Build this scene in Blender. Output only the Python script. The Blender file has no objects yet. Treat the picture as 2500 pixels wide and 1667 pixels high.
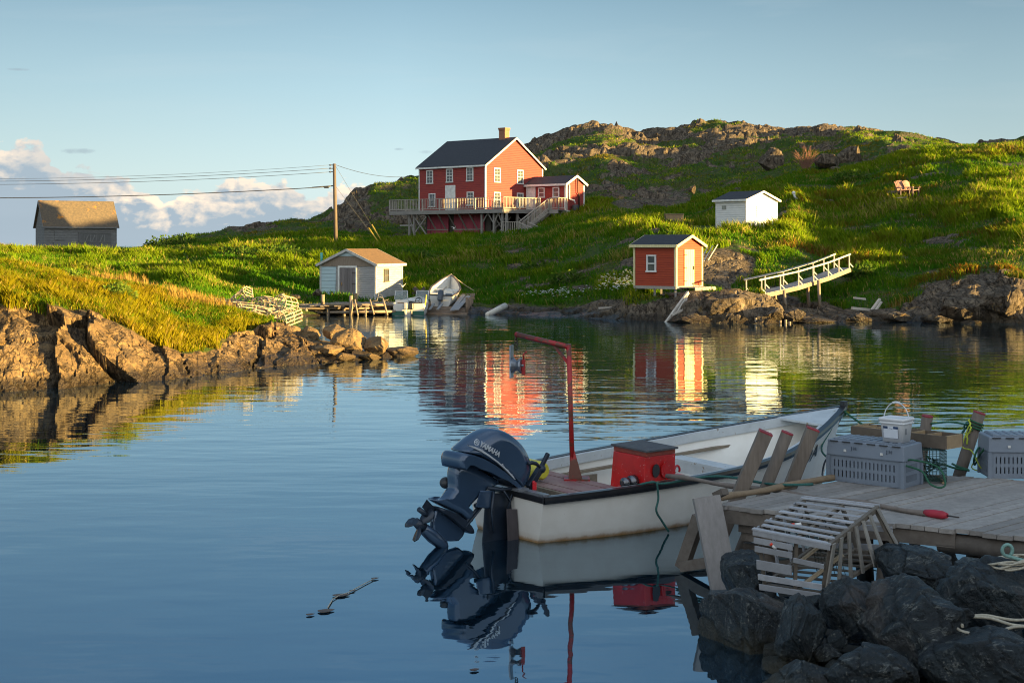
import bpy, bmesh, math, random
import numpy as np
from mathutils import Vector, Matrix

S = bpy.context.scene
COL = S.collection
R = math.radians

# ---------------------------------------------------------------- camera
EYE = 3.6; F = 3472.0; HOR = 600.0
cam_data = bpy.data.cameras.new('camera')
cam = bpy.data.objects.new('camera', cam_data); COL.objects.link(cam)
cam_data.sensor_width = 36; cam_data.lens = 50
cam_data.shift_y = -(1667/2-HOR)/2500
cam_data.clip_start = .1; cam_data.clip_end = 20000
cam.location = (0, 0, EYE); cam.rotation_euler = (R(90), 0, 0)
S.camera = cam

# ---------------------------------------------------------------- sun, sky
SUN_AZ = -19.0      # degrees from +X towards +Y
SUN_EL = 3.7
sd = Vector((math.cos(R(SUN_AZ))*math.cos(R(SUN_EL)), math.sin(R(SUN_AZ))*math.cos(R(SUN_EL)), math.sin(R(SUN_EL))))
sun_data = bpy.data.lights.new('sun', 'SUN'); sun = bpy.data.objects.new('sun', sun_data); COL.objects.link(sun)
sun_data.energy = 5.0; sun_data.angle = R(.55); sun_data.color = (1.0, .67, .24)
sun.rotation_euler = sd.to_track_quat('Z', 'Y').to_euler()
S.view_settings.view_transform = 'Standard'; S.view_settings.look = 'None'
S.view_settings.gamma = 1; S.view_settings.exposure = 2.4
S.cycles.max_bounces = 5; S.cycles.diffuse_bounces = 2; S.cycles.glossy_bounces = 3
S.cycles.transmission_bounces = 3; S.cycles.transparent_max_bounces = 6
S.cycles.caustics_reflective = False; S.cycles.caustics_refractive = False
S.cycles.sample_clamp_indirect = 4
try:
    S.cycles.use_denoising = True; S.cycles.denoiser = 'OPENIMAGEDENOISE'; S.cycles.denoising_prefilter = 'ACCURATE'; S.cycles.filter_width = 1.1
except Exception:
    pass

class NT:
    """small helper round a node tree"""
    def __init__(s, tree):
        s.t = tree; s.n = tree.nodes; s.l = tree.links
    def add(s, typ, **kw):
        nd = s.n.new(typ)
        for k, v in kw.items():
            if k.startswith('i_'):
                key = k[2:]
                key = int(key) if key.isdigit() else key
                nd.inputs[key].default_value = v
            else:
                setattr(nd, k, v)
        return nd
    def link(s, a, b): s.l.new(a, b)
    def math(s, op, a, b=None, c=None, clamp=False):
        nd = s.n.new('ShaderNodeMath'); nd.operation = op; nd.use_clamp = clamp
        for k, v in enumerate((a, b, c)):
            if v is None: continue
            if isinstance(v, (int, float)): nd.inputs[k].default_value = v
            else: s.l.new(v, nd.inputs[k])
        return nd.outputs[0]
    def mix(s, fac, a, b, blend='MIX'):
        nd = s.n.new('ShaderNodeMix'); nd.data_type = 'RGBA'; nd.blend_type = blend; nd.clamp_factor = True
        for k, v in ((0, fac), (6, a), (7, b)):
            if isinstance(v, (int, float)): nd.inputs[k].default_value = v
            elif isinstance(v, tuple): nd.inputs[k].default_value = v if len(v) == 4 else (*v, 1)
            else: s.l.new(v, nd.inputs[k])
        return nd.outputs[2]
    def ramp(s, fac, stops, interp='LINEAR'):
        nd = s.n.new('ShaderNodeValToRGB'); cr = nd.color_ramp; cr.interpolation = interp
        while len(cr.elements) < len(stops): cr.elements.new(.5)
        for e, (p, c) in zip(cr.elements, stops):
            e.position = p; e.color = (c, c, c, 1) if isinstance(c, (int, float)) else (*c, 1)
        s.l.new(fac, nd.inputs[0]); return nd.outputs[0]
    def noise(s, vec, scale, detail=4, rough=.55, dist=0, dims='3D'):
        nd = s.n.new('ShaderNodeTexNoise'); nd.noise_dimensions = dims
        nd.inputs['Scale'].default_value = scale; nd.inputs['Detail'].default_value = detail
        nd.inputs['Roughness'].default_value = rough; nd.inputs['Distortion'].default_value = dist
        if vec is not None: s.l.new(vec, nd.inputs['Vector'])
        return nd.outputs['Fac']

world = bpy.data.worlds.new('World'); S.world = world; world.use_nodes = True
w = NT(world.node_tree); w.n.clear()
out = w.add('ShaderNodeOutputWorld'); bg = w.add('ShaderNodeBackground'); bg.inputs[1].default_value = .0535
w.link(bg.outputs[0], out.inputs[0])
sky = w.add('ShaderNodeTexSky'); sky.sky_type = 'NISHITA'; sky.sun_disc = False
sky.sun_elevation = R(SUN_EL+3); sky.sun_rotation = R(90-SUN_AZ)
sky.altitude = 10; sky.air_density = 1.0; sky.dust_density = .5; sky.ozone_density = 2.5
tc = w.add('ShaderNodeTexCoord'); sep = w.add('ShaderNodeSeparateXYZ'); w.link(tc.outputs['Generated'], sep.inputs[0])
X_, Y_, Z_ = sep.outputs
hyp = w.math('SQRT', w.math('ADD', w.math('MULTIPLY', X_, X_), w.math('MULTIPLY', Y_, Y_)))
el = w.math('DIVIDE', Z_, hyp)                       # tan(elevation)
az = w.math('ARCTAN2', X_, Y_)                       # 0 straight ahead
# banks of cloud low over the sea: their top edge as a function of azimuth
cmb = w.add('ShaderNodeCombineXYZ'); w.link(az, cmb.inputs[0]); w.link(w.math('MULTIPLY', el, 1.5), cmb.inputs[1])
n_big = w.noise(cmb.outputs[0], 16, 5, .5); n_puff = w.noise(cmb.outputs[0], 55, 6, .55, .25)
azn = w.math('DIVIDE', w.math('ADD', az, .5), .5)    # -0.5 .. 0 rad -> 0..1
def A(px): return (math.atan((px-1250)/F)+.5)/.5
def T(py): return (HOR-py)/F*10
top = w.ramp(azn, [(0, T(400)), (A(-60), T(380)), (A(60), T(368)), (A(105), T(372)), (A(150), T(425)), (A(300), T(448)), (A(400), T(500)),
                   (A(540), T(462)), (A(640), T(432)), (A(700), T(434)), (A(760), T(478)), (A(860), T(442)), (A(960), T(470)), (A(1100), T(520)), (1.0, T(570))], 'LINEAR')
top = w.math('MULTIPLY', top, .1)
edge = w.math('ADD', w.math('ADD', top, w.math('MULTIPLY', w.math('SUBTRACT', n_puff, .5), .030)), w.math('MULTIPLY', w.math('SUBTRACT', n_big, .5), .03))
depth = w.math('SUBTRACT', edge, el)                 # >0 inside the cloud
cmask = w.math('MULTIPLY', depth, 420, clamp=True)
puff = w.noise(cmb.outputs[0], 95, 6, .6, .4)
# the sun side (upper right) of each puff is warm and pale, the underside grey blue
offv = w.add('ShaderNodeVectorMath', operation='ADD'); w.link(cmb.outputs[0], offv.inputs[0]); offv.inputs[1].default_value = (.0035, .0045, 0)
puff2 = w.noise(offv.outputs[0], 55, 6, .55, .25)
relief = w.math('MULTIPLY', w.math('SUBTRACT', n_puff, puff2), 4.2)
litf = w.math('ADD', w.math('SUBTRACT', 1.0, w.math('MULTIPLY', depth, 52)), relief, clamp=True)
patchy = w.ramp(w.noise(cmb.outputs[0], 9, 2, .5), [(.38, .35), (.62, 1.0)])
litf = w.math('MULTIPLY', litf, patchy, clamp=True)
ccol = w.mix(litf, (.41, .51, .60), (1.35, 1.08, .80))
streak = w.add('ShaderNodeCombineXYZ'); w.link(w.math('MULTIPLY', az, 6), streak.inputs[0]); w.link(w.math('MULTIPLY', el, 60), streak.inputs[1])
st = w.ramp(w.noise(streak.outputs[0], 1.2, 4, .55), [(.4, 0.0), (.75, 1.0)])
ccol = w.mix(w.math('MULTIPLY', st, .5), ccol, (.44, .54, .63))
lowfade = w.math('MULTIPLY', w.math('SUBTRACT', el, -.002), 60, clamp=True)
# the clear sky: Nishita, cooled
skc = w.add('ShaderNodeHueSaturation'); skc.inputs['Saturation'].default_value = .7
w.link(sky.outputs[0], skc.inputs['Color'])
air = w.ramp(w.math('MULTIPLY', el, 2.0), [(0.0, (.52, .65, .69)), (.10, (.45, .60, .65)), (.22, (.31, .47, .55)), (.36, (.15, .28, .37)), (.7, (.06, .17, .30)), (1.0, (.04, .13, .26))])
side = w.math('ADD', 1.0, w.math('MULTIPLY', w.math('ABSOLUTE', w.math('ADD', az, .08)), -.75))
side = w.math('MAXIMUM', side, .7)
behind = w.math('MULTIPLY', w.math('MULTIPLY', w.math('SUBTRACT', .15, Y_), 1.6, clamp=True), .92)     # unseen sky behind the camera, boosted as added fill for shaded faces
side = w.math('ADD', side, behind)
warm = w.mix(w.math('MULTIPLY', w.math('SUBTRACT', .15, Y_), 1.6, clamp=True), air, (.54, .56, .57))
zen = w.math('MULTIPLY', w.math('SUBTRACT', el, .75), 1.6, clamp=True); warm = w.mix(zen, warm, (.34, .44, .56))  # sky overhead, out of view, raised a little as fill too
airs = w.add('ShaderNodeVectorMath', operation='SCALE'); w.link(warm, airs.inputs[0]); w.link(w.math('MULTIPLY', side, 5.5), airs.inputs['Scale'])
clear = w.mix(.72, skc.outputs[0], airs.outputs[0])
CLOUD = 3.5
cl = w.add('ShaderNodeVectorMath', operation='SCALE'); w.link(ccol, cl.inputs[0]); cl.inputs['Scale'].default_value = CLOUD
wisp = w.ramp(w.noise(streak.outputs[0], .55, 6, .6, .6), [(.52, 0.0), (.74, .16)])
wisp = w.math('MULTIPLY', wisp, w.math('MULTIPLY', w.math('SUBTRACT', el, .05), 12, clamp=True))
clear = w.mix(wisp, clear, (2.5, 2.75, 2.85))
for px_, py_, wd_, ht_ in ((188, 379, .0125, .0020), (1038, 372, .006, .0016), (975, 365, .0035, .001), (45, 194, .009, .001)):     # four small grey shreds of cloud
    dx_ = w.math('DIVIDE', w.math('SUBTRACT', az, math.atan((px_-1250)/F)), wd_); dy_ = w.math('DIVIDE', w.math('SUBTRACT', el, (HOR-py_)/F), ht_)
    rr_ = w.math('ADD', w.math('ADD', w.math('MULTIPLY', dx_, dx_), w.math('MULTIPLY', dy_, dy_)), w.math('MULTIPLY', w.math('SUBTRACT', puff, .5), 3.0))
    clear = w.mix(w.math('MULTIPLY', w.math('SUBTRACT', 1.0, rr_, clamp=True), .5, clamp=True), clear, (1.25, 1.55, 1.80))
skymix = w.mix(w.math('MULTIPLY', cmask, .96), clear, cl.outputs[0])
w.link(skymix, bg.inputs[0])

# ---------------------------------------------------------------- placing: a point of the place from the photograph's sight lines
def at(px, py, Y): return Vector(((px-1250)/F*Y, Y, EYE-(py-HOR)/F*Y))
def on(px, py, z=0.0):
    Y = (EYE-z)*F/(py-HOR); return Vector(((px-1250)/F*Y, Y, z))

# ---------------------------------------------------------------- numpy noise
def _h(ix, iy, iz, s):
    n = (ix.astype(np.int64)*374761393 + iy.astype(np.int64)*668265263 + iz.astype(np.int64)*2147483647 + s*974634777) & 0xffffffff
    n = ((n ^ (n >> 13))*1274126177) & 0xffffffff
    n = ((n ^ (n >> 15))*2246822519) & 0xffffffff
    return ((n ^ (n >> 16)) & 0xffffff)/16777215.0
def vn(P, s=0):
    i = np.floor(P); f = P-i; f = f*f*f*(f*(f*6-15)+10); x, y, z = i[:, 0], i[:, 1], i[:, 2]
    r = 0
    for a in (0, 1):
        for b in (0, 1):
            for c in (0, 1):
                wgt = (f[:, 0] if a else 1-f[:, 0])*(f[:, 1] if b else 1-f[:, 1])*(f[:, 2] if c else 1-f[:, 2])
                r = r+wgt*_h(x+a, y+b, z+c, s)
    return r*2-1
def fbm(P, octv=4, s=0, g=.5, lac=2.03):
    r = 0; a = 1; t = 0
    for k in range(octv):
        r = r+a*vn(P*(lac**k)+k*17.3, s+k); t += a; a *= g
    return r/t
def cells(P, s=0):
    """Worley: F1, F2, cell random triple, offset to the nearest centre (2D, in xy)"""
    i = np.floor(P[:, :2]); N = len(P)
    d1 = np.full(N, 9.); d2 = np.full(N, 9.); ox = np.zeros(N); oy = np.zeros(N)
    r = [np.zeros(N) for _ in range(3)]
    for a in (-1, 0, 1):
        for b in (-1, 0, 1):
            cx = i[:, 0]+a; cy = i[:, 1]+b; z = np.zeros(N)
            px = cx+_h(cx, cy, z, s); py = cy+_h(cx, cy, z, s+1)
            dx = P[:, 0]-px; dy = P[:, 1]-py; d = np.sqrt(dx*dx+dy*dy)
            m = d < d1
            d2 = np.where(m, d1, np.minimum(d2, d)); d1 = np.where(m, d, d1)
            ox = np.where(m, dx, ox); oy = np.where(m, dy, oy)
            for k in range(3): r[k] = np.where(m, _h(cx, cy, z, s+2+k), r[k])
    return d1, d2, r, ox, oy
def sstep(a, b, x):
    t = np.clip((x-a)/(b-a), 0, 1); return t*t*(3-2*t)

# ---------------------------------------------------------------- linking and tagging
def link(name, me, m=None, parent=None, loc=None):
    o = bpy.data.objects.new(name, me); COL.objects.link(o)
    if m is not None and len(me.materials) == 0: me.materials.append(m)
    if parent is not None:
        # the mesh is in world coordinates: bring it into the thing's frame
        top_ = parent
        wm = Matrix.Identity(4); chain = []
        while top_ is not None: chain.append(top_); top_ = top_.parent
        for p in reversed(chain): wm = wm @ p.matrix_basis
        me.transform(wm.inverted())
        o.parent = parent
    return o
def thing(name, label, cat, loc=(0, 0, 0), rz=0, group=None):
    o = bpy.data.objects.new(name, None); COL.objects.link(o); o.empty_display_size = .2
    o.location = loc; o.rotation_euler = (0, 0, rz)
    tag(o, label, cat, group); return o
def tag(o, label, cat, group=None):
    o['label'] = label; o['category'] = cat
    if group: o['group'] = group
    return o
def rebase(o):
    """put a one-mesh thing's origin at its base"""
    me = o.data; n = len(me.vertices); co = np.empty(n*3); me.vertices.foreach_get('co', co); co = co.reshape(-1, 3)
    c = Vector(((co[:, 0].min()+co[:, 0].max())/2, (co[:, 1].min()+co[:, 1].max())/2, co[:, 2].min()))
    me.transform(Matrix.Translation(-c)); o.location = o.location+c; return o
def copy_tree(o, parent=None):
    c = o.copy(); COL.objects.link(c)
    if parent is not None: c.parent = parent
    for ch in list(o.children): copy_tree(ch, c)
    return c

class MB:
    """collects solids in world coordinates, links them as ONE mesh object"""
    def __init__(s): s.v = []; s.f = []; s.sm = []
    def add(s, vs, fs, smooth=False):
        b = len(s.v); s.v += [tuple(v) for v in vs]; s.f += [tuple(b+i for i in f) for f in fs]; s.sm += [smooth]*len(fs); return s
    def hexa(s, p):      # 8 corners: bottom 4 ccw, top 4 ccw
        return s.add(p, [(3, 2, 1, 0), (4, 5, 6, 7), (0, 1, 5, 4), (1, 2, 6, 5), (2, 3, 7, 6), (3, 0, 4, 7)])
    def box(s, c, size, ax=None, tz=0):
        c = Vector(c); x, y, z = size[0]/2, size[1]/2, size[2]/2
        if ax is None: ex, ey, ez = Vector((1, 0, 0)), Vector((0, 1, 0)), Vector((0, 0, 1))
        else: ex, ey, ez = [Vector(a).normalized() for a in ax]
        if tz: ex, ey = ex*math.cos(tz)+ey*math.sin(tz), ey*math.cos(tz)-ex*math.sin(tz)
        return s.hexa([c+ex*a*x+ey*b*y+ez*d*z for d in (-1, 1) for a, b in ((-1, -1), (1, -1), (1, 1), (-1, 1))])
    def beam(s, p, q, wd, h, up=(0, 0, 1)):
        p = Vector(p); q = Vector(q); d = (q-p); L = d.length; d.normalize(); up = Vector(up)
        if abs(d.dot(up)) > .98: up = Vector((0, 1, 0))
        sx = d.cross(up).normalized(); u = sx.cross(d).normalized()
        return s.box((p+q)/2, (L, wd, h), (d, sx, u))
    def tube(s, pts, r, n=8, caps=True, smooth=True, sq=1.0):
        pts = [Vector(p) for p in pts]; k = len(pts); rs = r if isinstance(r, (list, tuple)) else [r]*k
        vs = []; prev = None
        for i, p in enumerate(pts):
            d = (pts[min(i+1, k-1)]-pts[max(i-1, 0)]).normalized()
            if prev is None: a = d.orthogonal().normalized()
            else: a = (prev-d*prev.dot(d)); a = a.normalized() if a.length > 1e-6 else d.orthogonal().normalized()
            prev = a; b = d.cross(a)
            for j in range(n):
                t = 2*math.pi*j/n; vs.append(p+(a*math.cos(t)+b*math.sin(t)*sq)*rs[i])
        fs = [(i*n+j, i*n+(j+1) % n, (i+1)*n+(j+1) % n, (i+1)*n+j) for i in range(k-1) for j in range(n)]
        s.add(vs, fs, smooth)
        if caps:
            b = len(s.v)-len(vs)
            s.f += [tuple(b+j for j in reversed(range(n))), tuple(b+(k-1)*n+j for j in range(n))]; s.sm += [False, False]
        return s
    def prism(s, poly, vec):   # polygon (3D points) pushed along vec
        n = len(poly); vec = Vector(vec); poly = [Vector(p) for p in poly]
        vs = poly+[p+vec for p in poly]
        return s.add(vs, [tuple(reversed(range(n))), tuple(range(n, 2*n))]+[(i, (i+1) % n, n+(i+1) % n, n+i) for i in range(n)])
    def quad(s, *p): return s.add(p, [tuple(range(len(p)))])
    def grid(s, rows, smooth=True, closed=False):
        n = len(rows[0]); vs = [p for r_ in rows for p in r_]
        m = n if closed else n-1
        return s.add(vs, [(i*n+j, i*n+(j+1) % n, (i+1)*n+(j+1) % n, (i+1)*n+j) for i in range(len(rows)-1) for j in range(m)], smooth)
    def ball(s, c, r, n=10, m=7, sc=(1, 1, 1)):
        c = Vector(c); rows = [[c+Vector((sc[0]*r*math.sin(math.pi*i/m)*math.cos(2*math.pi*j/n), sc[1]*r*math.sin(math.pi*i/m)*math.sin(2*math.pi*j/n), -sc[2]*r*math.cos(math.pi*i/m))) for j in range(n)] for i in range(m+1)]
        return s.grid(rows, True, True)
    def mesh(s, name, fix=True):
        me = bpy.data.meshes.new(name); me.from_pydata(s.v, [], s.f); me.polygons.foreach_set('use_smooth', s.sm)
        me.update()
        if fix:
            bm = bmesh.new(); bm.from_mesh(me); bmesh.ops.recalc_face_normals(bm, faces=bm.faces); bm.to_mesh(me); bm.free()
        return me
    def build(s, name, m, parent=None, bev=0, label=None):
        me = s.mesh(name); o = link(name, me, m, parent)
        if bev:
            b = o.modifiers.new('bevel', 'BEVEL'); b.width = bev; b.segments = 2; b.limit_method = 'ANGLE'; b.angle_limit = R(40)
        if label: o['label'] = label
        return o

def big_mesh(name, V, Fc, n, smooth=False, attrs=None):
    """fast mesh from numpy arrays; every face has n corners"""
    me = bpy.data.meshes.new(name); me.vertices.add(len(V)); me.vertices.foreach_set('co', V.astype(np.float32).ravel())
    me.loops.add(Fc.size); me.loops.foreach_set('vertex_index', Fc.astype(np.int32).ravel())
    me.polygons.add(len(Fc)); me.polygons.foreach_set('loop_start', np.arange(0, Fc.size, n, dtype=np.int32))
    if smooth: me.polygons.foreach_set('use_smooth', np.ones(len(Fc), bool))
    for k, a in (attrs or {}).items():
        if a.ndim == 1:
            at_ = me.attributes.new(k, 'FLOAT', 'POINT'); at_.data.foreach_set('value', a.astype(np.float32))
        else:
            at_ = me.attributes.new(k, 'FLOAT_COLOR', 'POINT'); at_.data.foreach_set('color', np.c_[a, np.ones(len(a))].astype(np.float32).ravel())
    me.update(calc_edges=True); return me

# ---------------------------------------------------------------- materials
def new_mat(name):
    m = bpy.data.materials.new(name); m.use_nodes = True; t = NT(m.node_tree)
    b = t.n['Principled BSDF']; return m, t, b
def bump(t, b, h, strength, dist=.02):
    nd = t.add('ShaderNodeBump'); nd.inputs['Strength'].default_value = strength; nd.inputs['Distance'].default_value = dist
    t.link(h, nd.inputs['Height']); t.link(nd.outputs[0], b.inputs['Normal']); return nd
def plain(name, col, col2=None, rough=.6, metal=0, scale=6, bmp=.15, detail=5, lo=.35, hi=.65, coat=0, stretch=None, stain=None):
    """a surface with mottled colour, fine bump; stain=(colour, scale, threshold) adds patches of wear"""
    m, t, b = new_mat(name); tcn = t.add('ShaderNodeTexCoord'); vec = tcn.outputs['Object']
    if stretch:
        mp = t.add('ShaderNodeMapping'); mp.inputs['Scale'].default_value = stretch; t.link(vec, mp.inputs[0]); vec = mp.outputs[0]
    n1 = t.noise(vec, scale, detail, .6)
    c = t.mix(t.ramp(n1, [(lo, 0.0), (hi, 1.0)]), col, col2 or tuple(x*.72 for x in col))
    if stain:
        n2 = t.noise(tcn.outputs['Object'], stain[1], 6, .65)
        c = t.mix(t.ramp(n2, [(stain[2], 0.0), (stain[2]+.05, 1.0)]), c, stain[0])
    t.link(c, b.inputs['Base Color']); b.inputs['Roughness'].default_value = rough; b.inputs['Metallic'].default_value = metal
    b.inputs['Coat Weight'].default_value = coat
    if bmp: bump(t, b, t.noise(vec, scale*5, 4, .6), bmp, .01)
    return m
def siding(name, col, col2, pitch, worn=None, rough=.75, worn_at=.6, vertical=False):
    """clapboard: the saw-tooth of the boards as bump, mottled paint, patches of wear"""
    m, t, b = new_mat(name); geo = t.add('ShaderNodeNewGeometry'); s = t.add('ShaderNodeSeparateXYZ'); t.link(geo.outputs['Position'], s.inputs[0])
    src = s.outputs[2] if not vertical else t.math('ADD', s.outputs[0], t.math('MULTIPLY', s.outputs[1], .6))
    fr = t.math('FRACT', t.math('DIVIDE', src, pitch)); idx = t.math('FLOOR', t.math('DIVIDE', src, pitch))
    mp = t.add('ShaderNodeMapping'); mp.inputs['Scale'].default_value = (1, 1, 6) if not vertical else (6, 6, 1); t.link(geo.outputs['Position'], mp.inputs[0])
    n = t.noise(mp.outputs[0], 2.2, 6, .62)
    c = t.mix(t.ramp(n, [(.35, 0.0), (.68, 1.0)]), col, col2)
    wn = t.add('ShaderNodeTexWhiteNoise'); wn.noise_dimensions = '1D'; t.link(idx, wn.inputs['W'])
    c = t.mix(t.math('MULTIPLY', wn.outputs[0], .25), c, col2)
    if worn: c = t.mix(t.ramp(t.noise(mp.outputs[0], 3.5, 7, .7), [(worn_at, 0.0), (worn_at+.07, 1.0)]), c, worn)
    gap = t.ramp(fr, [(0.0, 0.0), (.07, 0.0), (.12, 1.0), (1.0, .35)])
    c = t.mix(t.ramp(fr, [(0.0, .55), (.09, .45), (.12, 0.0)]), c, tuple(x*.3 for x in col))
    t.link(c, b.inputs['Base Color']); b.inputs['Roughness'].default_value = rough
    hh = t.math('ADD', gap, t.math('MULTIPLY', t.noise(mp.outputs[0], 12, 4, .6), .25)); bump(t, b, hh, .8, .02)
    return m
def woodm(name, col, col2, axis='x', rough=.8, scale=3, dark=None):
    st = {'x': (1, 9, 9), 'y': (9, 1, 9), 'z': (9, 9, 1), 'n': (4, 4, 4)}[axis]
    m, t, b = new_mat(name); tcn = t.add('ShaderNodeTexCoord'); mp = t.add('ShaderNodeMapping'); mp.inputs['Scale'].default_value = st
    t.link(tcn.outputs['Object'], mp.inputs[0])
    n = t.noise(mp.outputs[0], scale, 7, .65); c = t.mix(t.ramp(n, [(.3, 0.0), (.7, 1.0)]), col, col2)
    n2 = t.noise(tcn.outputs['Object'], 1.7, 5, .6); c = t.mix(t.ramp(n2, [(.5, 0.0), (.8, .7)]), c, dark or tuple(x*.5 for x in col))
    ri = t.add('ShaderNodeNewGeometry')
    c = t.mix(t.math('MULTIPLY', ri.outputs['Random Per Island'], .6), c, tuple(x*.55 for x in col2))
    t.link(c, b.inputs['Base Color']); b.inputs['Roughness'].default_value = rough
    bump(t, b, n, .5, .01); return m

# ---------------------------------------------------------------- the lie of the land: profiles of height along lines of sight
def zc(py, Y): return EYE-(py-HOR)/F*Y
# near point of land on the left: (px, [(Y, z) ...]) up to about Y 62, then the far side: (Y, py) sightings
NEAR = {
 -700: [(26, -.6), (29, 0), (32, 1.9), (38, 3.0), (45, 3.4), (60, 2.8)],
 -300: [(29, -.6), (32, 0), (34, 1.2), (37, 2.6), (44, 3.3), (60, 2.4)],
 0:    [(33, -.7), (35.3, 0), (36.2, .95), (38.6, 2.15), (43, 2.75), (47, 2.93), (53, 2.6), (62, 1.9)],
 110:  [(33.5, -.7), (35.8, 0), (36.7, .95), (39, 2.0), (43.5, 2.55), (47, 2.72), (53, 2.4), (62, 1.7)],
 200:  [(34, -.7), (36.3, 0), (37.3, .9), (39.8, 1.75), (44, 2.3), (47.3, 2.52), (53, 2.1), (62, 1.45)],
 300:  [(35, -.7), (37.2, 0), (38.0, .6), (39.7, 1.3), (43.5, 2.0), (47, 2.36), (52, 1.9), (62, 1.2)],
 380:  [(36, -.7), (38.1, 0), (38.8, .45), (40.2, .83), (44, 1.62), (47.5, 2.08), (52, 1.6), (62, 1.1)],
 450:  [(37, -.7), (39.0, 0), (39.6, .36), (41, .6), (44.5, 1.25), (48, 1.72), (53, 1.3), (62, 1.05)],
 530:  [(38, -.7), (40.1, 0), (40.6, .3), (42.3, .62), (45.5, 1.1), (49, 1.42), (54, .9), (62, .7)],
 620:  [(39, -.7), (41.4, 0), (41.9, .28), (43.4, .5), (46, .92), (49, 1.14), (53, .6), (62, .35)],
 700:  [(40.5, -.7), (42.5, 0), (43, .26), (44.5, .5), (47, .86), (49, .98), (51.5, .2), (54, -.6), (62, -.8)],
 770:  [(41.5, -.7), (43.4, 0), (43.9, .2), (45.2, .42), (47.5, .6), (49, .5), (50.6, -.3), (62, -.8)],
 850:  [(42.3, -.7), (44.4, -.02), (45.4, .2), (47, .36), (48.5, .25), (50, -.4), (62, -.8)],
 930:  [(43.3, -.7), (45.4, -.05), (46.4, .12), (47.6, .1), (49, -.4), (62, -.8)],
 1010: [(44.5, -.7), (46.3, -.12), (47.3, -.02), (48.3, -.3), (62, -.8)],
 1070: [(44.5, -.8), (62, -.8)],
 3400: [(44.5, -.8), (62, -.8)],
}
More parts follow.
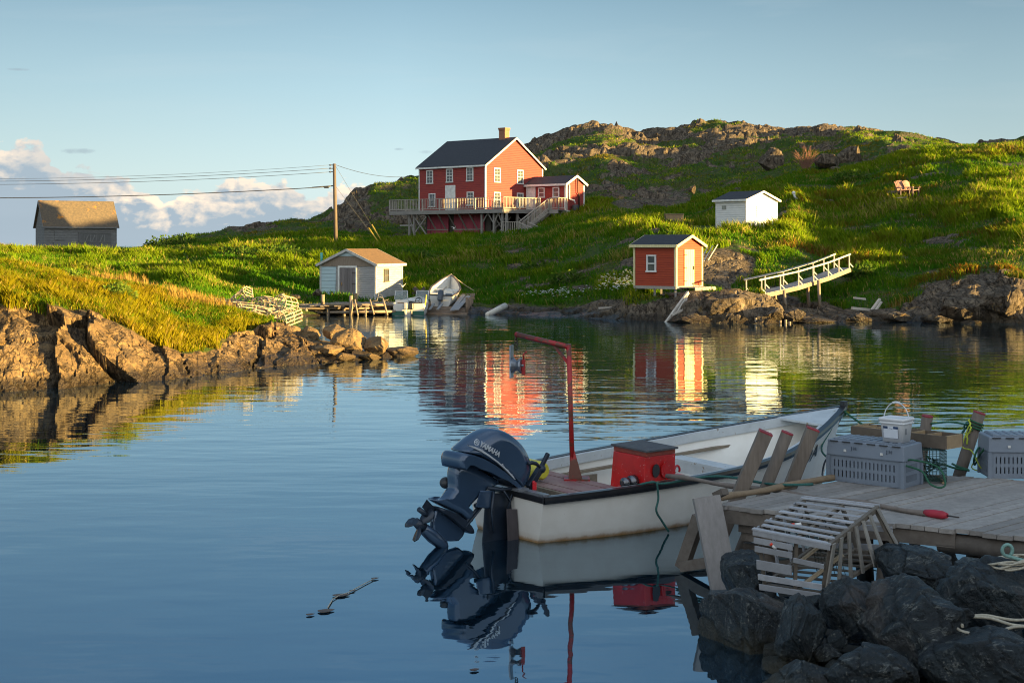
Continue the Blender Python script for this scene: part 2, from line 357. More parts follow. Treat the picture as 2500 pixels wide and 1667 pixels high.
FAR = {
 -700: [(72, 690), (90, 640), (110, 612), (150, 605), (175, 604), (195, 640)],
 0:    [(72, 690), (90, 642), (110, 619), (150, 614), (175, 612), (195, 640)],
 300:  [(72, 702), (90, 652), (105, 628), (120, 615), (160, 611), (190, 640)],
 480:  [(72, 712), (90, 655), (105, 622), (118, 606), (135, 592), (160, 576), (185, 585), (215, 640)],
 600:  [(70, 740), (76, 705), (90, 655), (103, 622), (114, 610), (130, 588), (155, 555), (185, 565), (220, 640)],
 690:  [(68, 775), (74, 735), (80, 702), (92, 650), (103, 622), (114, 608), (130, 580), (152, 543), (185, 550), (220, 640)],
 760:  [(71, 790), (74, 758), (80, 715), (92, 652), (103, 622), (114, 607), (130, 574), (150, 540), (185, 548), (220, 640)],
 830:  [(73, 790), (76, 750), (80, 722), (92, 655), (103, 622), (113, 607), (125, 580), (140, 547), (155, 522), (185, 530), (220, 640)],
 870:  [(74, 790), (76.5, 754), (81, 722), (92, 662), (103, 622), (113, 606), (124, 585), (138, 548), (150, 510), (160, 488), (190, 520), (220, 640)],
 920:  [(75, 790), (77, 755), (81, 724), (91, 668), (103, 622), (113, 606), (122, 592), (136, 556), (150, 495), (163, 462), (190, 500), (220, 640)],
 1000: [(74.5, 790), (76, 760), (80, 735), (88, 700), (97, 650), (105, 612), (113, 604), (122, 593), (130, 588), (140, 550), (155, 480), (170, 446), (190, 440), (230, 640)],
 1100: [(73.5, 790), (75.5, 762), (79, 742), (85, 716), (92, 675), (101, 625), (109, 603), (114, 598), (121, 590), (128, 585), (140, 550), (158, 480), (175, 440), (195, 430), (235, 640)],
 1250: [(72, 790), (74.5, 762), (78, 742), (84, 708), (93, 662), (102, 615), (108, 590), (113, 585), (119, 577), (126, 570), (135, 535), (158, 440), (172, 395), (185, 378), (235, 600)],
 1320: [(71, 790), (73.5, 764), (78, 742), (84, 702), (93, 655), (101, 608), (107, 584), (113, 577), (120, 560), (127, 538), (135, 505), (158, 420), (176, 365), (190, 358), (240, 600)],
 1400: [(70, 790), (73, 768), (77, 743), (82, 692), (88, 645), (95, 598), (103, 568), (112, 562), (120, 540), (128, 518), (140, 475), (160, 405), (185, 330), (240, 600)],
 1480: [(69, 790), (70.5, 768), (72.5, 742), (75.5, 728), (79, 702), (85, 645), (91, 600), (98, 565), (110, 552), (120, 528), (130, 495), (145, 440), (165, 375), (190, 311), (245, 600)],
 1540: [(68.2, 790), (68.9, 768), (69.7, 745), (70.7, 723), (74, 716), (78, 700), (83, 645), (88.5, 598), (95, 560), (107, 549), (118, 535), (132, 492), (148, 432), (168, 370), (192, 311), (245, 600)],
 1600: [(68, 790), (68.7, 765), (69.4, 738), (70.6, 724), (74, 718), (77, 700), (81, 650), (86, 598), (92, 556), (104, 548), (112, 545), (120, 535), (135, 488), (152, 425), (172, 365), (195, 312), (245, 600)],
 1700: [(66.3, 790), (67.6, 750), (69.5, 718), (72, 708), (76.5, 704), (79, 680), (82, 625), (86, 590), (91, 570), (101, 560), (110, 552), (120, 520), (133, 480), (150, 425), (170, 365), (193, 306), (245, 600)],
 1800: [(65.8, 790), (67, 742), (69, 714), (71, 710), (73, 712), (76, 712), (79, 680), (82, 630), (86, 592), (91, 568), (99, 558), (106, 545), (118, 500), (133, 455), (150, 415), (170, 360), (192, 302), (245, 600)],
 1860: [(65.5, 790), (66.8, 750), (69, 718), (71.5, 718), (74, 735), (77, 715), (80, 675), (84, 625), (89, 585), (96, 562), (102, 552), (108, 520), (120, 480), (135, 440), (150, 405), (170, 355), (190, 305), (245, 600)],
 1940: [(66, 795), (68, 770), (70, 758), (73, 752), (77, 715), (81, 665), (85, 622), (90, 585), (98, 548), (104, 510), (109, 482), (114, 478), (125, 445), (140, 405), (158, 365), (188, 309), (245, 600)],
 2030: [(66.3, 795), (68, 782), (71, 766), (74, 735), (77, 700), (80, 672), (86, 636), (93, 596), (101, 548), (107, 510), (112, 484), (118, 470), (130, 425), (145, 385), (162, 350), (184, 318), (245, 600)],
 2120: [(67, 792), (68.5, 770), (71, 748), (74, 715), (77, 680), (79, 656), (85, 630), (93, 590), (101, 545), (106, 500), (110, 478), (118, 450), (128, 415), (142, 372), (158, 342), (180, 327), (245, 600)],
 2200: [(67, 792), (68.5, 768), (71, 735), (75, 700), (79, 660), (86, 622), (93, 585), (100, 535), (105, 484), (108, 474), (115, 445), (123, 405), (134, 368), (150, 348), (172, 334), (245, 600)],
 2290: [(67, 792), (68, 760), (69.5, 720), (72, 690), (76, 668), (82, 640), (90, 592), (98, 545), (105, 492), (112, 445), (120, 400), (129, 372), (136, 361), (160, 352), (190, 345), (245, 600)],
 2380: [(66.6, 792), (67.6, 745), (69, 698), (71, 678), (76, 655), (82, 620), (90, 570), (98, 520), (106, 470), (114, 425), (122, 385), (128, 364), (132, 358), (150, 362), (200, 360), (245, 600)],
 2500: [(66, 792), (67, 745), (68.5, 700), (70.5, 676), (76, 645), (82, 600), (90, 548), (98, 505), (106, 460), (114, 418), (122, 378), (128, 359), (134, 357), (150, 350), (190, 345), (245, 600)],
 2800: [(64, 792), (66, 720), (70, 690), (78, 660), (86, 620), (94, 580), (104, 520), (112, 455), (121, 395), (128, 360), (138, 345), (160, 300), (200, 300), (245, 600)],
 3400: [(62, 795), (66, 740), (78, 700), (90, 660), (100, 620), (112, 560), (121, 440), (128, 370), (140, 320), (160, 290), (200, 290), (245, 600)],
}
def col_interp(tab, px, Y, conv):
    ks = np.array(sorted(tab)); prof = []
    Yu = np.linspace(24, 262, 1400)
    for k in ks:
        a = np.array([(y, conv(v, y)) for y, v in tab[k]]); prof.append(np.interp(Yu, a[:, 0], a[:, 1]))
    prof = np.array(prof)
    kk = np.clip(np.searchsorted(ks, px, 'right')-1, 0, len(ks)-2); t = np.clip((px-ks[kk])/(ks[kk+1]-ks[kk]), 0, 1); t = t*t*(3-2*t)*.6+t*.4
    yi = np.clip((Y-24)/(262-24)*1399, 0, 1398.999); y0 = yi.astype(int); f = yi-y0
    a = prof[kk, y0]*(1-f)+prof[kk, y0+1]*f; b = prof[kk+1, y0]*(1-f)+prof[kk+1, y0+1]*f
    return a*(1-t)+b*t
def base_z(px, Y):
    n = col_interp(NEAR, px, Y, lambda v, y: v); f_ = col_interp(FAR, px, np.maximum(Y, 62.0), lambda v, y: zc(v, y))
    w_ = sstep(60, 72, Y)
    shore = sstep(640, 740, px)                # right of this there is open water between the two
    fy = np.where(Y < 62.5, -.8, f_)
    z = n*(1-w_)+f_*w_
    ks = np.array(sorted(FAR)); y0 = np.array([FAR[k][0][0] for k in ks]); Ys = np.interp(px, ks, y0)
    # open water: hold the bed down until just before the first sighting
    zz = np.where(Y < Ys, np.maximum(-.9, np.where(Y > 62, zc(792, Ys)-(Ys-Y)*.35, n)), f_)
    zz = np.where(Y < 60, n, zz)
    return z*(1-shore)+zz*shore

def cliffs(P, amp, scale, s, tilt=.9, cw=.05):
    """blocky, broken rock: every cell its own height and dip, cut by cracks"""
    Q = P.copy(); Q[:, :2] = Q[:, :2]/scale
    wob = fbm(P/scale*1.3, 3, s+50)*.35; Q[:, 0] += wob; Q[:, 1] += fbm(P/scale*1.3+9, 3, s+60)*.35
    d1, d2, r, ox, oy = cells(Q, s)
    hgt = (r[0]-.5)*1.1+(r[1]-.5)*2*ox*tilt+(r[2]-.5)*2*oy*tilt
    hgt = hgt-np.where(r[0] > .86, .5, 0)
    crack = np.exp(-((d2-d1)/cw)**2)
    return amp*hgt-amp*.75*crack

def land(px, Y):
    """height and rock share at sight line px, distance Y (arrays)"""
    X = (px-1250)/F*Y; P = np.c_[X, Y, np.zeros(len(X))]
    z = base_z(px, Y)
    # ---- where bare rock shows
    wn = fbm(P/2.6, 4, 3); wn2 = fbm(P/9, 4, 7)
    near = sstep(58, 54, Y)
    zb = np.interp(px, [-700, 0, 110, 200, 300, 380, 450, 530, 620, 700, 740, 780], [2.6, 2.2, 2.0, 1.7, 1.2, .75, .55, .62, .62, .8, 1.4, 3])
    rock_near = sstep(.14, -.10, z-zb+wn*.35)
    front = Y < np.interp(px, [-700, 0, 300, 620, 700], [45, 45, 45, 47.5, 60])
    rock_near = np.where(front, rock_near, 0)
    # far side: shore band, promontory, right-hand cliff, slabs, and the rocky hill
    zr = np.interp(px, [600, 1100, 1450, 1600, 1680, 1900, 1960, 2200, 2290, 2400, 2500], [.0, .12, .42, .85, 1.35, 1.35, .45, .5, 1.6, 2.1, 1.9])
    rock_far = sstep(.25, -.15, z-zr+wn*.5)*sstep(90, 84, Y)
    py = HOR+(EYE-z)/Y*F
    def blob(cx, cy, rx, ry, s=1.0): return sstep(1.25, .75, np.sqrt(((px-cx)/rx)**2+((py-cy)/ry)**2)+wn*.45)*s
    slab = blob(1770, 650, 85, 52)+blob(1560, 640, 40, 14)*.9+blob(1330, 640, 34, 7)+blob(1425, 705, 28, 9)+blob(1600, 565, 10, 3)
    slab = slab+blob(2290, 590, 45, 8)+blob(2200, 585, 20, 7)+blob(2440, 622, 40, 8)+blob(2200, 632, 22, 7)+blob(1540, 497, 45, 12)+blob(2285, 668, 25, 8)
    slab = slab+blob(1630, 480, 60, 26)+blob(620, 560, 60, 10)*.8+blob(2150, 770, 90, 22)+blob(2480, 400, 60, 9)*.6
    crest_z = sstep(0, 1, (Y-118)/25)
    hill = sstep(-.06, .14, fbm(P/np.array([9, 4.5, 1]), 5, 21, .6)+.25*wn2+.30*sstep(15, 20, z)-.01)*sstep(128, 143, Y+wn*8)
    nearhill = sstep(2180, 2320, px+wn*60)*sstep(165, 150, Y)
    hill = hill*(1-nearhill)*np.interp(px, [300, 480, 700, 830, 1000, 1300, 2500], [0, .5, .75, 1.2, 1, 1, .9])
    lefthump = sstep(.15, -.12, np.abs((px-860)/55.)-.75+wn*.25)*sstep(122, 140, Y)*sstep(760, 800, px)*.9
    slab = slab+sstep(.36, .46, fbm(P/np.array([3.4, 1.7, 1]), 4, 25))*sstep(76, 82, Y)*sstep(1150, 1300, px)*sstep(128, 118, Y)
    rock = np.clip(rock_near*near+(1-near)*(rock_far+slab+hill+lefthump), 0, 1)
    # ---- relief
    zn = z.copy()
    # the near rock: slabs that dip down to the right, split by a few long joints
    zz_ = z+P[:, 1]*.25; ac = .83*X+.55*zz_; al = .55*X-.83*zz_
    Q = np.c_[ac/1.0, al/2.6, 0*X]; c1 = cliffs(Q/1.5+.3*fbm(Q*.9, 2, 77)[:, None], .36, 1.0, 11, 1.2, .022)+cliffs(np.c_[ac/.55, al/1.3, 0*X]+31, .09, 1.0, 12, 1.2, .03)+cliffs(np.c_[ac/.16, al/.34, 0*X]+61, .026, 1.0, 17, 1.2, .05)+.03*fbm(np.c_[ac/.18, al/.5, P[:, 1]/.3], 3, 13)+.10*fbm(P/1.3, 3, 14)
    land.push = near*rock_near*c1*.7
    z = z+near*rock_near*c1*np.clip(z+.55, .25, 1)
    farrock = (1-near)*np.clip(rock_far+slab, 0, 1)
    z = z+farrock*(cliffs(P, .42, 2.6, 31)+cliffs(P, .16, .9, 32))*np.clip(z+.4, .2, 1)*np.where(slab > rock_far, .4, 1.0)
    H = (1-near)*np.clip(hill+lefthump, 0, 1)
    led = fbm(P/np.array([9, 6, 1]), 4, 41)*3.0; fr = led-np.floor(led); led = np.floor(led)+sstep(.35, .65, fr)
    z = z+sstep(128, 150, Y)*(1-nearhill)*sstep(500, 900, px)*(led*.55+fbm(P/5, 3, 43)*.5)
    Pe = P/np.array([1.6, 1, 1])
    z = z+H*(cliffs(Pe, .65, 3.0, 44, 1.5)+cliffs(Pe, .30, 1.1, 45, 1.4)+.10*fbm(P/.6, 2, 46)+.05)*np.where(Y > 180, .75, 1)
    # soft tussocky ground elsewhere
    z = z+(1-rock)*(.10*fbm(P/1.4, 3, 51)+np.where(Y > 60, .28, .10)*fbm(P/5.5, 3, 52))*sstep(.1, .9, zn)
    return X, z, rock

# ---------------------------------------------------------------- ground sheet
_px = np.concatenate([np.arange(-700, -60, 20), np.arange(-60, 2560, 5.0), np.arange(2560, 3401, 20)])
_Y = np.concatenate([np.geomspace(26, 33, 25)[:-1], np.geomspace(33, 52, 240)[:-1], np.geomspace(52, 130, 330)[:-1], np.geomspace(130, 205, 190)[:-1], np.geomspace(205, 260, 24)])
gp, gY = np.meshgrid(_px, _Y); gp = gp.ravel(); gY = gY.ravel()
gX, gz, grock = land(gp, gY); gY = gY-land.push
nu, nv_ = len(_px), len(_Y)
ii = (np.arange(nv_-1)[:, None]*nu+np.arange(nu-1)[None, :]).ravel()
zf = np.maximum.reduce([gz[ii], gz[ii+1], gz[ii+nu], gz[ii+nu+1]])
ii = ii[zf > -.5]                                     # nothing is needed deep under water
Fq = np.c_[ii, ii+1, ii+nu+1, ii+nu]
gme = big_mesh('hillside', np.c_[gX, gY, gz], Fq, 4, True, {'rock': grock})
gme.polygons.foreach_set('use_smooth', (grock[ii] < .45))

def ground_material():
    m, t, b = new_mat('ground'); geo = t.add('ShaderNodeNewGeometry'); pos = geo.outputs['Position']
    rk = t.add('ShaderNodeAttribute', attribute_name='rock').outputs['Fac']
    s = t.add('ShaderNodeSeparateXYZ'); t.link(pos, s.inputs[0]); nz = t.add('ShaderNodeSeparateXYZ'); t.link(geo.outputs['True Normal'], nz.inputs[0])
    n1 = t.noise(pos, .9, 7, .62); n2 = t.noise(pos, 5, 6, .65); n3 = t.noise(pos, .16, 4, .55)
    near = t.math('LESS_THAN', s.outputs[1], 58)
    stone = t.mix(t.ramp(n1, [(.34, 0.0), (.66, 1.0)]), (.085, .068, .050), (.21, .165, .115))
    stone = t.mix(t.math('MULTIPLY', near, .85), stone, t.mix(t.ramp(n1, [(.34, 0.0), (.66, 1.0)]), (.15, .090, .036), (.27, .175, .075)))
    stone = t.mix(t.ramp(t.noise(pos, 3.2, 9, .72), [(.44, 0.0), (.62, .9)]), stone, (.055, .042, .028))
    stone = t.mix(t.ramp(t.noise(pos, 2.3, 6, .7), [(.62, 0.0), (.70, .5)]), stone, (.36, .31, .22))
    stone = t.mix(t.ramp(t.noise(pos, 1.3, 5, .7), [(.60, 0.0), (.68, .55)]), stone, (.30, .17, .03))
    vo = t.add('ShaderNodeTexVoronoi', feature='DISTANCE_TO_EDGE'); vo.inputs['Scale'].default_value = 1.1
    wv = t.add('ShaderNodeVectorMath', operation='MULTIPLY_ADD'); wn_ = t.add('ShaderNodeTexNoise'); wn_.inputs['Scale'].default_value = 1.5
    t.link(pos, wn_.inputs['Vector']); t.link(wn_.outputs['Color'], wv.inputs[0]); wv.inputs[1].default_value = (1.3, 1.3, 1.3); t.link(pos, wv.inputs[2]); t.link(wv.outputs[0], vo.inputs['Vector'])
    crack = t.ramp(vo.outputs['Distance'], [(0.0, 1.0), (.035, 0.0)])
    crack = t.math('MULTIPLY', crack, t.ramp(n1, [(.50, 0.0), (.62, 1.0)]))
    stone = t.mix(t.math('MULTIPLY', crack, .5), stone, (.05, .04, .03))
    mpj = t.add('ShaderNodeMapping'); mpj.inputs['Rotation'].default_value = (.5, -.75, 0); mpj.inputs['Scale'].default_value = (2.6, .9, .7); t.link(pos, mpj.inputs[0])
    jn = t.noise(mpj.outputs[0], 1.0, 9, .62, .8); jl = t.ramp(t.math('ABSOLUTE', t.math('SUBTRACT', jn, .5)), [(0.0, 1.0), (.010, .8), (.022, 0.0)])
    stone = t.mix(t.math('MULTIPLY', jl, .8), stone, (.022, .016, .010))
    # weed and wet along the tide line
    wet = t.ramp(t.math('ADD', s.outputs[2], t.math('MULTIPLY', t.math('SUBTRACT', n2, .5), .25)), [(0.0, 1.0), (.22, .92), (.36, 0.0)])
    stone = t.mix(t.math('MULTIPLY', wet, .92), stone, (.035, .026, .014))
    turf = t.mix(t.ramp(n1, [(.35, 0.0), (.65, 1.0)]), (.028, .068, .006), (.060, .090, .009))
    turf = t.mix(t.ramp(n3, [(.50, 0.0), (.66, .8)]), turf, (.085, .075, .022))
    turf = t.mix(t.ramp(t.noise(pos, .45, 5, .6), [(.60, 0.0), (.70, .75)]), turf, (.11, .065, .03))
    steep = t.ramp(nz.outputs[2], [(.50, 1.0), (.66, 0.0)])
    steep = t.math('MULTIPLY', steep, t.math('GREATER_THAN', s.outputs[1], 124))
    # turf creeps over level places in the rock
    rr = t.math('ADD', rk, t.math('MULTIPLY', t.math('SUBTRACT', n2, .5), .9))
    flat = t.math('MULTIPLY', t.math('MULTIPLY', t.ramp(nz.outputs[2], [(.86, 0.0), (.96, 1.0)]), t.ramp(n1, [(.42, 0.0), (.55, 1.0)])), t.math('GREATER_THAN', s.outputs[1], 118))
    rr = t.math('SUBTRACT', rr, t.math('MULTIPLY', flat, .55))
    rmask = t.math('MAXIMUM', t.ramp(rr, [(.42, 0.0), (.56, 1.0)]), t.math('MULTIPLY', steep, t.ramp(n2, [(.35, 0.0), (.5, 1.0)])))
    c = t.mix(rmask, turf, stone)
    t.link(c, b.inputs['Base Color'])
    t.link(t.math('SUBTRACT', .92, t.math('MULTIPLY', t.math('MULTIPLY', wet, rmask), .6)), b.inputs['Roughness'])
    b.inputs['Specular IOR Level'].default_value = .25
    hgt = t.math('ADD', t.math('ADD', t.math('MULTIPLY', n2, .6), t.math('MULTIPLY', t.noise(pos, 16, 5, .65), .3)), t.math('ADD', t.math('MULTIPLY', crack, -.35), t.math('MULTIPLY', jl, -.5)))
    bump(t, b, hgt, .9, .22)
    return m
GROUND = ground_material()
go = link('hillside', gme, GROUND); go['kind'] = 'structure'

# ---------------------------------------------------------------- water
def water_material():
    m, t, b = new_mat('water'); geo = t.add('ShaderNodeNewGeometry'); pos = geo.outputs['Position']
    b.inputs['Base Color'].default_value = (.004, .012, .020, 1); b.inputs['Roughness'].default_value = .015
    gl = t.add('ShaderNodeBsdfGlossy'); gl.inputs['Color'].default_value = (.55, .80, 1.0, 1); gl.inputs['Roughness'].default_value = .015
    mx = t.add('ShaderNodeMixShader'); mx.inputs[0].default_value = .36; t.link(b.outputs[0], mx.inputs[1]); t.link(gl.outputs[0], mx.inputs[2]); t.link(mx.outputs[0], t.n['Material Output'].inputs[0])
    b.inputs['IOR'].default_value = 1.333; b.inputs['Specular IOR Level'].default_value = .62
    b.inputs['Specular Tint'].default_value = (1, 1, 1, 1)
    s = t.add('ShaderNodeSeparateXYZ'); t.link(pos, s.inputs[0])
    mp = t.add('ShaderNodeMapping'); mp.inputs['Rotation'].default_value = (0, 0, R(8)); mp.inputs['Scale'].default_value = (.42, 1, 1); t.link(pos, mp.inputs[0])
    a = t.noise(mp.outputs[0], 1.5, 2, .5); c = t.noise(mp.outputs[0], 5.0, 2, .5)
    mp2 = t.add('ShaderNodeMapping'); mp2.inputs['Rotation'].default_value = (0, 0, R(-14)); mp2.inputs['Scale'].default_value = (.5, 1, 1); t.link(pos, mp2.inputs[0])
    d = t.noise(mp2.outputs[0], .5, 2, .5)
    # calm in the lee of the wharf, more ruffled out in the cove
    ruf = t.math('MULTIPLY', t.math('SUBTRACT', s.outputs[1], 17), .032, clamp=True)
    patch = t.ramp(t.noise(pos, .10, 2, .5), [(.38, .35), (.62, 1.45)])
    ruf = t.math('MULTIPLY', ruf, patch)
    h = t.math('ADD', t.math('MULTIPLY', a, t.math('ADD', t.math('MULTIPLY', ruf, .0125), .0046)), t.math('MULTIPLY', c, t.math('ADD', t.math('MULTIPLY', ruf, .0030), .0005)))
    h = t.math('ADD', h, t.math('MULTIPLY', d, .011))
    nd = t.add('ShaderNodeBump'); nd.inputs['Strength'].default_value = 1; nd.inputs['Distance'].default_value = 1.0
    t.link(h, nd.inputs['Height']); t.link(nd.outputs[0], b.inputs['Normal']); t.link(nd.outputs[0], gl.inputs['Normal']); return m
wm_ = MB(); wm_.quad((-6000, -200, 0), (6000, -200, 0), (6000, 12000, 0), (-6000, 12000, 0))
wo = wm_.build('water', water_material()); wo['kind'] = 'structure'

# ---------------------------------------------------------------- headland behind and to the right of the photographer (its shade lies over the wharf) and the bank he stands on
def headland():
    xs = np.linspace(26, 190, 110); ys = np.linspace(-110, 24, 90); gx, gy = np.meshgrid(xs, ys); gx = gx.ravel(); gy = gy.ravel()
    P = np.c_[gx, gy, 0*gx]; v = gx*.309+gy*.951
    z = 15.5*sstep(30.5, 20, v+2.0*fbm(P/9, 3, 71))*sstep(30, 60, gx)*sstep(190, 150, gx)+.8*fbm(P/6, 4, 72)-.6
    nx = len(xs); i0 = (np.arange(len(ys)-1)[:, None]*nx+np.arange(nx-1)[None, :]).ravel()
    me = big_mesh('headland', np.c_[gx, gy, z], np.c_[i0, i0+1, i0+nx+1, i0+nx], 4, True, {'rock': sstep(.1, .3, fbm(P/8, 3, 73))})
    o = link('headland', me, GROUND); o['kind'] = 'structure'
headland()
def bank():
    xs = np.linspace(-6, 26, 120); ys = np.linspace(-12, 12.6, 100); gx, gy = np.meshgrid(xs, ys); gx = gx.ravel(); gy = gy.ravel(); P = np.c_[gx, gy, 0*gx]
    edge = np.interp(gx, [-6, 0, 1.2, 2.0, 4.5, 26], [3, 5, 8.5, 11.0, 12.4, 12.4])
    z = np.clip((edge-gy)*.28, -.8, 1.9)+.15*fbm(P/1.1, 4, 81)-.15
    nx = len(xs); i0 = (np.arange(len(ys)-1)[:, None]*nx+np.arange(nx-1)[None, :]).ravel()
    me = big_mesh('bank', np.c_[gx, gy, z], np.c_[i0, i0+1, i0+nx+1, i0+nx], 4, True, {'rock': np.ones(len(gx))})
    o = link('bank', me, GROUND); o['kind'] = 'structure'
bank()

# ---------------------------------------------------------------- grass
def blades_mat(name, c1, c2, c3, trans=.35):
    m = bpy.data.materials.new(name); m.use_nodes = True; t = NT(m.node_tree); t.n.clear()
    o = t.add('ShaderNodeOutputMaterial'); dif = t.add('ShaderNodeBsdfDiffuse'); tr = t.add('ShaderNodeBsdfTranslucent'); mx = t.add('ShaderNodeMixShader'); mx.inputs[0].default_value = trans
    tint = t.add('ShaderNodeAttribute', attribute_name='tint')
    s = t.add('ShaderNodeSeparateColor'); t.link(tint.outputs['Color'], s.inputs[0])
    c = t.mix(s.outputs[0], c1, c2); c = t.mix(s.outputs[1], c, c3)
    c = t.mix(s.outputs[2], c, (.20, .055, .02))
    t.link(c, dif.inputs[0]); t.link(c, tr.inputs[0]); t.link(dif.outputs[0], mx.inputs[1]); t.link(tr.outputs[0], mx.inputs[2]); t.link(mx.outputs[0], o.inputs[0]); return m
NEARG = blades_mat('golden_grass', (.054, .138, .006), (.200, .178, .008), (.46, .31, .09))
GRASS = blades_mat('grass', (.052, .155, .009), (.155, .230, .010), (.42, .30, .10))
rng = np.random.default_rng(5)
def blades(name, X, Y, Z, h, wd, lean, tint, m, label, cat, kink=True):
    n = len(X); a = rng.uniform(0, math.pi, n)*.9; dx = np.cos(a)*wd/2; dy = np.sin(a)*wd/2
    la = rng.uniform(0, 2*math.pi, n); lx = np.cos(la)*lean*h-.10*h; ly = np.sin(la)*lean*h
    B = np.c_[X, Y, Z-.05]
    v = np.empty((n, 5, 3)) if kink else np.empty((n, 3, 3))
    v[:, 0] = B-np.c_[dx, dy, 0*dx]; v[:, 1] = B+np.c_[dx, dy, 0*dx]
    if kink:
        mid = B+np.c_[lx*.3, ly*.3, h*.6]
        v[:, 2] = mid+np.c_[dx, dy, 0*dx]*.8; v[:, 3] = B+np.c_[lx, ly, h*rng.uniform(.8, 1.05, n)]; v[:, 4] = mid-np.c_[dx, dy, 0*dx]*.8
        k = 5
    else:
        v[:, 2] = B+np.c_[lx, ly, h]; k = 3
    Fc = np.arange(n*k).reshape(n, k)
    me = big_mesh(name, v.reshape(-1, 3), Fc, k, False, {'tint': np.repeat(tint, k, 0)})
    o = link(name, me, m); tag(o, label, cat); o['kind'] = 'stuff'; return o
def scatter(n, p0, p1, y0, y1):
    px = rng.uniform(p0, p1, n); Y = np.exp(rng.uniform(math.log(y0), math.log(y1), n))
    X, z, rock = land(px, Y); return px, X, Y, z, rock
def fields():
    # near point, sunlit
    px, X, Y, z, rock = scatter(390000, -260, 800, 34, 60)
    P = np.c_[X, Y, 0*X]
    cl = fbm(P/.9, 3, 91); cl2 = fbm(P/3.2, 3, 92)
    ok = (rock+.35*vn(P/.35, 8) < .38) & (z > .42) & (cl > -.75)
    px, X, Y, z, P, cl, cl2 = [q[ok] for q in (px, X, Y, z, P, cl, cl2)]
    n = len(X); h = .19*(1+.9*cl+.5*rng.uniform(-1, 1, n)).clip(.3)*np.where(cl2 > .1, 1.25, .95); wd = rng.uniform(.012, .026, n)
    red = sstep(.05, .45, fbm(P/2.2, 3, 93))*np.interp(px, [0, 250, 380, 520, 600], [1, .95, .5, .15, .4])*sstep(38, 42, Y)
    tint = np.c_[sstep(-.4, .4, cl2+.6*cl+rng.uniform(-.4, .4, n)), (rng.uniform(0, 1, n) < .07+.2*red)*.7, red*rng.uniform(.1, .95, n)]
    blades('grass', X, Y, z, h, wd, .45, tint, NEARG, 'sunlit yellow green grass covering the rocky point at left', 'grass')
    # tall dry stalks along the crest
    px, X, Y, z, rock = scatter(26000, 150, 760, 45, 56)
    P = np.c_[X, Y, 0*X]; cl = fbm(P/1.3, 3, 95)
    ok = (rock < .4) & (z > .45) & (cl+np.interp(px, [150, 250, 400, 470, 640, 700, 760], [-.5, .0, .15, .35, .3, .0, -.2]) > .12) & (Y > np.interp(px, [150, 400, 650], [46, 46.5, 49.5]))
    px, X, Y, z, cl = [q[ok] for q in (px, X, Y, z, cl)]; n = len(X)
    tint = np.c_[rng.uniform(.3, 1, n), rng.uniform(.65, 1, n), rng.uniform(0, .25, n)]
    blades('dry_stalks', X, Y, z, rng.uniform(.25, .62, n), rng.uniform(.012, .022, n), .16, tint, NEARG, 'tall straw coloured dry stalks along the crest of the left point', 'dry grass')
    # far fields
    px, X, Y, z, rock = scatter(650000, -220, 2600, 55, 134)
    P = np.c_[X, Y, 0*X]; cl = fbm(P/1.8, 3, 96); cl2 = fbm(P/6.5, 3, 97); 
    py = HOR+(EYE-z)/Y*F
    path = (np.abs(px-452-(py-625)*.9) < 9+9*vn(P/1.5, 4)) & (py > 612) & (py < 648) | (np.abs(py-(604-(px-1080)*.055)) < 1.6) & (px > 1060) & (px < 1480)
    yard = (px > 1690) & (px < 1752) & (np.abs(py-560) < 9)
    ok = (rock+.35*vn(P/.6, 9) < .42) & (z > .35) & ~path & ~yard
    # keep the floors of the sheds and the house clear
    for cx, cy, r_ in ((-4.5, 131.5, 0), (-7.6, 81.2, 2.4), (8.6, 71.8, 1.9), (16.2, 98, 2.2)):
        ok &= (X-cx)**2+(Y-cy)**2 > r_*r_
    px, py, X, Y, z, P, cl, cl2 = [q[ok] for q in (px, py, X, Y, z, P, cl, cl2)]
    n = len(X); h = .33*(1+1.5*cl+.5*rng.uniform(-1, 1, n)).clip(.22)*np.where(cl2 > 0, 1.4, .85)*np.interp(Y, [60, 80, 110, 134], [.75, 1, 1.1, .7]); wd = rng.uniform(.03, .07, n)*Y/85
    dry = sstep(.15, .42, fbm(P/np.array([7, 2.0, 1]), 4, 98))*.9
    heath = sstep(.12, .40, fbm(P/np.array([6, 2.5, 1]), 4, 99))*sstep(1750, 2000, px)+.5*sstep(.3, .5, fbm(P/np.array([5, 2.5, 1]), 3, 119))
    tint = np.c_[sstep(-.45, .45, cl2*1.1+cl*.7+rng.uniform(-.3, .3, n)), (rng.uniform(0, 1, n) < .06+.45*dry)*rng.uniform(.3, .9, n), heath*rng.uniform(0, .7, n)]
    blades('meadow_grass', X, Y, z, h, wd, .35, tint, GRASS, 'deep green meadow grass over the far slopes below the house', 'grass')
    # flecks of white blossom low on the far bank
    px, X, Y, z, rock = scatter(900, 1270, 1560, 72, 80); P = np.c_[X, Y, 0*X]; ok = (rock < .3) & (z > .5) & (fbm(P/1.2, 2, 111) > 0); X, Y, z = X[ok], Y[ok], z[ok]; n = len(X)
    V = np.repeat(np.c_[X, Y, z+rng.uniform(.3, .55, n)], 4, 0)+np.tile(np.array([[-.06, 0, 0], [0, -.05, .01], [.06, 0, 0], [0, .04, .03]]), (n, 1)); me = big_mesh('blossom', V, np.arange(4*n).reshape(-1, 4), 4)
    o = link('blossom', me, plain('blossom_white', (.62, .64, .55))); tag(o, 'flecks of white blossom in the grass left of the red shed', 'wildflowers'); o['kind'] = 'stuff'
    # short growth on the rocky hill
    px, X, Y, z, rock = scatter(170000, 350, 2570, 126, 205)
    P = np.c_[X, Y, 0*X]; cl = fbm(P/2.5, 3, 101)
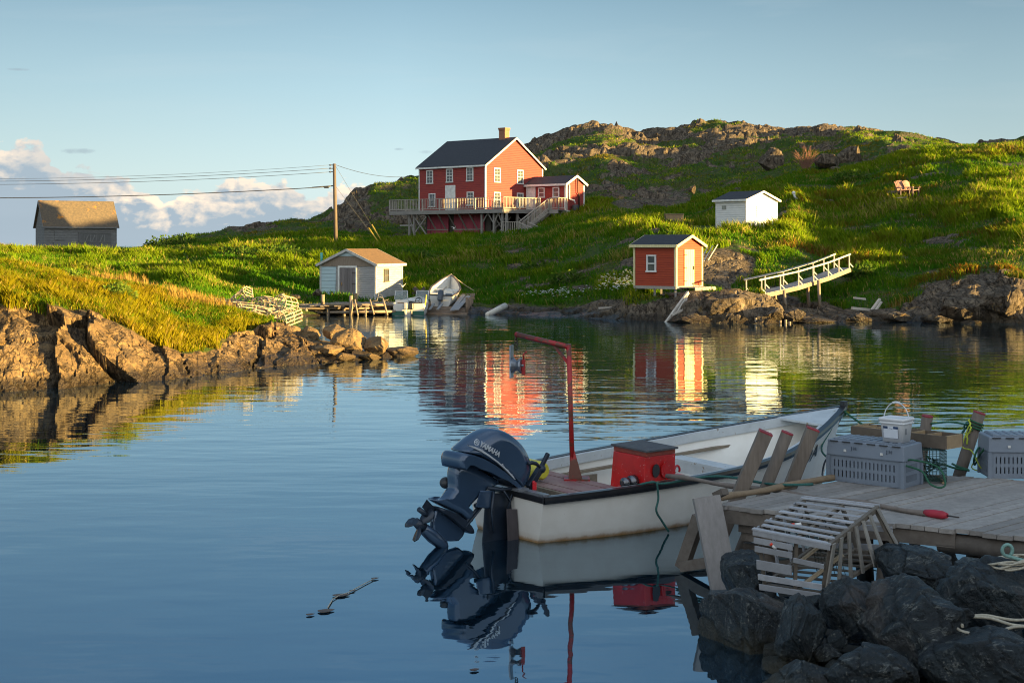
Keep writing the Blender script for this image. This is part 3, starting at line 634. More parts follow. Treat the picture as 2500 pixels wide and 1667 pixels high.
    ok = (rock+.5*vn(P/.9, 9) < .35+.1)
    px, X, Y, z, P, cl = [q[ok] for q in (px, X, Y, z, P, cl)]; n = len(X)
    red = sstep(.1, .45, fbm(P/5, 3, 102))
    tint = np.c_[sstep(-.4, .5, cl+rng.uniform(-.4, .4, n)), (rng.uniform(0, 1, n) < .16)*.6, red*.45]
    blades('heath', X, Y, z, rng.uniform(.08, .26, n)*(1+cl).clip(.3), rng.uniform(.08, .2, n), .8, tint, GRASS, 'low heath and moss between the outcrops of the rocky hill', 'heath', kink=False)
fields()

# ---------------------------------------------------------------- buildings
RED = siding('red_clapboard', (.30, .040, .024), (.21, .024, .026), .16, (.42, .13, .09), .75, .68)
RED2 = siding('red_shed_clapboard', (.36, .048, .011), (.27, .032, .012), .115, (.46, .14, .06), .75, .70)
PANEL = siding('red_panel', (.42, .07, .10), (.30, .05, .08), .5, None, .8, vertical=True)
WHITEC = siding('white_clapboard', (.72, .71, .68), (.60, .60, .58), .15, (.30, .29, .27), .75, .66)
BLUEC = siding('pale_blue_clapboard', (.40, .52, .56), (.33, .45, .50), .20, (.50, .50, .48), .7, .72)
GREYC = siding('weathered_white_clapboard', (.46, .45, .42), (.30, .29, .27), .13, (.16, .14, .12), .85, .60)
BARNC = siding('weathered_grey_clapboard', (.20, .20, .195), (.12, .12, .118), .17, (.30, .29, .27), .9, .60)
TRIM = plain('white_trim', (.72, .72, .69), (.56, .55, .52), .6, 0, 4, .1, stain=((.35, .32, .27), 3, .68))
CREAM = plain('cream_paint', (.66, .60, .34), (.52, .45, .22), .55, 0, 3, .1, stretch=(6, 6, 1))
SHINGLE = plain('dark_shingle', (.040, .044, .052), (.022, .025, .032), .9, 0, 9, .6)
SHINGLEB = plain('brown_shingle', (.165, .095, .040), (.10, .06, .03), .9, 0, 7, .6, stretch=(1, 1, 2))
BARNROOF = plain('lichen_roof', (.135, .10, .062), (.08, .065, .048), .92, 0, 5, .5, stain=((.42, .17, .02), .5, .60))
BRICK = plain('brick', (.36, .16, .09), (.24, .10, .06), .9, 0, 12, .6)
GLASS = plain('window_glass', (.055, .07, .085), (.10, .11, .11), .08, 0, 2, 0)
DECKW = woodm('weathered_timber', (.34, .32, .29), (.22, .20, .18), 'n')
DECKP = woodm('pale_railing_timber', (.46, .42, .36), (.32, .29, .25), 'n')
DARKW = woodm('dark_timber', (.12, .10, .085), (.07, .06, .05), 'n')
BLACK = plain('black_plastic', (.018, .019, .021), (.03, .03, .032), .45, 0, 5, .1)
IRON = plain('dark_iron', (.05, .05, .05), (.09, .06, .04), .6, .6, 8, .2)
Z = Vector((0, 0, 1))

class Fr:
    """wall frame: K the near corner, A and B unit directions of the two walls that meet there"""
    def __init__(s, K, A_, B_): s.K = Vector(K); s.A = Vector(A_).normalized(); s.B = Vector(B_).normalized()
    def __call__(s, a, b, z): return Vector((s.K.x, s.K.y, 0))+s.A*a+s.B*b+Z*z

def slab(mb, p0, p1, p2, p3, th):    # four corners ccw from outside, thickness inward/down
    n = (Vector(p1)-Vector(p0)).cross(Vector(p3)-Vector(p0)).normalized()
    if n.z < 0: n = -n
    return mb.hexa([Vector(p)-n*th for p in (p0, p1, p2, p3)]+[Vector(p) for p in (p0, p1, p2, p3)])

def window(th, c, tang, nrm, wd, h, fw=.09, mat=None, bars=(1, 1), depth=.07, glass=None, name='window'):
    c = Vector(c); tang = Vector(tang).normalized(); nrm = Vector(nrm).normalized(); ax = (tang, nrm, Z)
    m = MB(); o = nrm*(depth/2-.01)
    m.box(c+o+Z*(h/2-fw/2), (wd, depth, fw), ax); m.box(c+o-Z*(h/2-fw/2)+nrm*.01, (wd+.06, depth+.03, fw), ax)
    for s_ in (-1, 1): m.box(c+o+tang*s_*(wd/2-fw/2), (fw, depth-.006, h-2*fw), ax)
    iw, ih = wd-2*fw, h-2*fw
    m.box(c+nrm*.018, (iw, .05, .055), ax)                   # meeting rail
    for k in range(bars[0]): m.box(c+nrm*.012+tang*(iw*((k+1)/(bars[0]+1)-.5)), (.025, .03, ih), ax)
    for half in (-1, 1):
        for k in range(bars[1]): m.box(c+nrm*.010+Z*half*(ih/4)+Z*(ih/2)*((k+1)/(bars[1]+1)-.5), (iw, .026, .022), ax)
    f = m.build(name, mat or TRIM, th)
    p = MB(); p.box(c+nrm*.004, (iw, .012, ih), ax); p.build('pane', glass or GLASS, f); return f

def door(th, c, tang, nrm, wd, h, mat, trim=None, handle=True, braces=0, name='door'):
    c = Vector(c); tang = Vector(tang).normalized(); nrm = Vector(nrm).normalized(); ax = (tang, nrm, Z)
    m = MB(); k = max(3, int(wd/.16)); bw = wd/k
    for i in range(k): m.box(c+tang*(bw*(i+.5)-wd/2)+nrm*.03, (bw*.93, .05+.004*(i % 2), h), ax)
    for b in range(braces): m.box(c+nrm*.066+Z*(h*((b+.5)/braces-.5)), (wd*.9, .02, .09), ax)
    d = m.build(name, mat, th)
    if trim:
        t = MB(); t.box(c+Z*(h/2+.05)+nrm*.03, (wd+.2, .08, .1), ax)
        for s_ in (-1, 1): t.box(c+tang*s_*(wd/2+.05)+nrm*.03, (.1, .076, h), ax)
        t.build('door_frame', trim, d)
    if handle:
        t = MB(); t.box(c+tang*(wd*.36)+nrm*.08, (.03, .06, .18), ax)
        for s_ in (-.7, 0, .7): t.box(c-tang*(wd*.40)+nrm*.07+Z*s_*h/2, (.22, .02, .035), ax)
        t.build('handle', IRON, d)
    return d

def hut(name, label, cat, fr, la, lb, z0, ze, zr, gable, wall, roof, trim, over=.18, th_=.09, sagr=0, wallA=None):
    """gable='B': the wall along B carries the gable; 'A': the wall along A does"""
    c = fr(la/2, lb/2, z0); t = thing(name, label, cat, c)
    def body(m, sides):
        P = fr
        if gable == 'B':
            g0 = [P(0, 0, z0), P(0, lb, z0), P(0, lb, ze), P(0, lb/2, zr), P(0, 0, ze)]; g1 = [p+fr.A*la for p in g0]
            fs = {'front': [P(0, 0, z0), P(la, 0, z0), P(la, 0, ze), P(0, 0, ze)], 'back': [P(0, lb, z0), P(la, lb, z0), P(la, lb, ze), P(0, lb, ze)]}
            fs2 = {'gable': g0, 'gable2': g1}
        else:
            g0 = [P(0, 0, z0), P(la, 0, z0), P(la, 0, ze), P(la/2, 0, zr), P(0, 0, ze)]; g1 = [p+fr.B*lb for p in g0]
            fs = {'side': [P(0, 0, z0), P(0, lb, z0), P(0, lb, ze), P(0, 0, ze)], 'side2': [P(la, 0, z0), P(la, lb, z0), P(la, lb, ze), P(la, 0, ze)]}
            fs2 = {'gable': g0, 'gable2': g1}
        allf = {**fs, **fs2}
        for k in sides if sides else allf: m.quad(*allf[k])
        return allf
    if wallA is None:
        m = MB(); body(m, None); w_ = m.build('wall', wall, t)
    else:
        
        for k_ in ('gable', 'gable2', 'side', 'side2'): m = MB(); body(m, [k_]); m.build('wall', wallA if 'g' in k_ else wall, t)
    # roof: two slabs with overhang
    m = MB(); o = over; up = th_*1.05
    half = (lb if gable == 'B' else la)/2; sl = (zr-ze)/half; dz = -sl*o
    if gable == 'B':
        for s_ in (0, 1):
            e = -o if s_ == 0 else lb+o; q = [fr(-o, e, ze+dz+up), fr(la+o, e, ze+dz+up), fr(la+o, lb/2, zr+up), fr(-o, lb/2, zr+up)]; slab(m, *q, th_)
    else:
        for s_ in (0, 1):
            e = -o if s_ == 0 else la+o; q = [fr(e, -o, ze+dz+up), fr(e, lb+o, ze+dz+up), fr(la/2, lb+o, zr+up), fr(la/2, -o, zr+up)]; slab(m, *q, th_)
    rf = m.build('roof', roof, t)
    # trim: corner boards, barge boards, eaves boards
    m = MB(); cw = .11
    for a, b in ((0, 0), (la, 0), (0, lb), (la, lb)):
        sa = 1 if a == 0 else -1; sb = 1 if b == 0 else -1
        m.box(fr(a+sa*cw/2-sa*.02, b-sb*.012, (z0+ze)/2), (cw, .026, ze-z0), (fr.A, fr.B, Z)); m.box(fr(a-sa*.012, b+sb*cw/2-sb*.0, (z0+ze)/2), (.026, cw, ze-z0-.004), (fr.A, fr.B, Z))
    bh = .14
    if gable == 'B':
        for a in (-o-.012, la+o+.012):
            for e in (-o, lb+o): m.beam(fr(a, e, ze+dz+.0), fr(a, lb/2, zr+.0), .03, bh)
        for e in (-o-.014, lb+o+.014): m.beam(fr(-o, e, ze+dz+.02), fr(la+o, e, ze+dz+.02), .03, bh)
    else:
        for b in (-o-.012, lb+o+.012):
            for e in (-o, la+o): m.beam(fr(e, b, ze+dz+.0), fr(la/2, b, zr+.0), .03, bh)
        for e in (-o-.014, la+o+.014): m.beam(fr(e, -o, ze+dz+.02), fr(e, lb+o, ze+dz+.02), .03, bh)
    m.build('trim', trim, t)
    return t

# ================= red house on stilts
def red_house():
    fr = Fr((-2.34, 125, 0), (-.765, .644, 0), (.644, .765, 0)); z0, ze, zr = 6.77, 10.75, 13.25; LA, LB = 8.07, 8.03
    t = hut('red_house', 'large red two storey house with dark roof, brick chimney and railed deck on stilts', 'house', fr, LA, LB, z0-.35, ze, zr, 'B', RED, SHINGLE, TRIM, .22, .12)
    nF, nG = -fr.B, -fr.A                                # outward normals of the front and gable walls
    for a, z in ((7.05-.35, 9.83), (4.6-.35, 9.88), (2.15-.35, 9.92)): window(t, fr(a, 0, z), fr.A, nF, .82, 1.25)
    for a, z in ((6.4, 7.72), (1.75, 7.76)): window(t, fr(a, 0, z), fr.A, nF, .82, 1.25)
    door(t, fr(4.15, 0, 7.87), fr.A, nF, 1.0, 2.1, TRIM, TRIM, False)
    for b, z in ((1.55, 9.85), (4.75, 9.80)): window(t, fr(0, b, z), fr.B, nG, .88, 1.3)
    for b, z in ((1.55, 7.70), (4.75, 7.72)): window(t, fr(0, b, z), fr.B, nG, .88, 1.3)
    m = MB(); cc = fr(1.25, LB/2, 13.2); m.box(cc+Z*.1, (.72, .62, 1.7), (fr.A, fr.B, Z)); m.box(cc+Z*.99, (.84, .74, .14), (fr.A, fr.B, Z)); m.box(cc+Z*.86, (.78, .68, .1), (fr.A, fr.B, Z))
    m.build('chimney', BRICK, t, label='orange brick chimney with corbelled top')
    m = MB()                                             # frieze and skirting boards
    m.beam(fr(0, -.016, ze-.10), fr(LA, -.016, ze-.10), .03, .16)
    m.build('frieze_board', TRIM, t)
    m = MB()                                             # lean basement of red sheets under the house
    for a0, a1 in ((.6, 4.2), (4.9, 7.5)): m.hexa([fr(a0, .5, 3.3), fr(a1, .5, 3.3), fr(a1, .62, 3.3), fr(a0, .62, 3.3), fr(a0, .5, 6.45), fr(a1, .5, 6.45), fr(a1, .62, 6.45), fr(a0, .62, 6.45)])
    m.build('basement_panel', PANEL, t, label='faded purple red sheet panels closing the space under the house')
    m = MB(); m.hexa([fr(-.0, .72, 3.2), fr(7.9, .72, 3.2), fr(7.9, 7.8, 3.2), fr(-.0, 7.8, 3.2), fr(-.0, .72, 6.41), fr(7.9, .72, 6.41), fr(7.9, 7.8, 6.41), fr(-.0, 7.8, 6.41)]); m.build('basement_wall', DARKW, t)
    m = MB()
    for a0, a1 in ((.6, 4.2), (4.9, 7.5)): m.beam(fr(a0, .47, 5.05), fr(a1, .47, 5.05), .06, .10)
    m.build('basement_rail', DECKP, t)
    # annex
    S0 = fr(0, 5.48, 0); fa = Fr(S0+fr.A*-4.71, fr.A, fr.B); w_ = 2.7; la = 4.71; az0, aze, azr = 6.62, 9.1, 9.78
    m = MB(); P = fa
    m.quad(P(0, 0, az0), P(la, 0, az0), P(la, 0, aze), P(0, 0, aze)); m.quad(P(0, w_, az0), P(la, w_, az0), P(la, w_, aze), P(0, w_, aze))
    m.quad(P(0, 0, az0), P(0, w_, az0), P(0, w_, aze), P(0, w_/2, azr), P(0, 0, aze)); m.quad(P(la, 0, az0), P(la, w_, az0), P(la, w_, aze), P(la, w_/2, azr), P(la, 0, aze))
    m.build('annex_wall', RED, t, label='red clapboard walls of the low side annex')
    m = MB(); o = .22; sl = (azr-aze)/(w_/2)
    for e in (-o, w_+o): slab(m, P(-o, e, aze-sl*o+.12), P(la-.01, e, aze-sl*o+.12), P(la-.01, w_/2, azr+.12), P(-o, w_/2, azr+.12), .1)
    m.build('annex_roof', SHINGLE, t)
    m = MB()
    for e in (-o, w_+o): m.beam(P(-o-.015, e, aze-sl*o+.03), P(-o-.015, w_/2, azr+.03), .03, .2)
    m.beam(P(-o, -o-.015, aze-sl*o+.03), P(la-.02, -o-.015, aze-sl*o+.03), .03, .18)
    for b in (0, w_): m.box(P(-.014, b+(.08 if b == 0 else -.08), (az0+aze)/2), (.03, .17, aze-az0), (fr.A, fr.B, Z))
    m.box(P(.08, -.014, (az0+aze)/2), (.17, .03, aze-az0), (fr.A, fr.B, Z)); m.beam(P(-.02, 0, az0+.02), P(-.02, w_, az0+.02), .035, .22)
    m.build('annex_trim', TRIM, t)
    for a in (1.12, 2.78): window(t, P(a, 0, 8.36), fr.A, -fr.B, .74, .92, .09, bars=(0, 0))
    door(t, P(4.0, 0, 7.9), fr.A, -fr.B, .86, 2.05, TRIM, TRIM, False)
    m = MB(); m.tube([P(-.12, 1.75, 7.0), P(-.12, 1.75, 8.1), P(-.18, 1.5, 8.35), P(-.18, 1.45, 10.1)], .06, 8); m.build('stovepipe', IRON, t)
    m = MB(); m.tube([P(-.10, .35, 9.0), P(-.10, .35, 7.75), P(-.35, .75, 7.62), P(-.40, .80, 7.35)], .07, 8); m.build('downpipe', TRIM, t)
    # ---- deck on stilts
    C1 = Vector((-.74, 121.7, 0)); C0 = C1+fr.A*13.7; C2 = C1+fr.B*4.68; C3 = C2-fr.A*2.3; C4 = C3+fr.B*1.0
    E = fa(0, 0, 0); S1 = fr(0, 5.48, 0); K = fr(0, 0, 0); Fl = fr(LA, 0, 0); Cb = Fl+fr.A*2.9; zd = 6.77
    poly = [C0, C1, C2, C3, Vector(E), S1, K, Fl, Cb]
    m = MB(); m.prism([Vector((p.x, p.y, zd-.09)) for p in poly], (0, 0, .085)); m.build('deck_floor', DECKW, t)
    m = MB()
    for p, q in ((C0, C1), (C1, C2), (C2, C3)): 
        dn = (q-p).normalized().cross(Z); m.beam(p+dn*.03+Z*(zd-.20), q+dn*.03+Z*(zd-.20), .06, .32); m.beam(p-dn*1.2+Z*(zd-.22), q-dn*1.2+Z*(zd-.22), .08, .22)
    m.beam(C0+Z*(zd-.2), Cb+Z*(zd-.2), .06, .30); m.build('deck_beam', DECKW, t)
    def rail(p, q, z, name='railing', h=1.0, step=.19, z2=None):
        z2 = z if z2 is None else z2; p = Vector(p); q = Vector(q); L = (q-p).length; n = max(2, int(L/step)); m = MB()
        hor = Vector((q.x-p.x, q.y-p.y, 0)).length
        m.beam(p+Z*(z+h), q+Z*(z2+h), .10, .05); m.beam(p+Z*(z+.10), q+Z*(z2+.10), .045, .07)
        for i in range(n+1):
            f = i/n; c = p.lerp(q, f)+Z*(z+(z2-z)*f); post = i % 11 == 0 or i == n
            wd = .09 if post else .042; m.box(c+Z*(h/2-(.04 if post else -.04)), (wd, wd if post else .03, h-.05+(.08 if post else -.08)), None, math.atan2(q.y-p.y, q.x-p.x))
        return m.build(name, DECKP, t)
    rail(C0, C1, zd); rail(C1, C2, zd); rail(C2-fr.A*0, C2-fr.A*.25, zd); rail(C2-fr.A*1.35, C3, zd); rail(C3, C3+fr.B*1.2, zd); rail(Cb, C0, zd)
    # stilts and braces
    m = MB(); braces = MB()
    def gz(p):
        X, z, r = land(np.array([1250+p.x/p.y*F]), np.array([p.y])); return float(z[0])
    posts = [C1+fr.A*d-Vector((0, 0, 0))+fr.B*.35 for d in (1.35, 2.75, 10.9, 11.5, .4)]+[C1+fr.B*2.2-fr.A*-.3, C1+fr.B*4.2+fr.A*.4, C2-fr.A*1.6+fr.B*.3, C3+fr.B*.7+fr.A*.3]+[C1+fr.A*1.4+fr.B*2.2, C1+fr.A*2.8+fr.B*2.2]
    posts.append(C1+fr.A*-0+fr.B*.4)
    for p in posts:
        g = gz(p)-.3; o_ = MB(); o_.box(Vector((p.x, p.y, (g+zd-.3)/2)), (.17, .17, zd-.3-g), (fr.A, fr.B, Z)); o_.build('stilt', DECKW, t)
    for a in np.arange(.9, 7.8, 1.25):                   # knee braces from the wall up to the deck beam
        braces.beam(fr(a, -.08, 5.1), fr(a, -1.2, zd-.3), .09, .09)
    p1, p2, p3 = posts[0], posts[1], posts[4]
    for u, v in ((p2, p1), (p1, p3)):
        for zz in (5.5,): braces.beam(u+Z*zz, (u+v)/2+Z*(zd-.35), .08, .1); braces.beam(v+Z*zz, (u+v)/2+Z*(zd-.35), .08, .1)
    braces.beam(posts[1]+Z*4.0, posts[9]+Z*6.2, .08, .1); braces.beam(posts[0]+Z*6.1, posts[9]+Z*4.4, .08, .1)
    braces.beam(posts[2]+Z*4.5, posts[3]+Z*6.3, .08, .1); braces.beam(posts[3]+fr.B*1.5+Z*4.4, posts[2]+Z*6.2, .08, .1); braces.beam(posts[2]-fr.A*1.5+Z*4.6, posts[2]+Z*6.2, .08, .1); braces.beam(posts[2]-fr.A*1.5+Z*6.2, posts[2]+Z*4.7, .08, .1)
    braces.beam(posts[3]+fr.A*1.2+Z*5.45, posts[2]+Z*5.45, .08, .12); braces.beam(posts[5]+Z*6.2, posts[6]+Z*4.8, .08, .1); braces.beam(posts[0]+Z*4.2, posts[0]+fr.B*2.2+Z*6.1, .08, .1)
    braces.build('brace', DECKW, t)
    # steps: down left to a landing, then down right to the grass
    top = C2-fr.A*1.25+fr.B*-.1; top.z = zd; bot = Vector((.62, 121.9, 4.72)); side = Vector((.35, .94, 0)).normalized()*.95
    m = MB()
    for s_ in (0, 1): m.beam(top-Z*.15+side*s_-side*.0, bot-Z*.15+side*s_, .06, .28)
    n = 11
    for i in range(n): f = (i+.5)/n; c = top.lerp(bot, f)+side*.5; m.box(c, (.27, .95, .045), None, math.atan2(side.y, side.x)-math.pi/2)
    m.box(bot+side*.5+Vector((-.75, 0, -.04)), (1.7, 1.3, .09)); m.build('steps', DECKP, t)
    for s_ in (0, 1):
        p = top+side*s_; q = bot+side*s_; rail(Vector((p.x, p.y, 0)), Vector((q.x, q.y, 0)), zd, 'stair_railing', .95, .16, 4.72)
    l0 = bot+Vector((-.1, -.12, 0)); l1 = bot+Vector((-1.5, -.12, 0)); rail(Vector((l1.x, l1.y, 0)), Vector((l0.x, l0.y, 0)), 4.68, 'landing_railing', .95, .14)
    b2 = Vector((2.25, 119.6, 3.95)); m = MB(); sd2 = Vector((.9, .35, 0)).normalized()*.9
    st = bot+Vector((-.1, -.15, 0))
    for s_ in (0, 1): m.beam(st+sd2*s_-Z*.12, b2+sd2*s_-Z*.12, .06, .26)
    for i in range(5): m.box(st.lerp(b2, (i+.5)/5)+sd2*.5, (.9, .27, .045), None, math.atan2(sd2.y, sd2.x))
    m.build('steps', DECKP, t)
    for s_ in (0, 1):
        p = st+sd2*s_; q = b2+sd2*s_; rail(Vector((p.x, p.y, 0)), Vector((q.x, q.y, 0)), st.z, 'stair_railing', .9, .16, b2.z)
    m = MB()
    for d in (Vector((-1.4, 0, 0)), Vector((-.1, 0, 0))):
        p = bot+d; m.box(Vector((p.x, p.y, (3.4+4.65)/2)), (.12, .12, 1.25))
    m.build('landing_post', DECKW, t)
    # water butt below the downpipe
    b = MB(); cc = P(-.42, .82, 0); zb = 6.15
    prof = [(.0, .26), (.06, .30), (.35, .335), (.62, .335), (.92, .30), (.98, .27), (1.0, .12)]
    rows = [[Vector((cc.x+math.cos(2*math.pi*j/16)*r_, cc.y+math.sin(2*math.pi*j/16)*r_, zb+h_*1.1)) for j in range(16)] for h_, r_ in prof]
    b.grid(rows, True, True); o_ = b.build('barrel', BLACK); tag(rebase(o_), 'black ribbed plastic barrel under the downpipe beside the red annex', 'barrel')
    m = MB(); m.box(cc+Z*(zb-.25), (.9, .9, .5)); m.build('barrel_stand', DECKW, t)
red_house()

# ================= small red shed by the water
def red_shed():
    a = R(38); fr = Fr((8.02, 69.6, 0), (-math.cos(a), math.sin(a), 0), (math.sin(a), math.cos(a), 0)); z0, ze, zr = 1.61, 3.62, 4.08; LA, LB = 2.45, 2.55
    t = hut('red_shed', 'small red shed on short posts with cream door, standing by the water', 'shed', fr, LA, LB, z0, ze, zr, 'B', RED2, SHINGLE, CREAM, .16, .07)
    window(t, fr(1.40, 0, 2.72), fr.A, -fr.B, .56, .86, .08, TRIM, (0, 0))
    d = door(t, fr(0, 1.20, 2.50), fr.B, -fr.A, .92, 1.84, CREAM, None, True)
    m = MB(); m.beam(fr(-.02, -.02, z0-.07), fr(LA, -.02, z0-.07), .05, .15); m.beam(fr(-.02, -.02, z0-.07), fr(-.02, LB, z0-.07), .05, .15)
    m.hexa([fr(.03, .03, z0-.12)+Z*k*0 for k in (0,)]+[fr(LA-.03, .03, z0-.12), fr(LA-.03, LB-.03, z0-.12), fr(.03, LB-.03, z0-.12), fr(.03, .03, z0-.005), fr(LA-.03, .03, z0-.005), fr(LA-.03, LB-.03, z0-.005), fr(.03, LB-.03, z0-.005)]); m.build('floor_frame', DECKP, t)
    for a_, b_ in ((.05, .05), (1.25, .05), (LA-.08, .05), (.05, 1.2), (LA-.08, LB-.1), (.05, LB-.1)):
        m = MB(); q = fr(a_, b_, .5); m.box(q+Z*.25, (.10, .10, 1.6)); m.build('post', DECKW, t)
    m = MB(); q0 = fr(-.05, .3, z0-.04); q1 = fr(-.05, 2.3, z0-.04); o_ = -fr.A*.85
    for i in range(6): s0 = q0.lerp(q1, i/6+.01); s1 = q0.lerp(q1, (i+1)/6-.01); m.hexa([s0-Z*.045, s1-Z*.045, s1+o_-Z*.045, s0+o_-Z*.045, s0, s1, s1+o_, s0+o_])
    m.beam(q0+o_-Z*.10, q1+o_-Z*.10, .05, .13); m.build('platform', DECKP, t)
red_shed()

# ================= white shed up the slope
def white_shed():
    a = R(50); fr = Fr((15.8, 96, 0), (-math.cos(a), math.sin(a), 0), (math.sin(a), math.cos(a)*1, 0)); fr.B = Vector((math.cos(R(40)), math.sin(R(40)), 0)); z0, ze, zr = 4.62, 6.72, 7.28; LA, LB = 2.7, 3.25
    t = hut('white_shed', 'white clapboard shed with dark roof standing in the grass halfway up the slope', 'shed', fr, LA, LB, z0, ze, zr, 'B', WHITEC, SHINGLE, TRIM, .18, .08)
    m = MB(); m.box(fr(1.95, -.02, 6.22), (.36, .05, .26), (fr.A, fr.B, Z)); m.build('vent', plain('vent_grey', (.30, .31, .27), rough=.7), t)
    m = MB(); c = fr(-.02, 1.62, 5.95)
    for s_ in (-1, 1): m.box(c+fr.B*s_*.5, (.03, .025, .72), (fr.A, fr.B, Z)); m.box(c+Z*s_*.36, (.03, 1.0, .025), (fr.A, fr.B, Z))
    m.box(c+fr.A*.005, (.03, .97, .70), (fr.A, fr.B, Z)); sh = m.build('shutter', WHITEC, t)
    m = MB()
    for k in range(6): m.box(c-fr.B*.56+Z*(.3-k*.13)-fr.A*.02, (.02, .04, .035), (fr.A, fr.B, Z))
    m.build('hinge', IRON, sh)
    m = MB()
    for a_, b_ in ((.1, .1), (1.3, .1), (LA-.1, .1), (.1, 1.6), (.1, LB-.1)): m.box(fr(a_, b_, z0-.25), (.2, .2, .5))
    m.build('footing', DARKW, t)
white_shed()

# ================= pale blue and grey shed on the far wharf
def wharf_shed():
    a = R(20); fr = Fr((-7.605, 79.3, 0), (-math.cos(a), math.sin(a), 0), (math.sin(a), math.cos(a), 0)); z0, ze, zr = .53, 2.57, 3.36; LA, LB = 3.46, 3.6
    t = hut('fishing_shed', 'weathered fishing shed, half pale blue boards, with brown roof on the far wharf', 'shed', fr, LA, LB, z0, ze, zr, 'A', GREYC, SHINGLEB, plain('grey_trim', (.50, .50, .48), (.34, .33, .31), .7), .17, .07, wallA=siding('grey_boards', (.33, .33, .33), (.24, .24, .24), .12, (.42, .42, .40), .8, .62))
    m = MB(); m.hexa([fr(2.5, -.03, z0+.05), fr(LA-.1, -.03, z0+.05), fr(LA-.1, 0.01, z0+.05), fr(2.5, 0.01, z0+.05), fr(2.45, -.03, ze-.15), fr(LA-.1, -.03, ze-.15), fr(LA-.1, .01, ze-.15), fr(2.45, .01, ze-.15)]); m.build('siding_panel', BLUEC, t, label='pale blue clapboard panel left of the door')
    m = MB(); g = [fr(.15, -.035, ze-.12), fr(LA-.15, -.035, ze-.12), fr(LA-.2, -.035, ze+.05), fr(LA/2, -.035, zr-.12), fr(.2, -.035, ze+.05)]; m.prism(g, fr.B*.03); m.build('gable_board', woodm('bare_gable', (.34, .28, .22), (.20, .15, .11), 'z'), t, label='bare brown boards of the gable')
    m = MB(); g = [fr(LA/2-.75, -.055, zr-.36), fr(LA/2+.75, -.055, zr-.36), fr(LA/2, -.055, zr-.08)]; m.prism(g, fr.B*.02); m.build('gable_panel', BLUEC, t)
    door(t, fr(1.72, -.01, z0+.93), fr.A, -fr.B, .98, 1.82, woodm('grey_door', (.24, .215, .21), (.16, .14, .14), 'z'), TRIM, True)
    window(t, fr(0, 1.35, 1.92), fr.B, -fr.A, .62, .76, .07, DARKW, (1, 0))
wharf_shed()

# ================= old barn on the skyline at the left
def barn():
    fr = Fr((-49.3, 150, 0), (-.52, .854, 0), (.854, .52, 0)); z0, ze, zr = 2.9, 5.80, 8.35; LA, LB = 3.9, 7.6
    t = hut('barn', 'old grey weathered barn with steep lichened roof on the skyline at the left', 'barn', fr, LA, LB, z0, ze, zr, 'A', BARNC, BARNROOF, BARNC, .22, .08)
    nrm = -fr.A
    m = MB()
    c = fr(-.05, 5.25, 4.25); ax = (fr.B, nrm, Z)
    m.box(c, (3.5, .06, 1.7), ax); d = m.build('door', woodm('barn_door', (.19, .19, .185), (.10, .10, .10), 'n'), t)
    m = MB(); m.box(c+nrm*.06-Z*.2, (3.3, .05, .09), ax); m.box(c+nrm*.06+Z*.75, (3.5, .07, .08), ax); m.box(c+nrm*.06-Z*.75, (3.5, .05, .12), ax)
    for k in (-1.1, -.45, .2, .55, 1.0): m.box(c+nrm*.07+fr.B*k+Z*.15, (.09, .04, .8), ax)
    for k in (-.8, -.1, .75): m.beam(c+nrm*.08+fr.B*(k-.25)-Z*.3, c+nrm*.08+fr.B*(k+.1)+Z*.5, .04, .09)
    m.build('door_brace', woodm('barn_brace', (.24, .24, .23), (.15, .15, .145), 'n'), d)
    m = MB(); m.box(c+nrm*.02-Z*.98, (3.5, .08, .2), ax); m.build('door_gap', BLACK, d)
    m = MB(); m.box(fr(-.05, 1.5, 4.7), (.06, .9, 1.0), (fr.A, fr.B, Z)); m.beam(fr(-.08, .9, 4.0), fr(-.08, 1.3, 3.4), .05, .1); m.build('patch_board', BARNC, t)
barn()

# ---------------------------------------------------------------- shore things
def ground_z(x, y):
    X, z, r = land(np.array([1250+x/y*F]), np.array([float(y)])); return float(z[0])
def solid(m, name, mat, label, cat, group=None, bev=0):
    o = m.build(name, mat, None, bev); rebase(o); return tag(o, label, cat, group)

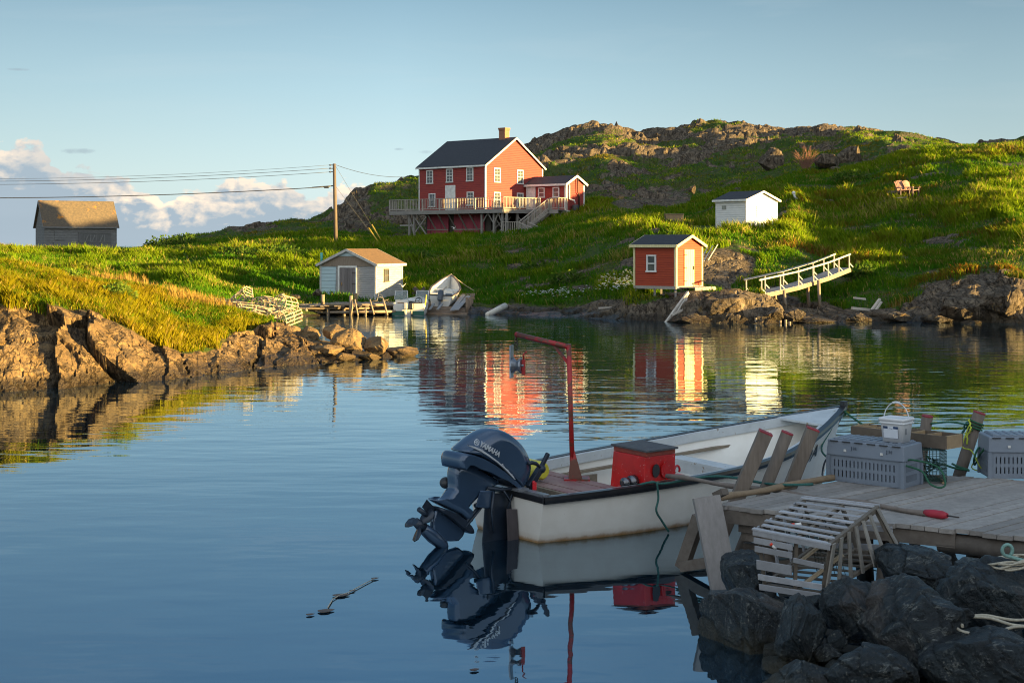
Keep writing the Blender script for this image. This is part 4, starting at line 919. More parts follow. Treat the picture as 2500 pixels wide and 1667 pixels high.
# utility pole and its lines
def pole():
    b = at(820.5, 606, 115); tp = at(816, 400, 115); d = (tp-b)
    t = thing('utility_pole', 'tall wooden utility pole standing between the barn and the red house', 'utility pole', b-Z*.6)
    m = MB(); m.tube([b-Z*.6, b.lerp(tp, .5), tp], [.17, .15, .12], 10); m.build('pole', woodm('pole_wood', (.16, .12, .09), (.09, .07, .055), 'z'), t)
    m = MB()
    for k in (3.5, 11.5, 20): 
        q = at(812, 400+k, 115); m.box(q, (.34, .06, .06)); m.ball(q-Vector((.2, 0, 0)), .075, 8, 5)
    m.build('insulator', IRON, t)
    m = MB(); q = at(797, 457.5, 115); m.box(q, (.36, .14, .16)); m.tube([at(813, 454, 115), at(762, 458, 115)], .045, 6); m.build('cable_clamp', BLACK, t)
    def wire(p0, p1, sag, r, lab, name='overhead_wire', g='overhead wires'):
        pts = [p0.lerp(p1, i/24)-Z*sag*4*(i/24)*(1-i/24) for i in range(25)]
        m = MB(); m.tube(pts, r, 5); solid(m, name, BLACK, lab, 'wire', g)
    far = lambda py: at(-1050, py, 112)
    wire(at(810, 403, 115), far(402), 1.15, .012, 'topmost and thinnest wire running left from the pole')
    wire(at(810, 411, 115), far(408), 1.10, .018, 'second wire from the top running left from the pole')
    wire(at(810, 420, 115), far(418), 1.05, .018, 'third wire from the top running left from the pole')
    wire(at(806, 456, 115), far(450), 1.0, .034, 'thick black cable running left, lowest of the lines from the pole')
    fr = Fr((-2.34, 125, 0), (-.765, .644, 0), (.644, .765, 0))
    wire(at(820, 403, 115), fr(8.07, -.02, 10.0), .45, .018, 'service wire running from the pole to the red house', g=None)
    g1 = at(942, 600, 118); g2 = at(932, 597, 117)
    wire(at(820, 407, 115), at(934, 594, 118), 0.02, .012, 'upper guy wire slanting down from the pole to the yellow guards', 'guy_wire', 'guy wires')
    wire(at(820, 456, 115), at(928, 598, 117), 0.02, .012, 'lower guy wire slanting down from the pole to the yellow guards', 'guy_wire', 'guy wires')
    Y = plain('yellow_plastic', (.62, .42, .03), (.5, .33, .03), .5)
    for (a, b_, k) in ((at(900, 556, 117), at(933, 599, 117), 'longer left'), (at(908, 548, 118), at(937, 593, 118), 'right')):
        m = MB(); m.tube([a, b_-Z*.2], .045, 8); solid(m, 'guy_guard', Y, f'{k} one of two slanting yellow guy wire guards left of the house', 'guy guard', 'guy guards')
pole()

# far wharf
WOODP = woodm('wharf_pole', (.36, .29, .21), (.22, .17, .12), 'n')
def far_wharf():
    t = thing('wharf', 'low old wooden wharf on pole cribbing in front of the fishing shed', 'wharf', (-9, 75, 0))
    zd = .52; m = MB()
    x0, x1 = -14.2, -6.3
    n = 44
    for i in range(n):
        xa = x0+(x1-x0)*i/n; w_ = (x1-x0)/n; yf = 73.4+random.uniform(-.12, .1)+(0 if i > 20 else .5); jz = random.uniform(-.015, .015)
        yb = 83 if i > 18 else 75.6
        m.box((xa+w_/2, (yf+yb)/2, zd+jz-.03), (w_*.9, yb-yf, .06))
    m.build('deck', woodm('wharf_deck', (.34, .28, .22), (.22, .18, .14), 'y'), t)
    m = MB()
    for y, z in ((73.7, zd-.13), (74.0, zd-.36), (75.4, zd-.15)): m.tube([(x0, y, z), ((x0+x1)/2, y+.02, z-.03), (x1, y, z)], .075, 8)
    m.tube([(-9.4, 73.45, .16), (-6.0, 73.35, .22)], .07, 8); m.tube([(-9.6, 73.4, zd+.05), (-6.1, 73.4, zd+.02)], .06, 8)
    m.build('stringer', WOODP, t)
    for x in (-14.0, -12.9, -11.8, -10.7, -9.5, -8.7, -7.6, -6.5):
        m = MB(); m.tube([(x, 73.75, -.9), (x+random.uniform(-.05, .05), 73.72, zd-.1)], .085, 8); m.build('pile', WOODP, t)
    for px, y0, y1, Y in ((690, 716, 742, 74.2), (788, 719, 740, 74.2), (857, 722, 772, 73.3)):
        a = at(px, y0, Y); b = at(px, y1+3, Y); m = MB(); m.tube([b, a], .10, 10); m.build('bollard', WOODP, t)
    # boards showing between the piles
    m = MB()
    for x, w_ in ((-10.9, 1.4), (-9.9, .6), (-8.2, 1.3), (-6.9, .9)): m.box((x, 74.1, .14), (w_, .06, .20))
    m.build('crib_board', WOODP, t)
    def pl(a, b, r, lab):
        m = MB(); m.tube([a, b], r, 8); solid(m, 'leaning_pole', WOODP, lab, 'pole', 'poles leaning on the far wharf')
    pl(at(866, 731, 73.2), at(874, 771, 73.0), .045, 'leftmost leaning pole against the far wharf front')
    pl(at(903, 731, 73.2), at(913, 768, 73.0), .045, 'leaning pole in the middle of the far wharf front')
    pl(at(935, 730, 73.2), at(946, 770, 73.0), .05, 'rightmost leaning pole against the far wharf front')
    pl(at(893, 752, 73.1), at(893, 770, 73.0), .04, 'short upright stake at the foot of the far wharf front')
    # odds and ends on the deck: a leaning frame and a low heap of gear
    m = MB(); a = at(922, 737, 74.6)
    m.tube([a+Vector((-.05, 0, 0)), a+Vector((.05, .1, .42)), a+Vector((.2, .15, .36)), a+Vector((.36, .1, .02))], .025, 6); m.tube([a+Vector((.02, .05, .28)), a+Vector((.28, .1, .2))], .02, 6)
    solid(m, 'wooden_hoop', DECKP, 'bent wooden hoop frame leaning by the shed corner on the far wharf', 'hoop frame')
    m = MB(); random.seed(3)
    for k in range(26):
        c = at(905+random.uniform(0, 50), 738.5, 74.4)+Vector((0, random.uniform(-.2, .2), random.uniform(.03, .14))); m.tube([c, c+Vector((random.uniform(-.2, .2), random.uniform(-.1, .1), random.uniform(-.04, .05)))], .02, 5)
    solid(m, 'gear_heap', DARKW, 'low dark heap of rope and gear on the far wharf edge', 'gear heap')
    m = MB(); m.box(at(869, 729, 74.6), (.14, .14, .55)); solid(m, 'black_canister', BLACK, 'small black canister beside the shed door on the far wharf', 'canister')
    m = MB(); m.tube([at(785, 617, 82), at(785, 641, 82)], .07, 8); solid(m, 'turquoise_post', plain('turquoise', (.10, .50, .45)), 'short turquoise plastic post in the grass behind the shed roof', 'marker post')
far_wharf()

# hull of a small open boat, used for the two boats by the far shore and for the skiff at the wharf
def hull_mesh(L, sheer, gb, wb, rake, fl, bot, N=28, M=9, th=.035, transom_rake=0.0):
    """local: x forward from the transom, y to port, z up. returns (outer+inner shell MB, function gunwale(t, side))"""
    def curve(tab, t): return float(np.interp(t, [a for a, _ in tab], [b for _, b in tab]))
    def sm(tab, t): return (curve(tab, max(0, t-.25))+2*curve(tab, t)+curve(tab, min(1.0*L+9, t+.25)))/4 if .25 < t < L-.25 else curve(tab, t)
    ts = [L*(1-(1-i/N)**1.25) for i in range(N+1)]
    def sect(t, k, inset=0.0):
        g = max(0, sm(gb, t)-inset); w_ = max(0, sm(wb, t)-inset); zg = sm(sheer, t); zb = sm(bot, t)+inset
        f = k/M                                    # 0 keel .. 1 gunwale
        if f < .34: q = f/.34; y = w_*.86*q**.8; z = zb+(max(0.0, .55*(0-zb)))*q**2.2
        elif f < .5: q = (f-.34)/.16; y = w_*(.86+.14*math.sin(q*math.pi/2)); z0 = zb+.55*(0-zb); z = z0+(.03-z0)*q
        else: q = (f-.5)/.5; y = w_+(g-w_)*(q**.85); z = .03+(zg-.03)*q
        x = t+rake*max(0, (t-L*.80)/(L*.20))**1.6*max(0, (z-zb)/(zg-zb))-transom_rake*max(0, 1-t/(L*.2))*max(0, (z+.2))
        return x, y, z
    m = MB()
    for ins in (0, th):
        for sgn in (1, -1):
            rows = []
            for t in ts:
                r_ = []
                for k in range(M+1):
                    x, y, z = sect(t, k, ins)
                    if ins and k < 4: z = max(z, curve(fl, t))
                    r_.append(Vector((x-(th if ins and t > L*.97 else 0)+(th if ins and t < .01 else 0), sgn*y, z)))
                rows.append(r_)
            m.grid(rows, True)
    # transom, outside and inside
    for ins, xo in ((0, 0), (th, th)):
        rows = []
        for k in range(M+1):
            x, y, z = sect(0, k, ins); rows.append([Vector((x+xo, y, z)), Vector((x+xo, 0, z)), Vector((x+xo, -y, z))])
        m.grid(rows, False)
    def gun(t, s_): x, y, z = sect(min(t, L), M); return Vector((x, s_*y, z))
    return m, gun, sect, ts
def rub(gun, ts, s_, out, wd, h, drop=0.0):
    pts = [gun(t, s_) for t in ts]; m = MB(); rows = []
    for i, p in enumerate(pts):
        d = (pts[min(i+1, len(pts)-1)]-pts[max(i-1, 0)]); d.z = 0; d.normalize(); n = Vector((d.y, -d.x, 0))*(-s_)
        a = p+n*out-Z*drop
        rows.append([a-n*wd, a, a-Z*h*.5+n*.006, a-Z*h, a-Z*h-n*wd, a-n*wd*1.0-Z*h*.5])
    m.grid([[v for v in r_] for r_ in rows], False, True); return m

BOATW = plain('boat_white', (.70, .70, .66), (.62, .61, .56), .45, 0, 3, .05, stain=((.40, .33, .22), 5, .70))
def place(meshes, M_):
    for o in meshes: pass
def dory():
    # white boat hauled up stern first on the log slip
    s0 = at(1075, 745, 77.0); b0 = at(1098, 713, 81.8); d = (b0-s0).normalized()
    t = bpy.data.objects.new('open_boat', None); COL.objects.link(t)
    tag(t, 'white open boat with grey outboard hauled up on the log slipway', 'boat')
    X = d; Yv = Z.cross(X).normalized(); Zv = X.cross(Yv)
    roll = R(3); Yv, Zv = Yv*math.cos(roll)+Zv*math.sin(roll), Zv*math.cos(roll)-Yv*math.sin(roll)
    Mx = Matrix(((X.x, Yv.x, Zv.x, s0.x), (X.y, Yv.y, Zv.y, s0.y), (X.z, Yv.z, Zv.z, s0.z), (0, 0, 0, 1)))
    t.matrix_basis = Mx
    L = 4.9
    sheer = [(0, .56), (2, .56), (3.6, .70), (4.9, .98)]; gb = [(0, .62), (1.2, .80), (2.6, .84), (3.8, .60), (4.5, .30), (4.9, 0.02)]; wb = [(0, .50), (1.2, .66), (2.5, .66), (3.6, .42), (4.4, .16), (4.9, .01)]
    m, gun, sect, ts = hull_mesh(L, sheer, gb, wb, .35, [(0, .06), (4.9, .25)], [(0, -.10), (3.5, -.12), (4.9, .05)], 20, 9)
    def put(mb, name, mat, par=t):
        mb.v = [tuple(Mx @ Vector(v)) for v in mb.v]; return mb.build(name, mat, par)
    put(m, 'hull', BOATW)
    for s_ in (-1, 1): put(rub(gun, ts, s_, .03, .09, .05), 'gunwale', plain('gunwale_dark', (.10, .08, .08)))
    m = MB(); m.box((0.0, 0, .55), (.06, 1.2, .05)); put(m, 'transom_rail', BLACK)
    for x in (1.4, 3.0):
        m = MB(); m.box((x, 0, .40), (.26, 1.5 if x < 2 else 1.35, .05)); put(m, 'thwart', BOATW)
    m = MB(); m.box((.75, -.35, .36), (.45, .35, .28)); put(m, 'fuel_box', BLACK)
    m = MB(); m.tube([(1.7, .35, .35), (3.4, .05, .5)], .03, 6); put(m, 'oar', DECKP)
    # tilted motor, seen from behind
    G = plain('motor_grey', (.055, .075, .095), (.04, .05, .07), .35)
    m = MB(); prof = [(-.42, .30), (-.30, .66), (-.02, .86), (.25, .78), (.28, .52), (.0, .42), (-.2, .28)]
    for y0, sc in ((-.14, 1),): m.prism([(x-.0, y0, z) for x, z in prof], (0, .28, 0))
    mo = put(m, 'outboard_motor', G)
    mo.modifiers.new('bevel', 'BEVEL').width = .06
    m = MB(); m.prism([(-.30, -.06, .35), (-.62, -.06, -.15), (-.48, -.06, -.2), (-.12, -.06, .30)], (0, .12, 0)); m.tube([(-.8, 0, -.2), (-.42, 0, -.12)], .06, 8)
    for k in range(3): a = 2.1*k+.4; m.box((-.8, .12*math.cos(a), -.2+.12*math.sin(a)), (.03, .12, .16), None)
    put(m, 'lower_unit', G, mo)
    m = MB(); m.box((-.05, 0, .44), (.22, .26, .36)); put(m, 'bracket', BLACK, mo)
    # painter to the bank
    a = Mx @ Vector((5.2, 0, 1.0)); b = at(1178, 719, 84)
    m = MB(); m.tube([a.lerp(b, i/8)-Z*.12*math.sin(math.pi*i/8) for i in range(9)], .022, 5); solid(m, 'painter_rope', plain('rope_tan', (.55, .45, .30)), 'pale rope from the bow of the hauled up boat to the bank', 'rope')
dory()

def log_slip():
    t = thing('slipway', 'sloping slipway of round logs with two grey planks beside the white boat', 'slipway', (-3.2, 78, 0))
    a0, a1 = at(1041, 766, 74.6), at(1140, 768, 74.6); b0, b1 = at(1040, 719, 82), at(1160, 719, 82); n = 17
    for i in range(n):
        f = i/(n-1); p = a0.lerp(b0, f); q = a1.lerp(b1, f); m = MB(); r_ = random.uniform(.07, .095); m.tube([p-Z*.02, q-Z*.02], r_, 8); m.build('log', woodm('slip_log', (.30, .21, .14), (.17, .12, .08), 'n') if i == 0 else bpy.data.materials['slip_log'], t)
    m = MB()
    for px in (1046, 1122, 1134): m.tube([at(px, 772, 74.8)-Z*.1, at(px+10, 722, 81.8)-Z*.12], .09, 8)
    m.build('runner', bpy.data.materials['slip_log'], t)
    m = MB()
    for k in range(5): q = at(1140+k*4, 735+6*(k % 2), 75.2+k*1.3); m.tube([q-Z*.8, q+Z*.2], .08, 7)
    m.build('post', bpy.data.materials['slip_log'], t)
    g = woodm('grey_plank', (.36, .36, .36), (.24, .24, .24), 'n')
    for a, b, lab in ((at(1104, 764, 74.4), at(1131, 727, 79), 'left one of the two grey planks lying on the log slipway'), (at(1114, 763, 74.4), at(1144, 729, 79), 'right one of the two grey planks lying on the log slipway'),
                      (at(1049, 762, 74.4), at(1059, 748, 76), 'short grey skid plank under the left of the white boat'), (at(1068, 762, 74.4), at(1080, 748, 76), 'short grey skid plank under the right of the white boat')):
        w_ = .24 if 'skid' not in lab else .12; m = MB(); m.beam(a+Z*.14, b+Z*.14, w_, .05); solid(m, 'plank', g, lab, 'plank', 'planks on the slipway')
log_slip()

def motorboat():
    s0 = Vector((-5.35, 73.3, 0)); t = thing('motorboat', 'small white motorboat with windscreen and green stripe moored at the far wharf', 'boat', s0, R(90-4))
    Mx = t.matrix_basis.copy()
    L = 3.9
    m, gun, sect, ts = hull_mesh(L, [(0, .62), (2, .66), (3.9, .86)], [(0, .80), (1.5, .88), (2.8, .66), (3.9, .02)], [(0, .72), (1.5, .78), (2.8, .48), (3.9, .01)], .4, [(0, .12), (3.9, .3)], [(0, -.15), (3.9, -.05)], 16, 9)
    def put(mb, name, mat, par=t): mb.v = [tuple(Mx @ Vector(v)) for v in mb.v]; return mb.build(name, mat, par)
    put(m, 'hull', BOATW)
    m = MB()
    for s_ in (-1, 1): m.hexa([(-.03, s_*.82, .02), (-.03, s_*.2, .02), (.06, s_*.2, .02), (.06, s_*.82, .02), (-.03, s_*.82, .24), (-.03, s_*.2, .24), (.06, s_*.2, .24), (.06, s_*.82, .24)])
    put(m, 'stripe', plain('green_hull', (.012, .11, .075), rough=.4))
    m = MB(); m.box((1.35, .52, .66), (.3, .68, .20)); m.box((1.35, -.52, .66), (.3, .68, .20)); m.box((2.6, 0, .70), (1.9, 1.1, .06)); put(m, 'foredeck', BOATW)
    GL = plain('screen_glass', (.30, .36, .38), (.24, .30, .32), .12); GL.node_tree.nodes['Principled BSDF'].inputs['Alpha'].default_value = .38
    for s_ in (-1, 1):
        m = MB(); c = Vector((1.35, s_*.55, 1.05)); m.prism([(1.28, s_*.22, .78), (1.28, s_*.90, .78), (1.40, s_*.84, 1.22), (1.40, s_*.26, 1.22)], (.03, 0, 0)); w_ = put(m, 'windscreen', GL)
        m = MB()
        for a, b in (((1.29, s_*.20, .78), (1.42, s_*.25, 1.24)), ((1.29, s_*.92, .78), (1.42, s_*.86, 1.24)), ((1.42, s_*.25, 1.24), (1.42, s_*.86, 1.24))): m.tube([a, b], .018, 5)
        put(m, 'frame', TRIM, w_)
    m = MB(); c = Vector((.92, -.42, .72)); m.tube([c+Vector((0, .17*math.cos(a), .17*math.sin(a))) for a in np.linspace(0, 2*math.pi, 15)], .02, 6, False)
    for k in range(3): m.tube([c, c+Vector((0, .16*math.cos(k*2.09), .16*math.sin(k*2.09)))], .014, 5)
    m.tube([c, c+Vector((.2, 0, -.05))], .02, 5); put(m, 'steering_wheel', BLACK)
    m = MB()
    for y in (.42, -.40): m.box((.62, y, .34), (.4, .46, .36)); m.box((.62, y, .56), (.06, .46, .18))
    put(m, 'seat', plain('dark_seat', (.05, .04, .035)))
    for y, nm in ((.10, 0), (-.20, 1)):
        m = MB(); m.box((-.16, y, .50), (.30, .2, .34)); m.box((-.20, y, .16), (.12, .09, .5)); o = put(m, 'outboard_motor', plain('motor_pale', (.40, .42, .42)) if nm == 0 else BLACK); o.modifiers.new('bevel', 'BEVEL').width = .04
    m = MB(); m.tube([at(1038, 745, 73.4), at(1041, 720, 73.4)], .035, 6); solid(m, 'yellow_pole', plain('yellow_paint', (.75, .55, .05)), 'slim yellow pole standing upright at the right of the motorboat', 'pole')
motorboat()

def crossed():
    m = MB(); Y = 80
    m.beam(at(1010, 702, Y), at(1030, 722, Y), .12, .22); m.beam(at(1036, 701, Y+.3), at(1024, 722, Y+.3), .10, .18); m.beam(at(1006, 716, Y+.2), at(1040, 717, Y+.2), .1, .14)
    solid(m, 'crossed_timbers', DARKW, 'dark timbers crossed in an X on the bank behind the motorboat', 'timbers')
    m = MB(); a, b = at(1190, 768, 73.5), at(1233, 747, 75.5); m.tube([a-Z*.12, a, b], [.10, .13, .17], 12); solid(m, 'white_log', plain('bleached_log', (.62, .58, .50), (.5, .46, .38), .8, 0, 3, .4), 'bleached white log slanting from the bank into the water', 'log')
crossed()

# gulls
def gull(name, c, sc, label, rot=0):
    M_ = Matrix.Translation(c) @ Matrix.Rotation(rot, 4, 'Z') @ Matrix.Scale(sc, 4)
    rows = []
    for x, r_, z in ((-.30, .005, .01), (-.24, .035, .0), (-.10, .075, -.01), (.05, .085, 0), (.16, .06, .03), (.22, .042, .055), (.27, .04, .06), (.31, .02, .055), (.36, .004, .045)):
        rows.append([Vector((x, r_*math.cos(a), z+r_*.9*math.sin(a))) for a in np.linspace(0, 2*math.pi, 11)[:-1]])
    m = MB(); m.grid(rows, True, True)
    for s_, pts in ((1, [(.08, .05, .04, .10), (.12, .28, .22, .095), (.02, .52, .30, .075), (-.14, .74, .26, .012)]), (-1, [(.08, -.05, .04, .10), (.12, -.26, .24, .095), (.02, -.46, .38, .075), (-.12, -.66, .44, .012)])):
        m.grid([[Vector((x+w_, y, z)), Vector((x+w_*.2, y, z+.02)), Vector((x-w_, y, z-.005)), Vector((x+w_*.1, y, z-.012))] for x, y, z, w_ in pts], True, True)
    m.v = [tuple(M_ @ Vector(v)) for v in m.v]
    return solid(m, name, plain('gull_white', (.80, .78, .72)) if 'gull_white' not in bpy.data.materials else bpy.data.materials['gull_white'], label, 'gull', 'gulls in flight')
gull('gull', at(1108, 558, 104), .42, 'white gull in flight in front of the stilts of the red house', R(35))
gull('gull', at(983, 699, 73.5), .40, 'white gull in flight beside the corner of the fishing shed', R(60))

# gangway up the right-hand bank
def gangway():
    p0, p1, p2, p3 = Vector((12.1, 69.6, 1.20)), Vector((14.4, 71.6, 1.58)), Vector((16.4, 73.6, 2.02)), Vector((17.9, 75.2, 2.44))
    t = thing('gangway', 'long grey wooden gangway with white railings climbing from the rocks to the bank', 'gangway', p0)
    off = Vector((-.62, .78, 0))
    def pt(s):
        pts = [p0, p1, p2, p3]; k = min(2, int(s*3)); return pts[k].lerp(pts[k+1], s*3-k)
    m = MB(); n = 46
    for i in range(n):
        a, b = pt(i/n), pt((i+.88)/n); m.hexa([a-Z*.04, b-Z*.04, b+off-Z*.04, a+off-Z*.04, a, b, b+off, a+off])
    m.build('deck', woodm('gangway_deck', (.36, .35, .34), (.26, .25, .24), 'n'), t)
    m = MB()
    for o_ in (Vector((0, 0, 0)), off):
        for i in range(12): m.beam(pt(i/12)+o_-Z*.13, pt((i+1)/12)+o_-Z*.13, .07, .17)
    m.build('beam', WOODP, t)
    RP = plain('rail_white', (.48, .46, .42), (.34, .32, .29), .75)
    for o_, sh in ((Vector((0, 0, 0)), 0), (off, 0)):
        m = MB()
        for i in range(12): m.beam(pt(i/12)+o_+Z*.72, pt((i+1)/12)+o_+Z*.72, .05, .08)
        r_ = m.build('railing', RP, t)
        for i in range(7):
            s_ = .02+i*.16; m = MB(); q = pt(s_)+o_; m.beam(q-Z*.1, q+Z*.72, .06, .06); m.beam(q+Vector((.22, .1, .06)), q+Z*.28, .035, .05); m.build('railing_post', RP, r_)
    for px, Y in ((1919, 70.8), (1896, 71.6), (2003, 72.4), (1976, 73.4)):
        q = Vector(((px-1250)/F*Y, Y, 0)); g = ground_z(q.x, q.y)-.3; m = MB(); s_ = min(1, max(0, (q.x-12.1)/5.8)); zt = pt(s_).z-.1; m.tube([(q.x, q.y, g), (q.x-.06, q.y, (g+zt)/2), (q.x-.1, q.y, zt)], .085, 9); m.build('support_post', WOODP, t)
gangway()

# deck chairs on the hill with a plank bench
def chairs():
    W = [plain('chair_wood', (.34, .17, .13), (.26, .13, .10)), plain('chair_wood_dark', (.10, .055, .05))]
    b = at(2203, 479, 105)
    t = thing('garden_chair', 'left one of two faded red slatted garden chairs on the hillside', 'chair', b, R(12), 'garden chairs on the hill')
    M_ = t.matrix_basis.copy()
    def put(mb, name, mat): mb.v = [tuple(M_ @ Vector(v)) for v in mb.v]; return mb.build(name, mat, t)
    m = MB()                           # faces -Y; fan back leaning away
    for i in range(7):
        f = (i-3)/3; x0 = f*.20; x1 = f*.33; zt = 1.06-.10*f*f; m.prism([(x0-.03, .16, .30), (x0+.03, .16, .30), (x1+.045, .42, zt), (x1-.045, .42, zt)], (0, .02, 0))
    m.box((0, .36, .74), (.56, .03, .07)); put(m, 'backrest', W[0])
    m = MB()
    for i in range(6): m.box((0, -.36+i*.095, .40-i*.018), (.54, .08, .025))
    put(m, 'seat', W[0])
    for s_ in (-1, 1):
        m = MB(); m.box((s_*.36, -.08, .58), (.13, .74, .03)); put(m, 'armrest', W[0])
        m = MB(); m.box((s_*.31, -.36, .28), (.07, .07, .58)); put(m, 'leg', W[1])
        m = MB(); m.beam((s_*.29, -.40, .40), (s_*.29, .52, .04), .05, .11); m.box((s_*.31, .30, .30), (.05, .06, .54)); put(m, 'leg', W[1])
    t.scale = (1.12,)*3
    c = copy_tree(t); c.location = at(2224, 479, 105.2); c.rotation_euler = (0, 0, R(38)); c['label'] = 'right one of two faded red slatted garden chairs on the hillside'
    m = MB(); a, e = at(2168, 469, 105.9), at(2234, 467.5, 105.9); m.beam(a, e, .2, .15)
    t = thing('plank_bench', 'pale plank bench in front of the two garden chairs', 'bench', (a+e)/2-Z*.4); m.build('plank', WOODP, t)
    for p in (a.lerp(e, .12), a.lerp(e, .88)): m = MB(); m.box(p-Z*.28, (.12, .18, .5)); m.build('leg', DARKW, t)
    m = MB(); m.beam(at(2190, 483, 103.6), at(2212, 482, 103.6), .3, .05); solid(m, 'flat_board', DECKW, 'grey board lying in the grass below the garden chairs', 'board')
chairs()

# leaning timbers and driftwood by the red shed and the bank
def timbers():
    B = plain('bleached_timber', (.50, .46, .40), (.38, .34, .29), .8, 0, 3, .3)
    a, b = at(1622, 783, 67.2), at(1680, 714, 69.0)
    t = thing('timber_frame', 'grey timber frame leaning from the water up to the bank below the red shed', 'timber frame', a)
    m = MB(); m.beam(a-Z*.2, b, .10, .16); m.build('long_plank', B, t)
    m = MB(); m.beam(at(1642, 766, 67.8), at(1677, 726, 68.8), .06, .10); m.beam(at(1650, 768, 67.8), at(1675, 728, 68.6), .06, .1); m.beam(at(1677, 722, 68.8), at(1675, 752, 68.2), .07, .1); m.beam(at(1640, 770, 67.6), at(1676, 752, 68.2), .06, .09); m.build('brace', B, t)
    for (p, q, w_, Y, lab) in (((2080, 752), (2122, 756), .16, 69.8, 'pale driftwood log lying lowest on the dark rocks right of the gangway'), ((2085, 727), (2112, 730), .12, 71, 'short pale driftwood log among grass right of the gangway'),
                            ((2128, 757), (2148, 730), .12, 69.5, 'tilted driftwood plank, left of a crossed pair right of the gangway'), ((2136, 760), (2152, 737), .10, 69.4, 'tilted driftwood plank, right of a crossed pair right of the gangway'),
                            ((1462, 752), (1500, 750), .10, 71.5, 'bleached driftwood board on the shore left of the red shed')):
        m = MB(); m.beam(at(*p, Y), at(*q, Y+.3), w_, w_*.8); solid(m, 'driftwood', B, lab, 'driftwood', 'driftwood on the far shore')
    for px, y0, Y, wl in ((1845, 776, 66.2, 'leftmost and tallest'), (1858, 781, 66.0, 'second from left'), (1905, 782, 66.0, 'middle'), (1918, 780, 66.1, 'second from right'), (1928, 785, 65.9, 'rightmost and shortest')):
        m = MB(); q = at(px, y0, Y); m.tube([(q.x, q.y, -.5), q], .06, 7); solid(m, 'stake', WOODP, f'{wl} of five short stakes sticking out of the water below the promontory', 'stake', 'stakes at the promontory')
    m = MB(); a = at(1700, 635, 82)
    for k in range(3): m.tube([at(1708+k*10, 640-k*2, 80), at(1728+k*12, 603-k*3, 83)], .035, 6)
    solid(m, 'leaning_poles', B, 'thin pale poles leaning on the dark rock behind the red shed', 'poles')
    # black bin, white painted post and pale stone
    t = thing('storage_bin', 'black storage bin standing on the grass between house and white shed', 'bin', at(1645, 546, 104)); q = at(1645, 546, 104)
    m = MB(); m.box(q+Z*.30, (1.3, .8, .62)); m.build('body', BLACK, t, .03); m = MB(); m.box(q+Vector((0, 0, .66)), (1.38, .88, .09)); m.build('lid', BLACK, t, .02)
    m = MB(); q = at(1944, 497, 108); m.tube([q, q+Vector((.02, 0, .35)), q+Vector((-.12, 0, .52)), q+Vector((-.20, 0, .78))], [.14, .09, .08, .10], 8); m.ball(q+Vector((-.2, 0, .8)), .14); solid(m, 'white_post', TRIM, 'crooked white painted post on the mound right of the white shed', 'post')
timbers()

# ---------------------------------------------------------------- the skiff at the wharf
HULLW = None
def hull_paint():
    m, t, b = new_mat('skiff_paint'); geo = t.add('ShaderNodeNewGeometry'); pos = geo.outputs['Position']; s = t.add('ShaderNodeSeparateXYZ'); t.link(pos, s.inputs[0])
    n = t.noise(pos, 3, 6, .6); c = t.mix(t.ramp(n, [(.35, 0.0), (.7, 1.0)]), (.82, .81, .76), (.74, .72, .66))
    # rust and weed stain that hangs along the waterline, and old scuffs
    zz = t.math('ADD', s.outputs[2], t.math('MULTIPLY', t.math('SUBTRACT', t.noise(pos, 5, 5, .7), .5), .09))
    c = t.mix(t.ramp(zz, [(0.0, 1.0), (.02, .8), (.05, .22), (.11, 0.0)]), c, (.34, .19, .06))
    c = t.mix(t.ramp(t.noise(pos, 9, 6, .7), [(.68, 0.0), (.72, .7)]), c, (.30, .27, .20))
    t.link(c, b.inputs['Base Color']); b.inputs['Roughness'].default_value = .33; b.inputs['Coat Weight'].default_value = .2
    bump(t, b, t.noise(pos, 7, 3, .5), .12, .02); return m
INNER = plain('inner_paint', (.56, .60, .62), (.44, .48, .50), .5, 0, 3, .15, stain=((.24, .19, .13), 9, .63))
RUB = plain('black_rail', (.012, .013, .016), (.02, .02, .022), .28, 0, 5, .05)
REDP = plain('worn_red_paint', (.56, .012, .012), (.40, .010, .012), .35, 0, 4, .05, stain=((.50, .36, .34), 30, .635))
REDM = plain('red_rusty_paint', (.42, .012, .014), (.30, .012, .014), .4, 0, 3, .1, stain=((.12, .035, .018), 3.5, .50))
MOTOR = plain('motor_blue_grey', (.040, .078, .140), (.034, .066, .12), .22, .25, 3, .0, coat=.6)
MOTORD = plain('motor_dark', (.020, .032, .052), (.014, .022, .036), .35, .2, 5, .05)
SILVER = plain('silver_lettering', (.62, .66, .70), (.55, .58, .62), .35, .3, 4, 0)
PLYW = woodm('skiff_plank', (.34, .28, .20), (.22, .17, .12), 'n')
ROPEG = plain('teal_rope', (.03, .14, .12), (.02, .09, .08), .8, 0, 40, .6)

def rope(pts, r, mat, label, name='rope', group=None, sub=6, wob=0):
    P = [Vector(p) for p in pts]; out_ = []
    for i in range(len(P)-1):
        p0, p1, p2, p3 = P[max(0, i-1)], P[i], P[i+1], P[min(len(P)-1, i+2)]
        for k in range(sub):
            u = k/sub; out_.append(.5*((2*p1)+(p2-p0)*u+(2*p0-5*p1+4*p2-p3)*u*u+(3*p1-p0-3*p2+p3)*u**3))
    out_.append(P[-1])
    if wob:
        out_ = [q+Vector((random.uniform(-wob, wob), random.uniform(-wob, wob), random.uniform(-wob, wob)*.5)) for q in out_]
    m = MB(); m.tube(out_, r, 7); return solid(m, name, mat, label, 'rope', group)

